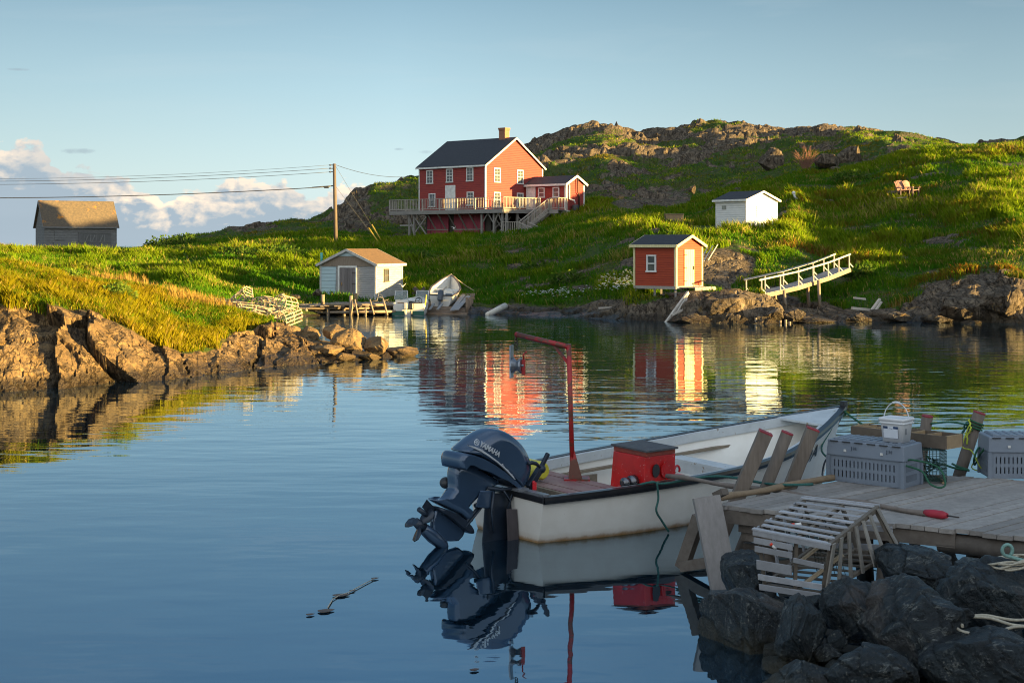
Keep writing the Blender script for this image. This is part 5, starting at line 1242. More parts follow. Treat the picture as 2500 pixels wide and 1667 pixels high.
def text_mesh(body, size, extrude=.002, shear=0.0, bold=.0, sx=1.0):
    c = bpy.data.curves.new('txt', 'FONT'); c.body = body; c.size = size; c.extrude = extrude; c.shear = shear; c.offset = bold; c.align_x = 'LEFT'
    o = bpy.data.objects.new('txt', c); COL.objects.link(o); dg = bpy.context.evaluated_depsgraph_get(); me = bpy.data.meshes.new_from_object(o.evaluated_get(dg))
    bpy.data.objects.remove(o); bpy.data.curves.remove(c)
    if sx != 1: me.transform(Matrix.Scale(sx, 4, (1, 0, 0)))
    return me

def skiff():
    A_ = Vector((.766, .643, 0)); s0 = Vector((-.05, 17.70, 0))
    t = bpy.data.objects.new('skiff', None); COL.objects.link(t)
    tag(t, 'white open fishing skiff with black rail and tilted outboard moored beside the wharf', 'boat')
    Bv = Vector((-.643, .766, 0)); roll = R(2.0)
    Y2 = Bv*math.cos(roll)+Z*math.sin(roll); Z2 = Z*math.cos(roll)-Bv*math.sin(roll)
    Mx = Matrix(((A_.x, Y2.x, Z2.x, s0.x), (A_.y, Y2.y, Z2.y, s0.y), (A_.z, Y2.z, Z2.z, s0.z), (0, 0, 0, 1)))
    t.matrix_basis = Mx
    def put(mb, name, mat, par=t, bev=0, label=None):
        mb.v = [tuple(Mx @ Vector(v)) for v in mb.v]; return mb.build(name, mat, par, bev, label)
    L = 6.25
    sheer = [(0, .60), (1, .635), (2, .665), (3, .70), (4, .76), (5, .87), (5.7, .99), (6.25, 1.12)]
    gb = [(0, .74), (.6, .90), (1.3, 1.03), (2.2, 1.11), (3.2, 1.12), (4.2, 1.0), (5, .76), (5.6, .47), (6.0, .22), (6.25, .02)]
    wb = [(0, .60), (.6, .78), (1.2, .92), (2.3, 1.0), (3.2, .94), (4.2, .72), (5, .44), (5.6, .20), (6.0, .06), (6.25, .0)]
    m, gun, sect, ts = hull_mesh(L, sheer, gb, wb, .46, [(0, .14), (3, .12), (5, .25), (6.25, .5)], [(0, -.16), (3, -.20), (5, -.20), (6.0, -.05), (6.25, .02)], 44, 14, .035, .10)
    put(m, 'hull', hull_paint())
    # floor inside
    m = MB(); rows = []
    for x in np.linspace(.04, 5.6, 24):
        x_, y, z = sect(float(x), 6, .05); rows.append([Vector((x, y-.03, .13)), Vector((x, 0, .12)), Vector((x, -y+.03, .13))])
    m.grid(rows, False); put(m, 'floor', INNER)
    # black rubbing rail, white inwale inside it
    for s_ in (-1, 1):
        put(rub(gun, ts, s_, .035, .085, .085, -.012), 'rail', RUB)
        pts = [gun(x, s_) for x in ts if x < L-.3]; m = MB(); rows = []
        for i, p in enumerate(pts):
            d = pts[min(i+1, len(pts)-1)]-pts[max(0, i-1)]; d.z = 0; d.normalize(); n = Vector((d.y, -d.x, 0))*s_
            a = p+n*.052-Z*.0; rows.append([a, a+n*.055, a+n*.055-Z*.13, a-Z*.13])
        m.grid(rows, False, True); put(m, 'inwale', INNER)
    g0 = gun(0, 1); m = MB(); m.box((-.035+.0, 0, .565), (.11, 1.5, .075)); put(m, 'rail', RUB, bev=.01)
    m = MB(); m.box((-.02, .0, .618), (.17, .62, .03)); m.box((-.02, -.55, .618), (.10, .35, .03)); put(m, 'transom_cap', plain('alloy', (.45, .47, .50), (.3, .31, .33), .35, .7))
    # bow: little deck, stem head
    m = MB(); a, b_ = gun(5.55, 1), gun(5.55, -1); c = gun(6.2, 1); m.prism([a-Z*.02, b_-Z*.02, Vector((c.x-.02, -.02, c.z-.03)), Vector((c.x-.02, .02, c.z-.03))], (0, 0, .03)); put(m, 'foredeck', INNER)
    m = MB(); c = gun(L, 1); m.box((c.x+.02, 0, c.z+.02), (.10, .08, .13)); m.beam((c.x+.03, 0, c.z), (L-.30, 0, .12), .07, .07); put(m, 'stem', RUB, bev=.01)
    # thwart, stern platform, side benches
    for x, w_, z in ((3.75, .30, .50),):
        _, y, _ = sect(x, 13, .03); m = MB(); m.box((x, 0, z), (w_, 2*y-.02, .05)); m.box((x-.13, 0, z-.09), (.03, 2*y-.1, .14)); put(m, 'thwart', INNER)
    m = MB()
    for k in range(4): m.box((.72+k*.20, .0, .505+.004*(k % 2)), (.185, 1.62, .045))
    put(m, 'stern_platform', plain('red_stained_plank', (.30, .20, .17), (.22, .10, .10), .7, 0, 3, .3))
    m = MB(); m.box((.60, 0, .44), (.05, 1.66, .16)); m.box((.30, 0, .16), (.5, 1.2, .04)); put(m, 'platform_beam', PLYW)
    m = MB(); m.box((1.52, .45, .40), (.8, .04, .20)); m.box((2.6, .3, .16), (1.6, 1.4, .03)); put(m, 'floor_board', PLYW)
    m = MB()
    m.beam((1.2, .97, .40), (4.9, .70, .58), .07, .035); put(m, 'side_plank', PLYW)
    # the red engine box
    A0, A1, B0, B1 = 1.42, 1.96, -.98, -.36
    m = MB(); m.hexa([(A0-.04, B0, .30), (A1, B0, .30), (A1, B1, .30), (A0-.04, B1, .30), (A0, B0+.02, .98), (A1, B0+.02, .98), (A1, B1-.02, .98), (A0, B1-.02, .98)]); bx = put(m, 'engine_box', REDP, bev=.008)
    m = MB(); m.box(((A0+A1)/2, (B0+B1)/2, 1.015), (A1-A0-.02, B1-B0-.03, .06)); put(m, 'lid_rim', plain('brown_red', (.30, .06, .035), (.2, .04, .03), .6), bx)
    m = MB(); m.box(((A0+A1)/2, (B0+B1)/2, 1.055), (A1-A0+.03, B1-B0+.03, .022)); put(m, 'lid', plain('lid_felt', (.05, .055, .065), (.09, .095, .10), .8, 0, 20, .5), bx)
    m = MB(); r0 = [Vector((A0+.17+.065*math.cos(a), B0-.002, .80+.085*math.sin(a))) for a in np.linspace(0, 2*math.pi, 17)[:-1]]; m.prism(r0, (0, -.006, 0)); put(m, 'hole', BLACK, bx)
    m = MB(); m.tube([(A0+.35, B0-.004, .79), (A0+.35, B0-.022, .79)], .10, 20, smooth=False); m.prism([(A0+.28, B0-.022, .80), (A0+.35, B0-.022, .92), (A0+.42, B0-.022, .80), (A0+.35, B0-.022, .66)], (0, -.004, 0)); put(m, 'hatch_disc', REDP, bx)
    m = MB(); m.box(((A0+A1)/2, B0-.03, .64), (A1-A0+.10, .05, .05)); put(m, 'ledge', PLYW, bx)
    m = MB(); q = Vector((A0-.05, B0+.16, .66)); 
    for k, (x, r_) in enumerate(((0, .07), (-.05, .07), (-.05, .045), (-.09, .045), (-.09, .062), (-.15, .062))): pass
    m.tube([q, q+Vector((-.07, 0, 0)), q+Vector((-.072, 0, 0)), q+Vector((-.12, 0, 0)), q+Vector((-.122, 0, 0)), q+Vector((-.19, 0, 0)), q+Vector((-.192, 0, 0)), q+Vector((-.205, 0, 0))], [.085, .08, .055, .05, .068, .066, .035, .03], 16); put(m, 'capstan', plain('steel', (.22, .23, .25), (.12, .12, .13), .25, .9), bx)
    m = MB(); m.tube([(A1, B1-.1, .86), (A1+.22, B1-.25, .88)], .022, 6); put(m, 'tiller_stick', plain('brown_stick', (.30, .14, .08)), bx)
    m = MB(); q = Vector((A1+.09, B0+.07, .66)); m.box(q, (.16, .12, .06)); m.tube([q+Vector((.05*math.cos(a)*1.0, 0, .09+.055*math.sin(a))) for a in np.linspace(-.6, 3.8, 10)], .016, 6); put(m, 'bailer', plain('bright_red_plastic', (.60, .02, .03), rough=.3), t)
    # yellow bottle float at the far quarter
    m = MB(); q = Vector((.75, .40, .69)); m.tube([q+Vector((0, -.2, 0)), q+Vector((0, -.16, 0)), q+Vector((0, .12, 0)), q+Vector((0, .18, 0)), q+Vector((0, .22, 0))], [.09, .12, .12, .07, .045], 14)
    put(m, 'float', plain('yellow_float', (.62, .58, .06), (.50, .46, .05), .35), t, label='yellow plastic float lying in the stern')
    # ---- davit
    mb = Vector((.80, 18.70, .52)); top = Vector((.745, 18.69, 2.27)); tip = Vector((.055, 19.28, 2.40))
    m = MB(); m.tube([mb, mb.lerp(top, .5), top+Z*.04], [.034, .032, .034], 10); m.tube([top, tip], .036, 10); m.beam(top-Z*.22, top.lerp(tip, .30), .03, .035)
    m.hexa([mb+Vector((-.06, -.07, 0)), mb+Vector((.13, -.07, 0)), mb+Vector((.13, .07, 0)), mb+Vector((-.06, .07, 0)), mb+Vector((-.02, -.02, .40)), mb+Vector((.02, -.02, .40)), mb+Vector((.02, .02, .40)), mb+Vector((-.02, .02, .40))]); m.box(mb+Vector((.05, 0, .02)), (.34, .28, .03))
    dv = m.build('davit', REDM, t, label='red steel davit arm standing in the stern')
    c = tip+Vector((.01, 0, -.42)); m = MB()
    m.tube([tip-Z*.03, tip-Z*.08], .018, 6); 
    for k in range(3): m.tube([tip+Vector((.018*math.cos(a), .012, -.085-k*.05+.026*math.sin(a))) for a in np.linspace(0, 2*math.pi, 9)], .008, 5, False)
    m.build('chain', IRON, dv)
    ST = bpy.data.materials['steel']
    ax = Vector((.95, -.3, 0)).normalized(); m = MB(); n2 = Z
    m.box(c+ax*-.075+Z*.05, (.02, .13, .44), (ax, ax.cross(Z), Z)); m.tube([c-ax*.07, c-ax*.05, c-ax*.02, c, c+ax*.02, c+ax*.05, c+ax*.07], [.10, .105, .075, .06, .075, .105, .10], 18, smooth=False); m.tube([c-ax*.1, c+ax*.1], .022, 8)
    m.build('pulley', plain('pulley_alloy', (.30, .33, .37), (.20, .22, .25), .35, .7), dv)
    m = MB(); m.beam(c+ax*.095-Z*.13, c+ax*.095+Z*.08, .05, .018); m.tube([c+ax*.095+Z*.08, c+ax*.09+Z*.15, c+ax*.14+Z*.19], .01, 6); m.build('guard', REDM, dv)
    # ---- mount lever at the stern (dark steering arm with grip) and its red clip
    def TZ(px, py, off):   # a pixel of the sight onto the fore-and-aft plane 'off' metres to starboard of the centre line
        O = s0+Vector((.643, -.766, 0))*off; r_ = (px-1250)/F; u = (r_*O.y-O.x)/(A_.x-r_*A_.y); Yy = O.y+A_.y*u; return Vector((O.x+A_.x*u, Yy, EYE-(py-HOR)/F*Yy))
    # ---- the outboard, traced on its own fore-and-aft plane and given its real width
    side = Vector((.643, -.766, 0))
    def inflate(outline, half, power=3.0, n=9, off=0.0, shrink=.16, resamp=1):
        pts = [TZ(x, y, off) for x, y in outline]
        # smooth closed outline
        sp = []
        N = len(pts)
        for i in range(N):
            p0, p1, p2, p3 = pts[i-1], pts[i], pts[(i+1) % N], pts[(i+2) % N]
            for k in range(resamp):
                u = k/resamp; sp.append(.5*((2*p1)+(p2-p0)*u+(2*p0-5*p1+4*p2-p3)*u*u+(3*p1-p0-3*p2+p3)*u**3))
        c = sum(sp, Vector())/len(sp); rows = []
        for i in range(n+1):
            s_ = -1+2*i/n; s_ = math.copysign(abs(s_)**.7, s_); k = (1-abs(s_)**power)**(1/power) if abs(s_) < 1 else 0; k = 1-shrink+shrink*k if abs(s_) < .999 else 1-shrink*1.35
            rows.append([c+(p-c)*k+side*(s_*half) for p in sp])
        m = MB(); m.grid(rows, True, True); b = len(m.v)-len(sp)
        m.f.append(tuple(range(b, b+len(sp)))); m.sm.append(False); m.f.append(tuple(reversed(range(len(sp))))); m.sm.append(False); return m
    def cx(l): return [(980+x/4.612, 1000+y/4.612) for x, y in l]     # outline read off an enlargement
    # leg
    leg = cx([(600, 590), (720, 600), (900, 690), (1080, 800), (1010, 830), (900, 900), (840, 960), (760, 1040), (700, 1130), (770, 1200), (740, 1270), (640, 1180), (500, 1110), (380, 1050), (330, 1010), (430, 1015), (480, 990), (530, 920), (560, 870), (560, 700)])
    m = inflate(leg, .11, 2.6, 8, .02, .22, 3); om = m.build('outboard_motor', MOTOR, t, label='dark blue grey outboard motor tilted up out of the water')
    # cowling
    cowl = cx([(620, 455), (700, 370), (830, 270), (940, 212), (1020, 205), (1110, 235), (1220, 320), (1310, 430), (1365, 560), (1378, 660), (1350, 780), (1300, 870), (1280, 885), (1150, 760), (1000, 640), (850, 550), (700, 480)])
    m = inflate(cowl, .235, 2.3, 14, .03, .30, 4); m.build('cowling', MOTOR, om)
    base = cx([(585, 470), (640, 470), (760, 500), (900, 570), (1050, 670), (1180, 775), (1290, 880), (1300, 915), (1240, 890), (1120, 800), (1000, 745), (900, 690), (760, 640), (660, 590), (600, 600), (560, 650), (545, 560), (560, 500)])
    m = inflate(base, .225, 2.6, 12, .03, .10, 2); m.build('lower_cowling', MOTOR, om)
    # cavitation plate, gearcase, skeg
    m = inflate(cx([(370, 1085), (430, 1095), (560, 1150), (700, 1250), (765, 1340), (760, 1385), (700, 1370), (600, 1290), (480, 1190), (380, 1130)]), .13, 2.5, 8, .0, .15, 2); m.build('plate', MOTORD, om)
    m = inflate(cx([(360, 1130), (450, 1160), (600, 1280), (700, 1365), (640, 1460), (600, 1475), (470, 1474), (400, 1440), (330, 1420)]), .045, 2.3, 8, .0, .1, 2); m.build('skeg', MOTOR, om)
    h0 = TZ(1058, 1322, 0); h1 = TZ(1034, 1288, 0); hd = (TZ(1036, 1290, 0)-TZ(1085, 1332, 0)).normalized()
    m = MB(); p = TZ(1036, 1291, 0); m.tube([p+hd*.06, p, p-hd*.16, p-hd*.36, p-hd*.46], [.045, .07, .085, .07, .02], 14); m.build('gearcase', MOTOR, om)
    m = MB(); pc = p+hd*.07; u = hd.cross(side).normalized(); hub = [pc-hd*.04, pc+hd*.10]; m.tube(hub, [.07, .05], 12)
    for k in range(3):
        a = 2.094*k+.5; e = u*math.cos(a)+side*math.sin(a); f = hd.cross(e); g_ = []
        for rr, ww, tw in ((.05, .07, .5), (.12, .13, .35), (.19, .13, .22), (.235, .06, .15)):
            g_.append([pc+hd*.03+e*rr+(f*math.cos(tw)+hd*math.sin(tw))*ww*q for q in (-.6, 0, .6)]+[pc+hd*.042+e*rr+(f*math.cos(tw)+hd*math.sin(tw))*ww*q for q in (.6, 0, -.6)])
        m.grid(g_, True, True)
    m.build('propeller', MOTORD, om)
    # second pair of blades standing higher behind the plate
    m = MB(); q0 = TZ(1050, 1245, 0)
    m.hexa([TZ(1030, 1237, -.03), TZ(1042, 1218, -.03), TZ(1062, 1240, -.03), TZ(1050, 1262, -.03), TZ(1030, 1237, .03), TZ(1042, 1218, .03), TZ(1062, 1240, .03), TZ(1050, 1262, .03)])
    m.tube([TZ(1022, 1242, .05), TZ(1048, 1262, .05)], .03, 8); m.build('trim_tab', MOTORD, om)
    # bracket and swivel, dark clutter under the cowling, transom pad
    m = MB(); m.hexa([TZ(1185, 1205, -.16), TZ(1262, 1200, -.16), TZ(1262, 1330, -.16), TZ(1176, 1330, -.16), TZ(1185, 1205, .14), TZ(1262, 1200, .14), TZ(1262, 1330, .14), TZ(1176, 1330, .14)])
    m.build('bracket', MOTORD, om, .02)
    m = MB(); m.tube([TZ(1130, 1285, .10), TZ(1180, 1222, .10)], .02, 8); m.tube([TZ(1137, 1287, .13), TZ(1185, 1226, .13)], .014, 8); m.tube([TZ(1205, 1200, .19), TZ(1200, 1250, .19), TZ(1205, 1300, .19)], .018, 7); m.tube([TZ(1225, 1190, .19), TZ(1246, 1225, .2), TZ(1252, 1205, .2), TZ(1240, 1240, .2), TZ(1256, 1262, .18)], .014, 7)
    m.tube([TZ(1190, 1190, .17), TZ(1225, 1195, .19), TZ(1255, 1190, .19), TZ(1265, 1205, .18)], .02, 7); m.tube([TZ(1160, 1235, .12), TZ(1172, 1228, .12)], .03, 8)
    m.build('tilt_ram', MOTORD, om)
    m = MB(); m.hexa([TZ(1172, 1196, -.1), TZ(1210, 1196, -.1), TZ(1200, 1242, -.1), TZ(1160, 1238, -.1), TZ(1172, 1196, .17), TZ(1210, 1196, .17), TZ(1200, 1242, .17), TZ(1160, 1238, .17)]); m.build('swivel', MOTOR, om, .02)
    m = MB(); m.hexa([TZ(1236, 1242, .02), TZ(1262, 1242, .02), TZ(1268, 1335, .02), TZ(1240, 1335, .02), TZ(1236, 1242, .26), TZ(1262, 1242, .26), TZ(1268, 1335, .26), TZ(1240, 1335, .26)]); m.build('transom_pad', woodm('pad_wood', (.10, .085, .09), (.06, .05, .055), 'z'), om, .006)
    m = MB(); m.ball(TZ(1088, 1178, -.17), .075, 14, 10, (1, 1.2, .95)); m.tube([TZ(1088, 1178, -.17), TZ(1105, 1185, -.05)], .03, 8); m.build('tilt_grip', BLACK, om)
    # tiller handle with black grip, red kill-switch clip
    m = MB(); p0, p1, p2, p3 = TZ(1290, 1190, .25), TZ(1318, 1145, .22), TZ(1322, 1138, .22), TZ(1338, 1106, .22); m.beam(p0, p1, .07, .085); m.beam(p2, p3, .045, .05); m.ball(TZ(1321, 1144, .22), .06, 12, 8); m.tube([TZ(1318, 1139, .25), TZ(1308, 1131, .27), TZ(1298, 1129, .28), TZ(1289, 1132, .28)], [.02, .026, .028, .022], 8); m.build('tiller', MOTORD, om, .012)
    m = MB(); m.box(TZ(1305, 1186, .30), (.05, .05, .09)); m.ball(TZ(1303, 1177, .30), .022, 8, 6); m.build('kill_switch', bpy.data.materials['bright_red_plastic'], om)
    # lettering on the cowling: stripe, round emblem, name
    off = .275
    def onc(px, py, o=off): return TZ(px, py, o)
    def wrap(me, org, ux, uz, o=.0):
        for v in me.vertices: c_ = org+ux*v.co.x+uz*v.co.y+side*(v.co.z+o); v.co = c_
        return me
    a, b_ = onc(1171, 1085), onc(1219, 1113); ux = (b_-a).normalized(); uz = side.cross(ux)*-1
    if uz.z < 0: uz = -uz
    me = text_mesh('YAMAHA', .088, .003, .18, .0022); w0 = max(v.co.x for v in me.vertices); me.transform(Matrix.Scale((b_-a).length/w0, 4, (1, 0, 0)))
    wrap(me, a-uz*.012, ux, uz); link('lettering', me, SILVER, om)
    m = MB(); c0 = onc(1164, 1079.5); rr = .036
    m.tube([c0+(ux*math.cos(q)+uz*math.sin(q))*rr for q in np.linspace(0, 2*math.pi, 21)], .005, 6, False)
    for k in range(3): q = math.pi/3*k+.3; e = ux*math.cos(q)+uz*math.sin(q); m.tube([c0-e*rr, c0+e*rr], .003, 5)
    for k in range(6): q = math.pi/3*k+.3; e = ux*math.cos(q)+uz*math.sin(q); m.tube([c0+e*.011, c0+e*.028], .0055, 5)
    m.build('emblem', SILVER, om)
    m = MB(); st = [(1143, 1087), (1158, 1092), (1175, 1100), (1195, 1113), (1215, 1128), (1233, 1144), (1250, 1162), (1257, 1170)]
    wts = [.004, .011, .012, .010, .008, .007, .006, .003]
    rows = []
    for (x, y), w_ in zip(st, wts): c_ = onc(x, y, .262); rows.append([c_+uz*w_+side*.012, c_-uz*w_+side*.012, c_-uz*w_-side*.02, c_+uz*w_-side*.02])
    m.grid(rows, False, True); m.build('stripe', SILVER, om)
    me = text_mesh('FourStroke', .03, .003, .25, .0006); a, b_ = onc(1222, 1133, .262), onc(1253, 1166, .262); ux2 = (b_-a).normalized(); uz2 = side.cross(ux2); uz2 = uz2 if uz2.z > 0 else -uz2
    w0 = max(v.co.x for v in me.vertices); me.transform(Matrix.Scale((b_-a).length/w0, 4, (1, 0, 0))); wrap(me, a, ux2, uz2, .008); link('small_lettering', me, SILVER, om)
    m = MB(); m.prism([onc(1221, 1068, .17), onc(1232, 1071, .17), onc(1240, 1077, .17), onc(1228, 1072, .17)], side*.06); m.build('air_slot', BLACK, om)
    # registration letters near the bow, on the starboard side
    me = text_mesh('OJ9A', .30, .002, .1, .0)
    w0 = max(v.co.x for v in me.vertices); me.transform(Matrix.Scale(.85/w0, 4, (1, 0, 0)))
    bm = bmesh.new(); bm.from_mesh(me); bmesh.ops.triangulate(bm, faces=bm.faces); bmesh.ops.subdivide_edges(bm, edges=[e for e in bm.edges if e.calc_length() > .05], cuts=2); bm.to_mesh(me); bm.free()
    for v in me.vertices:
        x = 4.62+v.co.x; zt = .36+(x-4.6)*.20+v.co.y
        lo = None
        for k in range(7, 15):
            q = sect(x-.0, k)
            if lo is not None and q[2] >= zt: f = (zt-lo[2])/(q[2]-lo[2]+1e-9); yy = lo[1]+(q[1]-lo[1])*f; xx = lo[0]+(q[0]-lo[0])*f-x; break
            lo = q
        else: yy, xx = q[1], q[0]-x
        v.co = Mx @ Vector((x+xx, -yy-.012-v.co.z, zt))
    link('registration_letters', me, BLACK, t)
    # ropes
    bow = Mx @ Vector((6.62, 0, 1.08))
    cap = Mx @ Vector((A0-.16, B0+.12, .60))
    rope([cap, Mx @ Vector((A0-.05, B0-.14, .70)), Mx @ Vector((A0+.1, B0-.22, .68)), Vector((2.5, 17.3, .80)), Vector((3.0, 16.35, .86)), Vector((3.45, 16.3, .87))], .016, ROPEG, 'taut teal mooring rope from the red engine box to the wharf edge')
    rope([Mx @ Vector((A0+.0, B0-.19, .69)), Mx @ Vector((A0+.02, B0-.20, .5)), Mx @ Vector((A0-.02, B0-.21, .35)), Mx @ Vector((A0+.10, B0-.20, .2)), Mx @ Vector((A0+.22, B0-.2, .06))], .014, ROPEG, 'loose teal rope end hanging down over the side of the skiff')
    GR = plain('green_rope', (.02, .12, .06), (.015, .08, .04), .8, 0, 40, .6)
    rope([bow+Z*.02, bow+Vector((.25, -1.2, -.20)), Vector((5.2, 18.9, .98)), Vector((5.35, 18.2, .88))], .016, GR, 'green rope running down from the bow of the skiff to the wharf')
    rope([bow-Z*.05, Mx @ Vector((6.1, -.25, .85)), Mx @ Vector((5.5, -.55, .62)), Vector((4.6, 19.5, .62)), Vector((5.2, 18.3, .84))], .014, ROPEG, 'teal rope passing across the bow of the skiff to the wharf')
    m = MB()
    for k in range(3): m.tube([bow+Vector((.10*math.cos(a), .10*math.sin(a), -.02-k*.03)) for a in np.linspace(0, 6.28, 13)], .015, 6, False)
    solid(m, 'rope_turns', GR, 'turns of green rope wound around the stem head of the skiff', 'rope')
skiff()

# ---------------------------------------------------------------- the near wharf
d1 = Vector((.738, .675, 0)); e1 = Vector((.850, -.526, 0)); WA = Vector((2.19, 15.40, 0)); ZW = .80
WTOP = woodm('wharf_board', (.40, .37, .34), (.25, .23, .21), 'n', .75); WSIDE = woodm('wharf_beam', (.22, .19, .16), (.13, .105, .085), 'n')
def W(s, l, z=ZW): return WA+e1*s+d1*l+Z*z
def near_wharf():
    t = thing('wharf', 'near grey plank wharf carrying the fish crates, right foreground', 'wharf', W(2, 1, 0))
    random.seed(11); m = MB(); s = 0.0
    while s < 9.5:
        w_ = .142; l0 = random.uniform(-.04, .03); dz = random.uniform(-.006, .006); L = 3.55 if s > 1.0 else 3.3+s*.2
        a, b = s+.004, s+w_-.004
        m.hexa([W(a, l0, ZW-.045+dz), W(b, l0, ZW-.045+dz), W(b, L, ZW-.045+dz), W(a, L, ZW-.045+dz), W(a, l0, ZW+dz), W(b, l0, ZW+dz), W(b, L, ZW+dz), W(a, L, ZW+dz)]); s += w_
    m.build('deck', WTOP, t)
    m = MB(); m.beam(W(.0, .06, ZW-.12), W(2.55, .06, ZW-.12), .08, .14); m.build('fascia_beam', WSIDE, t)
    m = MB(); m.tube([W(2.35, .12, ZW-.16), W(9, .12, ZW-.16)], .10, 12); m.build('log_beam', WSIDE, t)
    m = MB()
    for l in (1.2, 2.4, 3.4): m.beam(W(.0, l, ZW-.13), W(9.4, l, ZW-.13), .12, .16)
    for s in (.2, 1.1): m.beam(W(s-.0, .15, ZW-.24), W(s+.55, .15, ZW-.24), .10, .09); m.beam(W(s, .2, ZW-.34), W(s+.5, .2, ZW-.34), .10, .09)
    m.build('joist', WSIDE, t)
    for s, l in ((.35, .45), (1.7, .4), (3.0, .3), (4.1, .25), (5.3, .3), (.3, 2.4), (1.6, 2.4), (3.0, 2.3), (4.6, 2.3), (6.6, .3), (8.0, .3)):
        m = MB(); b = W(s, l, -.9); m.tube([b-e1*.12, W(s, l, ZW-.12)], .105, 10); m.build('pile', WSIDE, t)
    m = MB(); m.beam(W(.15, .5, .04), W(1.5, .45, .38), .09, .12); m.beam(W(.1, .35, .30), W(1.6, .8, .22), .09, .11); m.build('cross_brace', WSIDE, t)
    # the A-frame at the outer corner
    g = woodm('grey_board', (.36, .34, .33), (.25, .235, .225), 'z')
    m = MB(); top = at(1724, 1212, 15.2); bot = at(1768, 1432, 14.95); d = (bot-top).normalized(); m.beam(top, bot-Z*0+d*.25, .30, .055, (0.25, -1, 0)); m.build('corner_board', g, t, label='broad pale board nailed slanting to the wharf corner')
    m = MB(); m.beam(at(1708, 1260, 15.6), at(1665, 1385, 15.75), .11, .13); m.beam(at(1665, 1382, 15.7), at(1768, 1366, 15.3), .10, .11); m.beam(at(1748, 1216, 15.4)+Z*.03, at(1770, 1210, 15.3)+Z*.05, .10, .07); m.build('corner_brace', WSIDE, t)
    # curb log along the boat side
    m = MB(); pts = [W(-.06, l, ZW+.042+.008*math.sin(l*5)) for l in np.linspace(.05, 2.9, 10)]; m.tube(pts, [.037+.006*math.sin(i*2.1) for i in range(10)], 9)
    solid(m, 'curb_pole', woodm('peeled_pole', (.34, .25, .16), (.22, .16, .10), 'n'), 'peeled brown pole lying along the wharf edge beside the skiff', 'pole')
near_wharf()
POST = woodm('mooring_post', (.23, .19, .155), (.13, .105, .085), 'z', .8); POSTR = plain('post_red_top', (.32, .03, .04), (.22, .02, .03), .6)
def mpost(name, bx, by, tx, ty, Y, r, label, square=False, group='mooring posts of the near wharf'):
    b = at(bx, by, Y); tp = at(tx, ty, Y-.05); d = (tp-b).normalized(); b0 = b-d*(b.z+.5)/max(.3, d.z)
    t = thing(name, label, 'post', b0, 0, group)
    m = MB()
    if square: m.beam(b0, tp, r*1.75, r*1.75, (0, -1, .2))
    else: m.tube([b0, b0.lerp(tp, .5), tp], [r*1.05, r*.97, r], 14)
    m.build('shaft', POST, t, .008 if square else 0)
    m = MB()
    if square: m.beam(tp-d*.004, tp+d*.012, r*1.77, r*1.77, (0, -1, .2))
    else: m.tube([tp-d*.004, tp+d*.012], r*1.01, 14, smooth=False)
    m.build('painted_top', POSTR, t); return t
mpost('mooring_post', 1812, 1188, 1869, 1056, 16.15, .088, 'leftmost of three leaning grey posts in front of the skiff', True)
mpost('mooring_post', 1869, 1192, 1922, 1057, 16.5, .072, 'round middle one of three leaning posts in front of the skiff')
mpost('mooring_post', 1930, 1185, 1984, 1047, 17.0, .085, 'rightmost of three leaning grey posts in front of the skiff, nearest the bow', True)
mpost('mooring_post', 2252, 1100, 2264, 1016, 18.3, .072, 'short post with chipped red top standing behind the white bucket')
mpost('mooring_post', 2350, 1134, 2391, 1008, 18.0, .078, 'leaning round post wound with green and yellow rope at the back of the wharf')

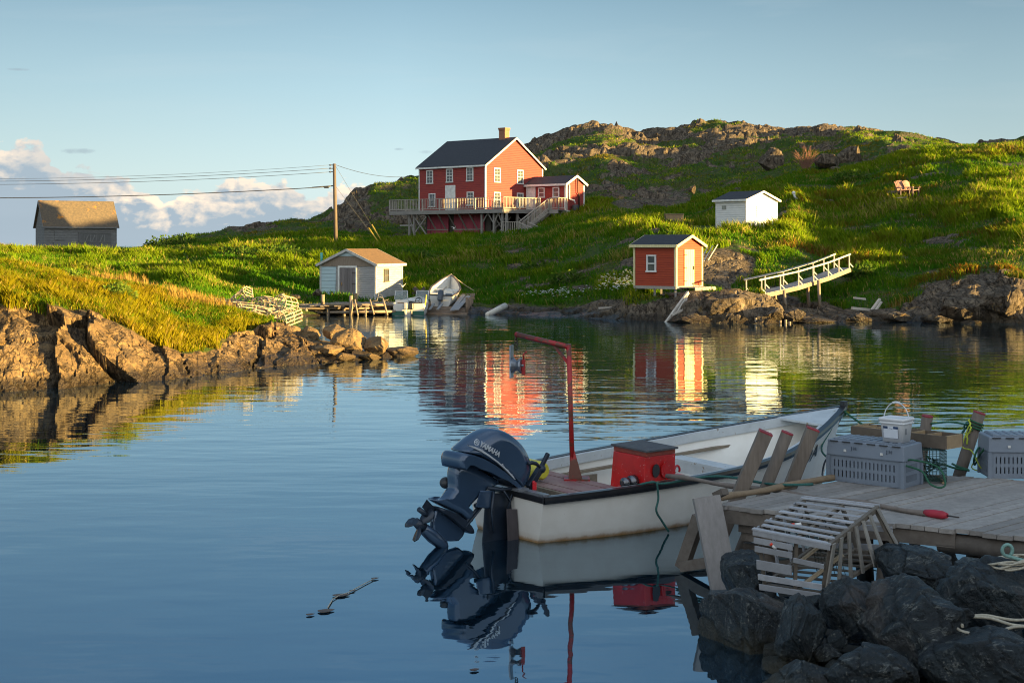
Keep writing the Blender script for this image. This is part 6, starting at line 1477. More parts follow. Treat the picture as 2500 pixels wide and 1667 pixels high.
GREYP = plain('grey_plastic', (.19, .225, .275), (.165, .20, .25), .45, 0, 3, .03, stain=((.20, .22, .24), 6, .70))
def crate(label, K, ex, ey, Lx, Ly, H=.46, writing=False):
    """slotted fish crate with a deep lid; K near bottom corner, ex/ey along its sides"""
    ex = Vector(ex).normalized(); ey = Vector(ey).normalized(); K = Vector(K); t = thing('fish_crate', label, 'crate', K+(ex*Lx+ey*Ly)/2, 0, 'grey slotted fish crates')
    def P(x, y, z): return K+ex*x+ey*y+Z*z
    lid0 = H*.62; m = MB(); th_ = .012
    def wall(o, u, n, Lw, z0, z1, ns, w_):
        """wall with a row of vertical slots left open"""
        zs = [z0, z0+.045, z0+.125, z0+.165, z0+.245, z1]; pit = (Lw-.14)/ns
        def q(u0, u1, a, b): m.hexa([o+u*u0+Z*a, o+u*u1+Z*a, o+u*u1+n*th_+Z*a, o+u*u0+n*th_+Z*a, o+u*u0+Z*b, o+u*u1+Z*b, o+u*u1+n*th_+Z*b, o+u*u0+n*th_+Z*b])
        q(0, Lw, zs[0], zs[1]); q(0, Lw, zs[2], zs[3]); q(0, Lw, zs[4], zs[5])
        for a, b in ((zs[1], zs[2]), (zs[3], zs[4])):
            q(0, .07, a, b); q(Lw-.07, Lw, a, b)
            for i in range(ns): q(.07+pit*(i+w_), .07+pit*(i+1), a, b)
    ins = .022
    wall(P(ins, ins, 0), ex, ey, Lx-2*ins, .012, lid0, 16, .30); wall(P(ins, Ly-ins-th_, 0), ex, ey, Lx-2*ins, .012, lid0, 16, .30)
    wall(P(ins, ins+th_+.001, 0), ey, ex, Ly-2*ins-2*th_-.002, .012, lid0, 11, .5); wall(P(Lx-ins-th_, ins+th_+.001, 0), ey, ex, Ly-2*ins-2*th_-.002, .012, lid0, 11, .5)
    m.hexa([P(ins, ins, 0), P(Lx-ins, ins, 0), P(Lx-ins, Ly-ins, 0), P(ins, Ly-ins, 0)]+[P(ins, ins, .011), P(Lx-ins, ins, .011), P(Lx-ins, Ly-ins, .011), P(ins, Ly-ins, .011)])
    for x, y in ((ins, ins), (Lx-ins, ins), (ins, Ly-ins), (Lx-ins, Ly-ins)): m.box(P(x, y, lid0/2), (.045, .045, lid0), (ex, ey, Z))
    m.build('body', GREYP, t)
    m = MB(); m.hexa([P(.0, .0, lid0+.001), P(Lx, 0, lid0+.001), P(Lx, Ly, lid0+.001), P(0, Ly, lid0+.001), P(.012, .012, H), P(Lx-.012, .012, H), P(Lx-.012, Ly-.012, H), P(.012, Ly-.012, H)])
    lid = m.build('lid', GREYP, t, .012)
    m = MB(); m.box(P(Lx/2, Ly*.5, H+.008), (Lx*.86, Ly*.80, .016), (ex, ey, Z))
    for i in range(9): m.box(P(Lx*(.1+.1*i), Ly*.5, H+.018), (.035, Ly*.74, .012), (ex, ey, Z))
    m.build('lid_ribs', GREYP, lid, .003)
    m = MB()
    for i in range(6): m.box(P(Lx*(.10+.16*i), .004, H-.014), (Lx*.10, .022, .012), (ex, ey, Z))
    m.build('lid_slot', BLACK, lid)
    for f in (.25, .72):
        m = MB(); m.box(P(Lx*f, -.003, H-.115), (.03, .012, .028), (ex, ey, Z)); m.build('rivet', TRIM, lid)
    if writing:
        for f, s_ in ((.33, 'J H'), (.78, 'J H')):
            me = text_mesh(s_, .055, .001); o = P(Lx*f, -.004, H-.10)
            for v in me.vertices: v.co = o+ex*v.co.x+Z*v.co.y-ey*v.co.z
            link('marker_writing', me, MOTORD, lid)
    return t, P
cK = on(2207, 1194, ZW+.004); cL = on(2017, 1171, ZW+.004); ex_ = (cK-cL); ey_ = Vector((-ex_.y, ex_.x, 0))
CR, CP = crate('grey slotted fish crate carrying the white bucket on the wharf', cL, ex_, ey_, ex_.length, .50, .49, True)
c2 = on(2413, 1168, ZW+.004); CR2, CP2 = crate('grey slotted fish crate standing alone at the right edge of the picture', c2, (1, -.06, 0), (.06, 1, 0), .98, .5, .50)

def bucket():
    ex, ey = ex_.normalized(), ey_.normalized(); c = CP(.80, .21, .49+.02); t = thing('bucket', 'white square plastic bucket with lid and handle on the grey crate', 'bucket', c)
    WP = plain('bucket_white', (.68, .70, .72), (.62, .64, .66), .35, 0, 3, .02)
    def sq(hx, hy, z, r_=.03, n=4):
        pts = []
        for k, (sx, sy) in enumerate(((1, 1), (-1, 1), (-1, -1), (1, -1))):
            for i in range(n+1): a = math.pi/2*(k+i/n); pts.append(c+ex*(sx*(hx-r_)+r_*math.cos(a))+ey*(sy*(hy-r_)+r_*math.sin(a))+Z*z)
        return pts
    m = MB(); m.grid([sq(.01, .01, .004, .01), sq(.128, .112, .004), sq(.148, .130, .235), sq(.150, .132, .24)], True, True); m.build('body', WP, t)
    m = MB(); m.grid([sq(.150, .132, .215), sq(.164, .146, .217), sq(.164, .146, .232), sq(.154, .136, .234), sq(.154, .136, .246), sq(.166, .148, .248), sq(.166, .148, .275), sq(.160, .142, .284), sq(.150, .132, .284), sq(.145, .127, .277), sq(.01, .01, .277, .01)], True, True); m.build('lid', WP, t)
    m = MB(); pts = [c+ex*(-.16*math.cos(a))+Z*(.24+.215*math.sin(a))+ey*.0 for a in np.linspace(0, math.pi, 19)]; m.tube(pts, .006, 7); h = m.build('handle', WP, t)
    m = MB(); m.tube([c+ex*(-.16*math.cos(a))+Z*(.24+.217*math.sin(a)) for a in np.linspace(1.25, 1.9, 6)], .013, 8); m.build('grip', WP, h)
    n = -ey; lx = Vector((0, 0, 0))
    def F2(x, z): return c+ex*x+n*(.1165+.018*(z)/.235+.0035)+Z*z
    L = MB(); L.prism([F2(-.10, .05), F2(.085, .05), F2(.085, .19), F2(-.10, .19)], n*.0012); lb = L.build('label', plain('label_white', (.62, .66, .72), (.58, .62, .68), .5), t)
    m = MB()
    for a, b in ((-.10, -.045), (.025, .085)): m.prism([p+n*.0015 for p in (F2(a, .160), F2(b, .160), F2(b, .188), F2(a, .188))], n*.001)
    m.prism([p+n*.0015 for p in (F2(-.035, .160), F2(-.015, .168), F2(.005, .161), F2(.02, .160), F2(.005, .157), F2(-.015, .163))], n*.001)
    for x0, x1, z0, z1 in ((-.10, .085, .05, .0515), (-.10, -.0985, .05, .19), (.0835, .085, .05, .19)): m.prism([p+n*.0015 for p in (F2(x0, z0), F2(x1, z0), F2(x1, z1), F2(x0, z1))], n*.001)
    m.build('label_print', plain('navy_print', (.02, .05, .13)), lb)
    m = MB()
    for k in range(7): m.box(c+ex*(.146+.0*k)+ey*(-.05)+Z*(.10+k*.010), (.012, .022, .004), (ex, ey, Z))
    m.build('side_print', plain('grey_print', (.15, .17, .2)), lb)
bucket()

def tray_and_trap():
    TW = woodm('tray_wood', (.21, .165, .12), (.13, .10, .075), 'n'); TWE = woodm('tray_end', (.46, .33, .19), (.34, .24, .13), 'n')
    a = at(2078, 1062, 17.7); b = at(2310, 1094, 16.7); a.z = b.z = 1.21; ex = (b-a).normalized(); ey = Vector((-ex.y, ex.x, 0)); L = (b-a).length; H = .15; D = .36
    t = thing('wooden_tray', 'long open wooden tray with cross pieces resting behind the white bucket', 'tray', (a+b)/2+ey*.18)
    def P(x, y, z): return a+ex*x+ey*y+Z*z
    for y in (0, D): m = MB(); m.box(P(L/2, y, H/2), (L, .022, H), (ex, ey, Z)); m.build('side_board', TW, t)
    for x in (0.012, L-.012): m = MB(); m.box(P(x, D/2, H/2), (.024, D-.03, H+.004), (ex, ey, Z)); m.build('end_board', TWE, t)
    m = MB(); m.box(P(L/2, D/2, .012), (L-.05, D-.025, .02), (ex, ey, Z)); m.build('base', TW, t)
    for x in (.12, .26, .42, .74, .95): m = MB(); m.box(P(x*L/1.2, D/2, H-.03), (.022, D-.03, .055), (ex, ey, Z)); m.build('divider', TWE, t)
    # green wire trap that carries the tray's end
    q = on(2252, 1180, ZW); ex2 = Vector((.93, -.1, 0)).normalized(); ey2 = Vector((-ex2.y, ex2.x, 0))
    o = W(0, 0, 0); k = at(2245, 1176, 16.75); k.z = ZW+.03; t2 = thing('wire_trap', 'dark green wire mesh trap under the end of the wooden tray', 'trap', k)
    Lx, Ly, Hh = .36, .42, .36; m = MB(); r_ = .0035
    def Q(x, y, z): return k+ex2*(x-.05)+ey2*y+Z*z
    nx, ny, nz = 9, 10, 9
    for i in range(nx+1):
        x = Lx*i/nx; m.tube([Q(x, 0, 0), Q(x, 0, Hh), Q(x, Ly, Hh), Q(x, Ly, 0), Q(x, 0, 0)], r_, 4, False)
    for j in range(nz+1):
        z = Hh*j/nz; m.tube([Q(0, 0, z), Q(Lx, 0, z), Q(Lx, Ly, z), Q(0, Ly, z), Q(0, 0, z)], r_, 4, False)
    for j in range(1, ny):
        y = Ly*j/ny; m.tube([Q(0, y, 0), Q(0, y, Hh), Q(Lx, y, Hh), Q(Lx, y, 0), Q(0, y, 0)], r_, 4, False)
    m.build('mesh', plain('green_wire', (.012, .055, .04), (.01, .04, .03), .5), t2)
    for x in (.03, Lx-.03): m = MB(); m.box(Q(x, Ly/2, -.014), (.04, Ly, .026), (ex2, ey2, Z)); m.build('runner', TWE, t2)
    m = MB(); random.seed(8)
    for kk in range(26): p = Q(random.uniform(.05, Lx-.05), random.uniform(.05, .3), random.uniform(.02, .22)); m.tube([p+Vector((random.uniform(-.08, .08), random.uniform(-.05, .05), random.uniform(-.05, .06))) for _ in range(4)], .007, 5)
    m.build('netting', plain('net_green', (.015, .07, .06)), t2)
tray_and_trap()

def deck_ropes():
    GR = bpy.data.materials['green_rope']; YR = plain('yellow_rope', (.50, .58, .05), (.4, .46, .05), .7, 0, 40, .5)
    c = CP(.96, .10, .30); g = ZW
    rope([c, c+Vector((.08, -.05, .03)), at(2290, 1140, 16.2), at(2308, 1178, 16.0), at(2296, 1190, 15.9), at(2270, 1180, 16.0), at(2250, 1150, 16.2), CP(.95, .06, .27)], .011, GR, 'loop of dark green rope hanging from the end of the near grey crate')
    p = at(2380, 1018, 17.95)
    for k in range(3):
        pass
    m = MB(); b = at(2350, 1134, 18.0); tp = at(2391, 1008, 17.95); d = (tp-b).normalized(); u = d.orthogonal().normalized(); v = d.cross(u)
    pts = [tp-d*(.10+.035*i/12)+(u*math.cos(i*.52)+v*math.sin(i*.52))*.092 for i in range(44)]; m.tube(pts, .012, 6); solid(m, 'rope_turns', GR, 'green rope wound around the top of the leaning post at the back', 'rope')
    rope([tp-d*.16+Vector((-.08, 0, 0)), at(2320, 1030, 18.1), at(2272, 1034, 18.2)], .012, GR, 'green rope stretched between the two posts at the back of the wharf')
    rope([tp-d*.14+Vector((-.09, -.05, 0)), at(2362, 1048, 17.9), at(2350, 1090, 17.9), at(2372, 1100, 17.8), at(2390, 1135, 17.5), on(2400, 1150, g+.015), on(2372, 1140, g+.015), at(2395, 1105, 17.6)], .008, YR, 'thin yellow rope hanging from the leaning post down to the wharf planks')
    rope([at(2366, 1022, 17.9), at(2370, 1048, 17.85), at(2362, 1062, 17.9), at(2360, 1085, 17.9)], .012, YR, 'knotted end of yellow rope tied on the leaning post', wob=.01)
    rope([at(2360, 1030, 17.9), at(2348, 1060, 18), at(2352, 1088, 18), at(2345, 1070, 18.05), at(2356, 1045, 18)], .012, bpy.data.materials['teal_rope'], 'bunch of teal rope hanging beside the knotted yellow rope', wob=.02)
    rope([at(2404, 1090, 17.4), at(2388, 1095, 17.5), at(2378, 1120, 17.4), on(2380, 1134, g+.02), at(2392, 1110, 17.4), at(2404, 1094, 17.3)], .013, GR, 'dark green rope loop beside the left end of the far right crate')
    rope([on(2300, 1132, g+.015), on(2330, 1142, g+.015), on(2366, 1148, g+.015), on(2340, 1139, g+.03), on(2325, 1132, g+.02)], .014, GR, 'short dark rope lying on the planks at the foot of the leaning post')
    rope([CP(-.0, .05, .28), CP(-.04, .02, .18), CP(-.05, 0, .05), CP(.0, -.03, .015), CP(.08, -.03, .02)], .011, MOTORD, 'dark twisted rope hanging at the left end of the near grey crate')
    # long pole with red end, boat rail to planks
    a = Vector((1.93, 17.75, .73)); b = on(2268, 1252, g+.04); d = (b-a).normalized(); t = thing('boat_hook', 'long grey pole with red end reaching from the skiff rail across the wharf', 'pole', (a+b)/2)
    m = MB(); n = 14; m.tube([a.lerp(b, i/n)+Z*.012*math.sin(i*1.3) for i in range(n+1)], [.028+.006*math.sin(i*1.9) for i in range(n+1)], 9); m.build('shaft', woodm('grey_pole', (.26, .22, .19), (.17, .14, .12), 'n'), t)
    m = MB(); m.tube([b-d*.05, b, b+d*.04, b+d*.16, b+d*.22], [.032, .040, .044, .043, .026], 12); m.build('red_grip', plain('faded_red', (.38, .02, .04), (.28, .015, .03), .6), t)
    m = MB(); m.tube([b+d*.2, b+d*.36], .008, 6); m.build('spike', IRON, t)
    m = MB(); m.beam(at(1700, 1222, 15.2), on(1960, 1219, ZW+.01), .02, .02)
deck_ropes()

# ---------------------------------------------------------------- wooden lobster traps
LATH = woodm('trap_lath', (.50, .52, .56), (.35, .36, .38), 'n'); LATHP = woodm('trap_lath_pale', (.58, .48, .33), (.42, .33, .22), 'n'); LATHD = woodm('trap_frame', (.20, .17, .13), (.13, .11, .09), 'n')
def big_trap():
    FL, FR_, BR, BL = at(1842, 1293, 13.4), at(2030, 1330, 13.05), at(2146, 1239, 13.95), at(1960, 1217, 14.3)
    fl, fr_, br, bl = at(1858, 1430, 13.45), at(2006, 1452, 13.1), at(2200, 1340, 13.75), at(1985, 1330, 14.3)
    t = thing('lobster_trap', 'large grey slatted wooden lobster trap tipped on the dark boulders in the foreground', 'lobster trap', (fl+fr_+br+bl)/4)
    def mixp(u, v, w_):
        a = (FL.lerp(FR_, u)).lerp(BL.lerp(BR, u), v); b = (fl.lerp(fr_, u)).lerp(bl.lerp(br, u), v); return a.lerp(b, w_)
    up = (mixp(.5, .5, 0)-mixp(.5, .5, 1)).normalized()
    m = MB()
    for v, ln in ((.0, 1.0), (.13, .97), (.25, 1.0), (.40, .98), (.54, 1.0), (.69, .97), (.84, .98), (1.0, 1.0)):   # top laths
        m.beam(mixp(-.02+(.04 if ln < 1 else 0), v, -.02), mixp(ln, v, -.02), .070, .014, up)
    m.build('top_laths', LATH, t)
    ff = (mixp(.5, 0, .5)-mixp(.5, 1, .5)).normalized(); m = MB()
    for w_, u1 in ((.03, 1.0), (.17, .52), (.32, .52), (.60, .52), (.82, 1.0), (1.0, 1.0)): m.beam(mixp(-.01, -.02, w_), mixp(u1, -.02, w_), .055 if w_ != .6 else .09, .014, ff)
    m.beam(mixp(.54, -.02, .40), mixp(.97, -.02, .42), .045, .014, ff); m.build('front_laths', LATH, t)
    rr = (mixp(1, .5, .5)-mixp(0, .5, .5)).normalized(); m = MB()
    for v in (.02, .17, .32, .47, .62, .77, .95): m.beam(mixp(1.02, v, -.02), mixp(1.02, v+.02, 1.02), .074, .014, rr)
    m.build('end_laths', woodm('trap_lath_brown', (.36, .34, .30), (.25, .23, .20), 'n'), t)
    m = MB()
    for w_ in (.0, .55, 1.0): m.beam(mixp(0, 1.02, w_), mixp(1, 1.02, w_), .055, .014, ff)
    for v in (.1, .35, .6, .85): m.beam(mixp(-.02, v, 0), mixp(-.02, v, 1), .05, .014, rr)
    m.build('back_laths', LATH, t)
    m = MB()
    for u, v in ((0.03, .03), (.53, .03), (.97, .03), (.03, .97), (.97, .97), (.53, .97)): m.beam(mixp(u, v, 0), mixp(u, v, 1), .034, .034)
    for u in (.03, .53, .97): m.beam(mixp(u, .03, .04), mixp(u, .97, .04), .034, .03); m.beam(mixp(u, .03, 1), mixp(u, .97, 1), .034, .03)
    m.beam(mixp(.98, 0, 0), mixp(.98, 1, 0), .04, .04); m.build('frame', LATHD, t)
    m = MB()
    for k in range(9): v = .05+k*.11; m.beam(mixp(.0, v, 1.0), mixp(1, v, 1.0), .05, .014, up)
    m.build('bottom_laths', LATHD, t)
    m = MB(); m.beam(mixp(.6, .06, .95), mixp(.95, .3, .45), .03, .03); m.beam(mixp(.55, .1, .5), mixp(.75, .4, .2), .025, .025); m.build('inner_strut', LATHP, t)
    m = MB(); random.seed(4); net = 9
    for k in range(net): m.tube([mixp(.55+.45*k/net, .35, .1), mixp(.58+.40*k/net, .28, .5), mixp(.55+.45*k/net, .34, .95)], .0035, 4)
    for k in range(7): m.tube([mixp(.55, .33, .1+.13*k), mixp(.78, .28, .1+.13*k), mixp(1, .33, .1+.13*k)], .0035, 4)
    for k in range(22): p = mixp(random.uniform(.1, .9), random.uniform(.1, .8), random.uniform(.05, .35)); m.tube([p+Vector((random.uniform(-.06, .06), random.uniform(-.06, .06), random.uniform(-.04, .04))) for _ in range(3)], .006, 4)
    m.build('netting', plain('net_dark', (.06, .055, .035), (.02, .045, .035)), t)
    CR_ = plain('fluorescent_red', (.85, .07, .03), rough=.4)
    for px, py, Y, a in ((1936, 1288, 13.55, (.10, -.02, .02)), (1884, 1324, 13.33, (.05, -.02, -.05))):
        m = MB(); p = at(px, py, Y)+ff*.02+up*.03*(1 if py < 1300 else 0); v = Vector(a); m.tube([p, p+v*.3], .020, 8); m.build('red_tag', CR_, t); m = MB(); m.tube([p+v*.3, p+v*.9], .016, 8); m.build('plastic_sleeve', TRIM, t)
big_trap()

def trap_pile():
    t = bpy.data.objects.new('lobster_trap', None); COL.objects.link(t); tag(t, 'x', 'lobster trap', 'old wooden traps on the point')
    Lx, Wy, Hh = .95, .58, .44; m = MB()
    for y in (-Wy/2, 0, Wy/2): m.beam((-Lx/2, y, .02), (Lx/2, y, .02), .05, .03)
    for x in (-Lx/2+.02, 0, Lx/2-.02): m.beam((x, -Wy/2, .03), (x, Wy/2, .03), .045, .035)
    m.build('base_frame', LATHP, t)
    for x in (-Lx/2+.03, 0, Lx/2-.03):
        m = MB(); m.tube([(x, -Wy/2*math.cos(a)*1.0, .03+Hh*math.sin(a)**.8) for a in np.linspace(.001, math.pi-.001, 13)], .018, 6); m.build('bow', LATHP, t)
    m = MB()
    for k in range(9):
        a = .25+(math.pi-.5)*k/8
        if k in (3,): continue
        y, z = -Wy/2*math.cos(a)*1.04, .03+Hh*math.sin(a)**.8*1.04; m.beam((-Lx/2-.02, y, z), (Lx/2+.02, y, z), .036, .012, (0, -math.cos(a), math.sin(a)))
    m.build('laths', LATHP, t)
    m = MB()
    for s_ in (-1, 1):
        for k in range(3): m.beam((s_*(Lx/2-.03), -.12+.12*k, .03), (s_*(Lx/2-.03), -.16+.16*k, Hh-.03), .03, .012, (1, 0, 0))
    m.build('end_laths', LATHP, t)
    m = MB(); random.seed(2)
    for k in range(10): m.tube([(-Lx/2+.1+.08*k, -.2, .06), (-Lx/2+.1+.08*k, 0, .20+.04*(k % 2)), (-Lx/2+.1+.08*k, .2, .06)], .008, 4)
    for k in range(5): m.tube([(-Lx/2+.08, -.2+.1*k, .1), (Lx/2-.1, -.2+.1*k, .1)], .008, 4)
    m.build('netting', plain('net_teal', (.05, .18, .13), (.04, .13, .10)), t)
    spots = [   # px, py of base, Y, rz, rx, ry, label
        (548, 762, 50.2, 10, 0, 4, 'leftmost low trap of the pile, half sunk in dry stalks'),
        (580, 768, 49.8, 80, 0, 0, 'low trap seen end on, second from the left in the pile'),
        (598, 736, 50.3, -28, 62, -34, 'trap tipped up on its end with laths to the sky, tallest of the pile'),
        (610, 772, 49.4, 30, 0, 6, 'trap under the tipped up one, showing its bowed end'),
        (640, 756, 50.0, 75, 12, 0, 'trap behind the middle of the pile, its round bow showing on top'),
        (662, 758, 50.0, 60, 0, 8, 'trap right of the middle at the back, a round bow standing clear'),
        (645, 783, 48.9, 20, 20, 14, 'broken open trap with teal netting at the front of the pile'),
        (672, 778, 49.0, 65, -58, 0, 'trap lying on its side, laths facing the water'),
        (690, 752, 49.6, 70, 35, 8, 'trap leaning upright on the right, its laths fanned like a ladder'),
        (702, 784, 49.0, 60, 20, -12, 'rightmost trap of the pile with teal netting in its end'),
        (626, 790, 48.8, 85, 0, 0, 'trap lowest in the pile, its ladder of laths facing the water')]
    for i, (px, py, Y, rz, rx, ry, lab) in enumerate(spots):
        o = t if i == 0 else copy_tree(t); o.location = at(px, py, Y); o.rotation_euler = (R(rx), R(ry), R(rz)); o['label'] = lab; o.scale = (.95,)*3
    m = MB(); m.beam(at(535, 738, 50.5), at(592, 735, 50.2), .10, .06); solid(m, 'weathered_board', LATH, 'grey board lying across the left end of the trap pile', 'board')
trap_pile()

# ---------------------------------------------------------------- boulders
def dark_rock():
    m, t, b = new_mat('wet_dark_rock'); tcn = t.add('ShaderNodeNewGeometry'); pos = tcn.outputs['Position']
    n1 = t.noise(pos, 2.2, 8, .66, .4); n2 = t.noise(pos, 9, 6, .7)
    c = t.mix(t.ramp(n1, [(.38, 0.0), (.62, 1.0)]), (.003, .0065, .0085), (.014, .023, .027))
    c = t.mix(t.ramp(n2, [(.55, 0.0), (.78, .8)]), c, (.042, .048, .045))
    mp = t.add('ShaderNodeMapping'); mp.inputs['Rotation'].default_value = (.6, .9, .3); mp.inputs['Scale'].default_value = (1, 3.2, 1); t.link(pos, mp.inputs[0])
    wv = t.add('ShaderNodeTexNoise'); wv.inputs['Scale'].default_value = 1.3; wv.inputs['Detail'].default_value = 6; wv.inputs['Roughness'].default_value = .6; wv.inputs['Distortion'].default_value = 1.2; t.link(mp.outputs[0], wv.inputs['Vector'])
    vein = t.ramp(t.math('ABSOLUTE', t.math('SUBTRACT', wv.outputs['Fac'], .5)), [(0.0, 1.0), (.006, .7), (.014, 0.0)])
    c = t.mix(t.math('MULTIPLY', vein, t.ramp(n2, [(.45, 0.0), (.6, .8)])), c, (.20, .21, .19))
    c = t.mix(t.ramp(t.noise(pos, 1.1, 4, .6), [(.60, 0.0), (.68, .55)]), c, (.075, .055, .042))
    sz_ = t.add('ShaderNodeSeparateXYZ'); t.link(pos, sz_.inputs[0]); zt = t.math('ADD', sz_.outputs[2], t.math('MULTIPLY', t.math('SUBTRACT', n2, .5), .3))
    c = t.mix(t.ramp(zt, [(.02, 1.0), (.10, .8), (.20, 0.0)]), c, (.022, .018, .006))
    c = t.mix(t.math('MULTIPLY', t.ramp(t.noise(pos, 55, 3, .6), [(.62, 0.0), (.68, .8)]), t.ramp(zt, [(.10, 0.0), (.20, 1.0), (.34, 1.0), (.42, 0.0)])), c, (.20, .20, .17))
    t.link(c, b.inputs['Base Color']); t.link(t.ramp(n2, [(.3, .50), (.7, .20)]), b.inputs['Roughness'])
    bump(t, b, t.math('ADD', n1, t.math('MULTIPLY', n2, .5)), 1.0, .13); return m
DROCK = dark_rock()
def shore_rock():
    m, t, b = new_mat('shore_rock'); g = t.add('ShaderNodeNewGeometry'); pos = g.outputs['Position']; s = t.add('ShaderNodeSeparateXYZ'); t.link(pos, s.inputs[0])
    n1 = t.noise(pos, 1.4, 7, .62); n2 = t.noise(pos, 7, 6, .68)
    c = t.mix(t.ramp(n1, [(.35, 0.0), (.66, 1.0)]), (.13, .085, .042), (.27, .185, .09))
    c = t.mix(t.ramp(n2, [(.5, 0.0), (.75, .8)]), c, (.08, .065, .05))
    c = t.mix(t.ramp(t.noise(pos, 2.6, 6, .7), [(.62, 0.0), (.69, .6)]), c, (.40, .36, .26))
    wet = t.ramp(t.math('ADD', s.outputs[2], t.math('MULTIPLY', t.math('SUBTRACT', n2, .5), .2)), [(0.0, 1.0), (.12, .9), (.24, 0.0)])
    c = t.mix(t.math('MULTIPLY', wet, .85), c, (.035, .026, .014))
    t.link(c, b.inputs['Base Color']); b.inputs['Roughness'].default_value = .88; b.inputs['Specular IOR Level'].default_value = .25
    bump(t, b, t.math('ADD', n2, t.math('MULTIPLY', n1, .5)), .9, .12); return m
SROCK = shore_rock()
def boulder(name, c, size, seed, mat, label, group, rot=0, cuts=15, sub=5, rough=.05, cat='boulder', deep=.58):
    bm = bmesh.new(); bmesh.ops.create_icosphere(bm, subdivisions=sub, radius=1); V = np.array([v.co[:] for v in bm.verts]); Fc = np.array([[v.index for v in f.verts] for f in bm.faces]); bm.free()
    r_ = np.random.default_rng(seed)
    for _ in range(cuts):
        n = r_.normal(size=3); n /= np.linalg.norm(n); d = r_.uniform(deep, .90); k = V@n-d; V = np.where(k[:, None] > 0, V-n[None, :]*k[:, None]*.96, V)
    V = V*(1+.07*fbm(V*1.6+seed*7.1, 3, seed)[:, None])
    # a few cracks and chips
    d1_, d2_, rr, ox, oy = cells(np.c_[V[:, 0]*2.1+V[:, 2]*1.3+seed, V[:, 1]*2.1-V[:, 2]*.9, V[:, 2]], seed)
    V = V*(1+(-.06*np.exp(-((d2_-d1_)/.09)**2)+.08*(rr[0]-.5)+rough*fbm(V*6+seed, 4, seed+3))[:, None])
    ca, sa = math.cos(rot), math.sin(rot); V = V*np.array(size); V = np.c_[V[:, 0]*ca-V[:, 1]*sa, V[:, 0]*sa+V[:, 1]*ca, V[:, 2]]
    me = big_mesh(name, V, Fc, 3, False, {'rock': np.ones(len(V))}); o = link(name, me, mat); o.location = c; return tag(o, label, cat, group)
def near_boulders():
    G = 'dark boulders below the wharf'
    # px, py, Y of the centre, half sizes, seed, label
    L = [((1838, 1548, 13.0), (.56, .60, .50), 3, 'big dark boulder at the far left of the heap, its foot in the water', .3),
         ((1822, 1410, 14.2), (.30, .40, .34), 4, 'dark boulder with pale streaks behind the left end of the lobster trap', .2),
         ((1952, 1562, 12.2), (.27, .42, .40), 5, 'brownish narrow boulder leaning between the big left one and the veined one', -.5),
         ((2078, 1478, 12.5), (.31, .40, .31), 6, 'black lumpy boulder right under the front corner of the lobster trap', .1),
         ((2232, 1545, 11.9), (.50, .55, .50), 7, 'largest boulder in the middle of the heap, crossed by white veins', .4),
         ((2236, 1402, 13.3), (.40, .40, .36), 8, 'rounded boulder behind the largest one, just right of the lobster trap', .0),
         ((2420, 1480, 12.5), (.50, .50, .44), 9, 'wide boulder at the right edge under the coil of pale rope', .7),
         ((2402, 1645, 11.3), (.52, .5, .36), 10, 'flat topped boulder in the bottom right corner below the beige rope', .1),
         ((2130, 1660, 11.3), (.46, .45, .34), 12, 'low black boulder at the bottom edge left of the largest one', .9),
         ((1985, 1700, 11.5), (.50, .5, .36), 13, 'lowest black boulder at the bottom edge beside the water', .4),
         ((1930, 1525, 13.6), (.34, .4, .28), 14, 'dark boulder hidden in the shade beneath the lobster trap', .5),
         ((2330, 1560, 12.6), (.3, .4, .4), 15, 'dark stone wedged between the largest boulder and the right one', .5)]
    for (px, py, Y), sz, sd_, lab, rot in L: boulder('boulder', at(px, py, Y), sz, sd_, DROCK, lab, G, rot, 20, 6, .055, deep=.55)
near_boulders()
def pebbles():
    r_ = np.random.default_rng(17); k = 0; PL = ['small dark stone at the water between the two leftmost big boulders'+s_ for s_ in (', the lower one', ', the upper one')]+['small dark stone in the gap left of the largest boulder, '+s_ for s_ in ('nearest its top', 'halfway down', 'lowest')]+['small dark stone under the front corner of the lobster trap', 'small dark stone pressed against the foot of the largest boulder', 'small dark stone between the lumpy boulder and the rounded one behind', 'small dark stone right of the top of the largest boulder', 'small dark stone above the flat topped corner boulder', 'small dark stone left of the coil of pale rope', 'small dark stone behind the big boulder at the far left', 'small dark stone low between the brownish boulder and the bottom edge', 'small dark stone at the right foot of the lobster trap', 'small dark stone under the wharf beam right of the lobster trap', 'small dark stone left of the beige rope loops']
    for (px, py, Y) in ((1905, 1625, 12.1), (1890, 1590, 12.4), (2040, 1560, 12.2), (2025, 1600, 12.0), (2060, 1640, 11.8), (1985, 1470, 12.9), (2145, 1600, 11.9), (2170, 1440, 12.7), (2345, 1470, 12.9), (2330, 1640, 11.6), (2310, 1440, 13.1), (1790, 1490, 13.5), (1990, 1640, 12.0), (2160, 1360, 13.6), (2325, 1400, 13.4), (2290, 1625, 11.8)):
        s_ = r_.uniform(.10, .17); boulder('stone', at(px, py, Y), (s_*1.2, s_, s_*.8), 200+k, DROCK, PL[k], 'small stones between the dark boulders', r_.uniform(0, 3), 16, 4, .05, 'stone', .5); k += 1
pebbles()
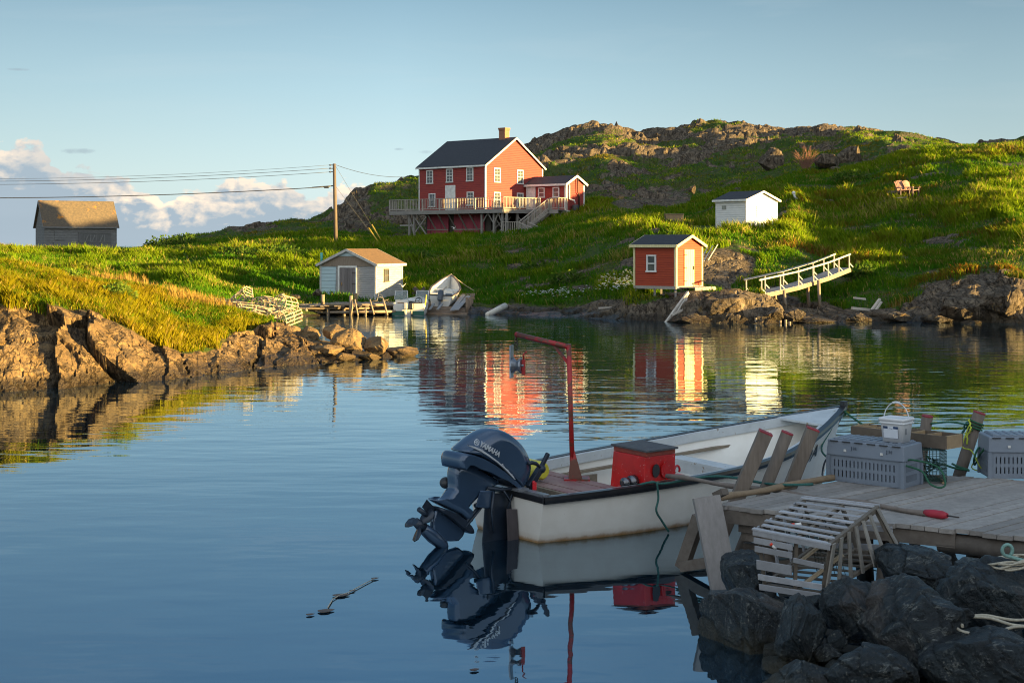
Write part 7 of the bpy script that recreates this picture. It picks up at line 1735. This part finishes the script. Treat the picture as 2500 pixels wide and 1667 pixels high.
def far_boulders():
    G = 'boulders at the tip of the left point'
    L = [((705, 822, 47.2), (.62, .7, .38), 21, 'squarish brown boulder just below the right end of the trap pile'),
         ((760, 818, 47.6), (.45, .6, .34), 22, 'brown boulder with a bright right face, second below the traps'),
         ((812, 812, 48.2), (.50, .6, .30), 23, 'low grey ledge boulder behind the tallest boulder of the tip'),
         ((795, 856, 45.3), (.62, .6, .33), 24, 'rounded boulder at the waterline below the tip ledge'),
         ((858, 842, 46.3), (.72, .7, .52), 25, 'tallest boulder of the tip, with a dark face to the viewer'),
         ((846, 872, 44.6), (.35, .4, .17), 26, 'small low stone at the water in front of the tallest boulder'),
         ((918, 848, 46.4), (.62, .8, .42), 27, 'boulder second from the end of the point'),
         ((975, 862, 46.6), (.85, .8, .34), 28, 'outermost boulder, sloping down into the water at the end of the point'),
         ((905, 872, 45.0), (.4, .4, .18), 29, 'small wet stone between the last two boulders of the point'),
         ((660, 850, 45.6), (.5, .55, .25), 30, 'flat boulder low on the shore under the middle of the trap pile')]
    for (px, py, Y), sz, sd_, lab in L: boulder('boulder', at(px, py, Y), sz, sd_, SROCK, lab, G, sd_*.7, 20, 5, .04, deep=.48)
    G = 'boulders along the far shore'
    L = [((1690, 778, 67.0), (1.7, 1.1, .50), 31, 'low dark rock beside the leaning timber frame'),
         ((1800, 752, 67.6), (2.1, 1.3, .95), 32, 'largest rounded rock of the promontory under the gangway foot'),
         ((1880, 766, 67.0), (1.2, .9, .62), 33, 'rock right of the largest one on the promontory'),
         ((1930, 768, 66.8), (.7, .7, .5), 34, 'narrow rock near the right end of the promontory'),
         ((1985, 778, 66.8), (1.1, .7, .32), 35, 'last low rock of the promontory, sloping into the water'),
         ((2095, 772, 68), (1.2, .9, .45), 36, 'dark rock at the waterline below the driftwood'),
         ((2170, 768, 68), (1.3, .9, .55), 37, 'dark rock right of the driftwood'),
         ((2345, 752, 67.6), (1.6, 1.3, 1.1), 38, 'big sunlit rock at the foot of the right-hand cliff'),
         ((2290, 776, 66.8), (.9, .8, .4), 39, 'small rock at the water left of the right-hand cliff'),
         ((2440, 730, 67.4), (1.9, 1.4, 1.3), 40, 'tallest golden rock of the right-hand cliff near the edge of the picture'),
         ((2370, 784, 66.2), (.55, .5, .3), 42, 'small bright stone at the water below the right-hand cliff')]
    for (px, py, Y), sz, sd_, lab in L: boulder('boulder', at(px, py+6, Y), (sz[0]*1.1, sz[1], sz[2]*.8), sd_, GROUND, lab, G, sd_*.9, 24, 6, .05, deep=.50)
    G = 'outcrops on the hill'
    for (px, py, Y), sz, sd_, lab in [((2020, 398, 135), (1.9, 2, 1.2), 51, 'grey boulder right of the bare red bush'), ((2075, 385, 138), (2.4, 2, 1.9), 52, 'big grey outcrop with a lit right face, right of the red bush'),
                                  ((2055, 425, 132), (1.8, 1.6, 1.3), 53, 'pale wedge shaped boulder below the big outcrop'), ((1880, 395, 142), (2.2, 2, 2.0), 54, 'tall pointed grey outcrop left of the red bush'),
                                  ((2155, 415, 128), (1.4, 1.4, .8), 55, 'boulder half sunk in grass to the right of the outcrops'), ((1690, 462, 118), (.45, .5, .6), 56, 'small white upright stone on the slope behind the white shed'),
                                  ((2210, 590, 92), (.9, .9, .35), 57, 'low pale rock among reddish heath on the right slope'), ((2290, 596, 91), (1.9, 1.0, .35), 58, 'broad pale rock below a patch of red heath on the right slope'),
                                  ((1521, 589, 98), (.38, .4, .3), 59, 'small pale stone in the bank left above the red shed'), ((1810, 470, 128), (1.4, 1.2, .7), 60, 'grey boulder just above the white shed roof'),
                                  ((775, 714, 78.5), (.38, .4, .3), 61, 'grey stone beside the left corner of the fishing shed'), ((720, 725, 76.5), (.5, .5, .34), 62, 'dark stone on the bank left of the far wharf posts')]:
        boulder('boulder', at(px, py, Y), tuple(q*.8 for q in sz), sd_, GROUND, lab, G if Y > 100 else None, sd_*.9, 22, 5, .06, deep=.5)
GROUND_ROCK = plain('hill_rock', (.30, .26, .23), (.13, .115, .10), .9, 0, 1.6, .9, stain=((.38, .35, .28), 2.2, .62), detail=8)
far_boulders()

# ---------------------------------------------------------------- ropes on the stones, weed on the water
def details():
    BE = plain('pale_rope', (.46, .43, .34), (.34, .31, .24), .85, 0, 40, .6); TL = plain('pale_teal_rope', (.22, .38, .34), (.16, .30, .27), .8, 0, 40, .6)
    random.seed(21); pts = []; c = at(2482, 1395, 12.6); c.z += .06
    for i in range(70): a = i*.55; r_ = .17+.03*math.sin(i*1.7); pts.append(c+Vector((r_*1.5*math.cos(a), r_*math.sin(a), .03*math.sin(i*.9)+.05*(i % 11)/11+.04*math.cos(a))))
    rope(pts, .011, BE, 'heap of pale rope coiled on the boulder at the right edge', 'rope_coil', None, 3)
    m = MB(); q = c+Vector((-.10, -.05, .08)); m.tube([q+Vector((.045*math.cos(a), .0, .06+.05*math.sin(a))) for a in np.linspace(-1, 4.2, 14)]+[q+Vector((.15, -.1, -.02)), q+Vector((.2, -.15, -.1))], .016, 7)
    solid(m, 'rope', TL, 'pale teal rope loop standing out of the pale coil', 'rope')
    z = .40; c = at(2430, 1545, 11.55)
    pts = [c+Vector((x, y, dz)) for x, y, dz in ((-.26, .02, .05), (-.22, .16, .08), (-.02, .14, .09), (.15, .03, .06), (.28, -.02, .06), (.15, .0, .05), (-.05, -.1, .03), (-.22, -.08, .02), (-.30, .03, .03), (-.24, .14, .07), (-.05, .18, .1), (.2, .1, .08), (.5, .12, .10))]
    rope(pts, .013, BE, 'loops of stiff beige rope lying on the boulders in the bottom right corner', 'rope', None, 6)
    W_ = plain('weed', (.10, .055, .03), (.05, .03, .02), .5)
    for (px, py, s_, lab) in ((795, 1490, .10, 'largest brown leaf of floating weed'), (757, 1499, .05, 'small brown leaf of weed left of the largest one'), (832, 1452, .09, 'long leaf of floating weed above the largest one'), (860, 1441, .04, 'curled tip at the far end of the floating weed'), (915, 1411, .05, 'lone sliver of weed farthest from the others'), (1158, 1634, .05, 'fleck of floating weed near the bottom, below the reflected motor')):
        c = on(px, py, .012); m = MB(); n = 12; pts = [c+Vector((s_*(1.2 if 'long' in lab else 1)*math.cos(a)*(1+.25*math.sin(3*a)), s_*1.3*math.sin(a)*.7+.3*s_*math.cos(a), 0)) for a in np.linspace(0, 2*math.pi, n+1)[:-1]]
        m.prism(pts, (0, 0, .004)); m.v = [tuple(c+(Vector(v)-c)*.75) for v in m.v]; solid(m, 'seaweed', W_, lab, 'seaweed', 'floating weed')
    m = MB(); m.tube([on(800, 1482, .012), on(812, 1462, .012), on(830, 1452, .012), on(850, 1446, .012), on(868, 1436, .012), on(890, 1424, .012), on(915, 1411, .012)], .006, 5); solid(m, 'seaweed_strand', BE, 'thin pale stem joining the leaves of floating weed', 'seaweed')
    # bare red bush on the hill
    t = thing('bush', 'bare reddish twiggy bush among the rocks near the top of the hill', 'bush', at(1968, 412, 132)); random.seed(6); b = at(1968, 412, 132); m = MB()
    for k in range(90):
        a = random.uniform(-1, 1); h_ = random.uniform(1.0, 2.4)*(1-.3*abs(a)); p = b+Vector((random.uniform(-.35, .35), random.uniform(-.3, .3), 0)); q = b+Vector((a*1.35, random.uniform(-.7, .7), h_)); m.tube([p, p.lerp(q, .5)+Vector((random.uniform(-.15, .15), 0, .1)), q], [.017, .013, .008], 4, False)
    m.build('twigs', plain('red_twig', (.26, .12, .08), (.18, .08, .055), .8), t)
    # leafy plants on the near crest
    LF = blades_mat('broad_leaf', (.07, .17, .02), (.17, .26, .03), (.40, .38, .08), .4); LFD = blades_mat('dark_leaf', (.020, .07, .010), (.06, .13, .014), (.2, .2, .05), .3)
    def plant(px, py, Y, w_, h_, n, lab, name='leafy_shrub', far_=False):
        name = 'leafy_shrub'
        c = at(px, py, Y); c.z = ground_z(c.x, c.y) if far_ else c.z; sc_ = 2.4 if far_ else 1.0; r_ = np.random.default_rng(int(px)); V = []; T_ = []
        for k in range(n):
            u = r_.normal(size=3); u /= np.linalg.norm(u); rad = r_.uniform(.45, 1)**.6; p = np.array([u[0]*w_*rad, u[1]*w_*.7*rad, abs(u[2])*h_*rad+.05]); d = u+np.array([0, 0, r_.uniform(-.4, .5)]); d /= np.linalg.norm(d)
            s_ = r_.uniform(.07, .13)*sc_; sd_ = np.cross(d, r_.normal(size=3)); sd_ /= np.linalg.norm(sd_)
            V += [p, p+d*s_*.5+sd_*s_*.34, p+d*s_, p+d*s_*.5-sd_*s_*.34]; T_ += [[r_.uniform(0, 1), r_.uniform(0, .35), 0]]*4
        V = np.array(V)+np.array(c); me = big_mesh('foliage', V, np.arange(len(V)).reshape(-1, 4), 4, False, {'tint': np.array(T_)})
        t_ = thing(name, lab, 'shrub', c, 0, 'bushes on the far slopes' if far_ else 'leafy plants on the point'); link('foliage', me, LFD if far_ else LF, t_)
        m = MB()
        for k in range(7): m.tube([c-Z*.1, c+Vector((random.uniform(-.6, .6)*w_, random.uniform(-.4, .4)*w_, h_*.7))], .012, 5)
        m.build('stem', GRASS_STEM, t_)
    plant(285, 742, 43.5, .62, .62, 900, 'large bright leafy plant near the middle of the golden point')
    plant(178, 688, 45.5, .42, .30, 330, 'leafy plant on the skyline of the point, left of the large one')
    for px, py, Y, w_, h_, n, lab in ((400, 600, 128, 1.8, 1.0, 420, 'low leafy bush on the skyline right of the barn'), (450, 596, 129, 1.6, 1.0, 380, 'second low leafy bush on the skyline, nearer the hill'), (590, 640, 98, 2.2, .8, 520, 'broad dark bush in the shaded field left of the utility pole'),
        (680, 636, 99, 2.4, .8, 560, 'broad dark bush in the field just left of the fishing shed roof'), (2100, 696, 77.5, .9, .7, 380, 'leafy bush on the bank right of the gangway end'), (1385, 700, 83, 1.1, .7, 300, 'leafy bush low on the bank left of the red shed'), (1320, 655, 91, 1.4, .7, 340, 'low bush halfway up the bank below the red house'),
        (2080, 440, 121, 1.8, .9, 340, 'low dark bush below the grey outcrops on the hill'), (1010, 645, 99, 1.5, .6, 300, 'low bush in the grass above the hauled up boat'), (1640, 590, 87, 1.2, .6, 260, 'low bush on the bank directly behind the red shed roof'), (2300, 520, 101, 1.2, .6, 260, 'low dark bush in the grass right of the garden chairs')):
        plant(px, py, Y, w_, h_, n, lab, 'bush_', True)
    plant(40, 700, 44.5, .40, .30, 260, 'leafy plant at the left edge of the golden point')
GRASS_STEM = plain('stem', (.10, .14, .03))
details()
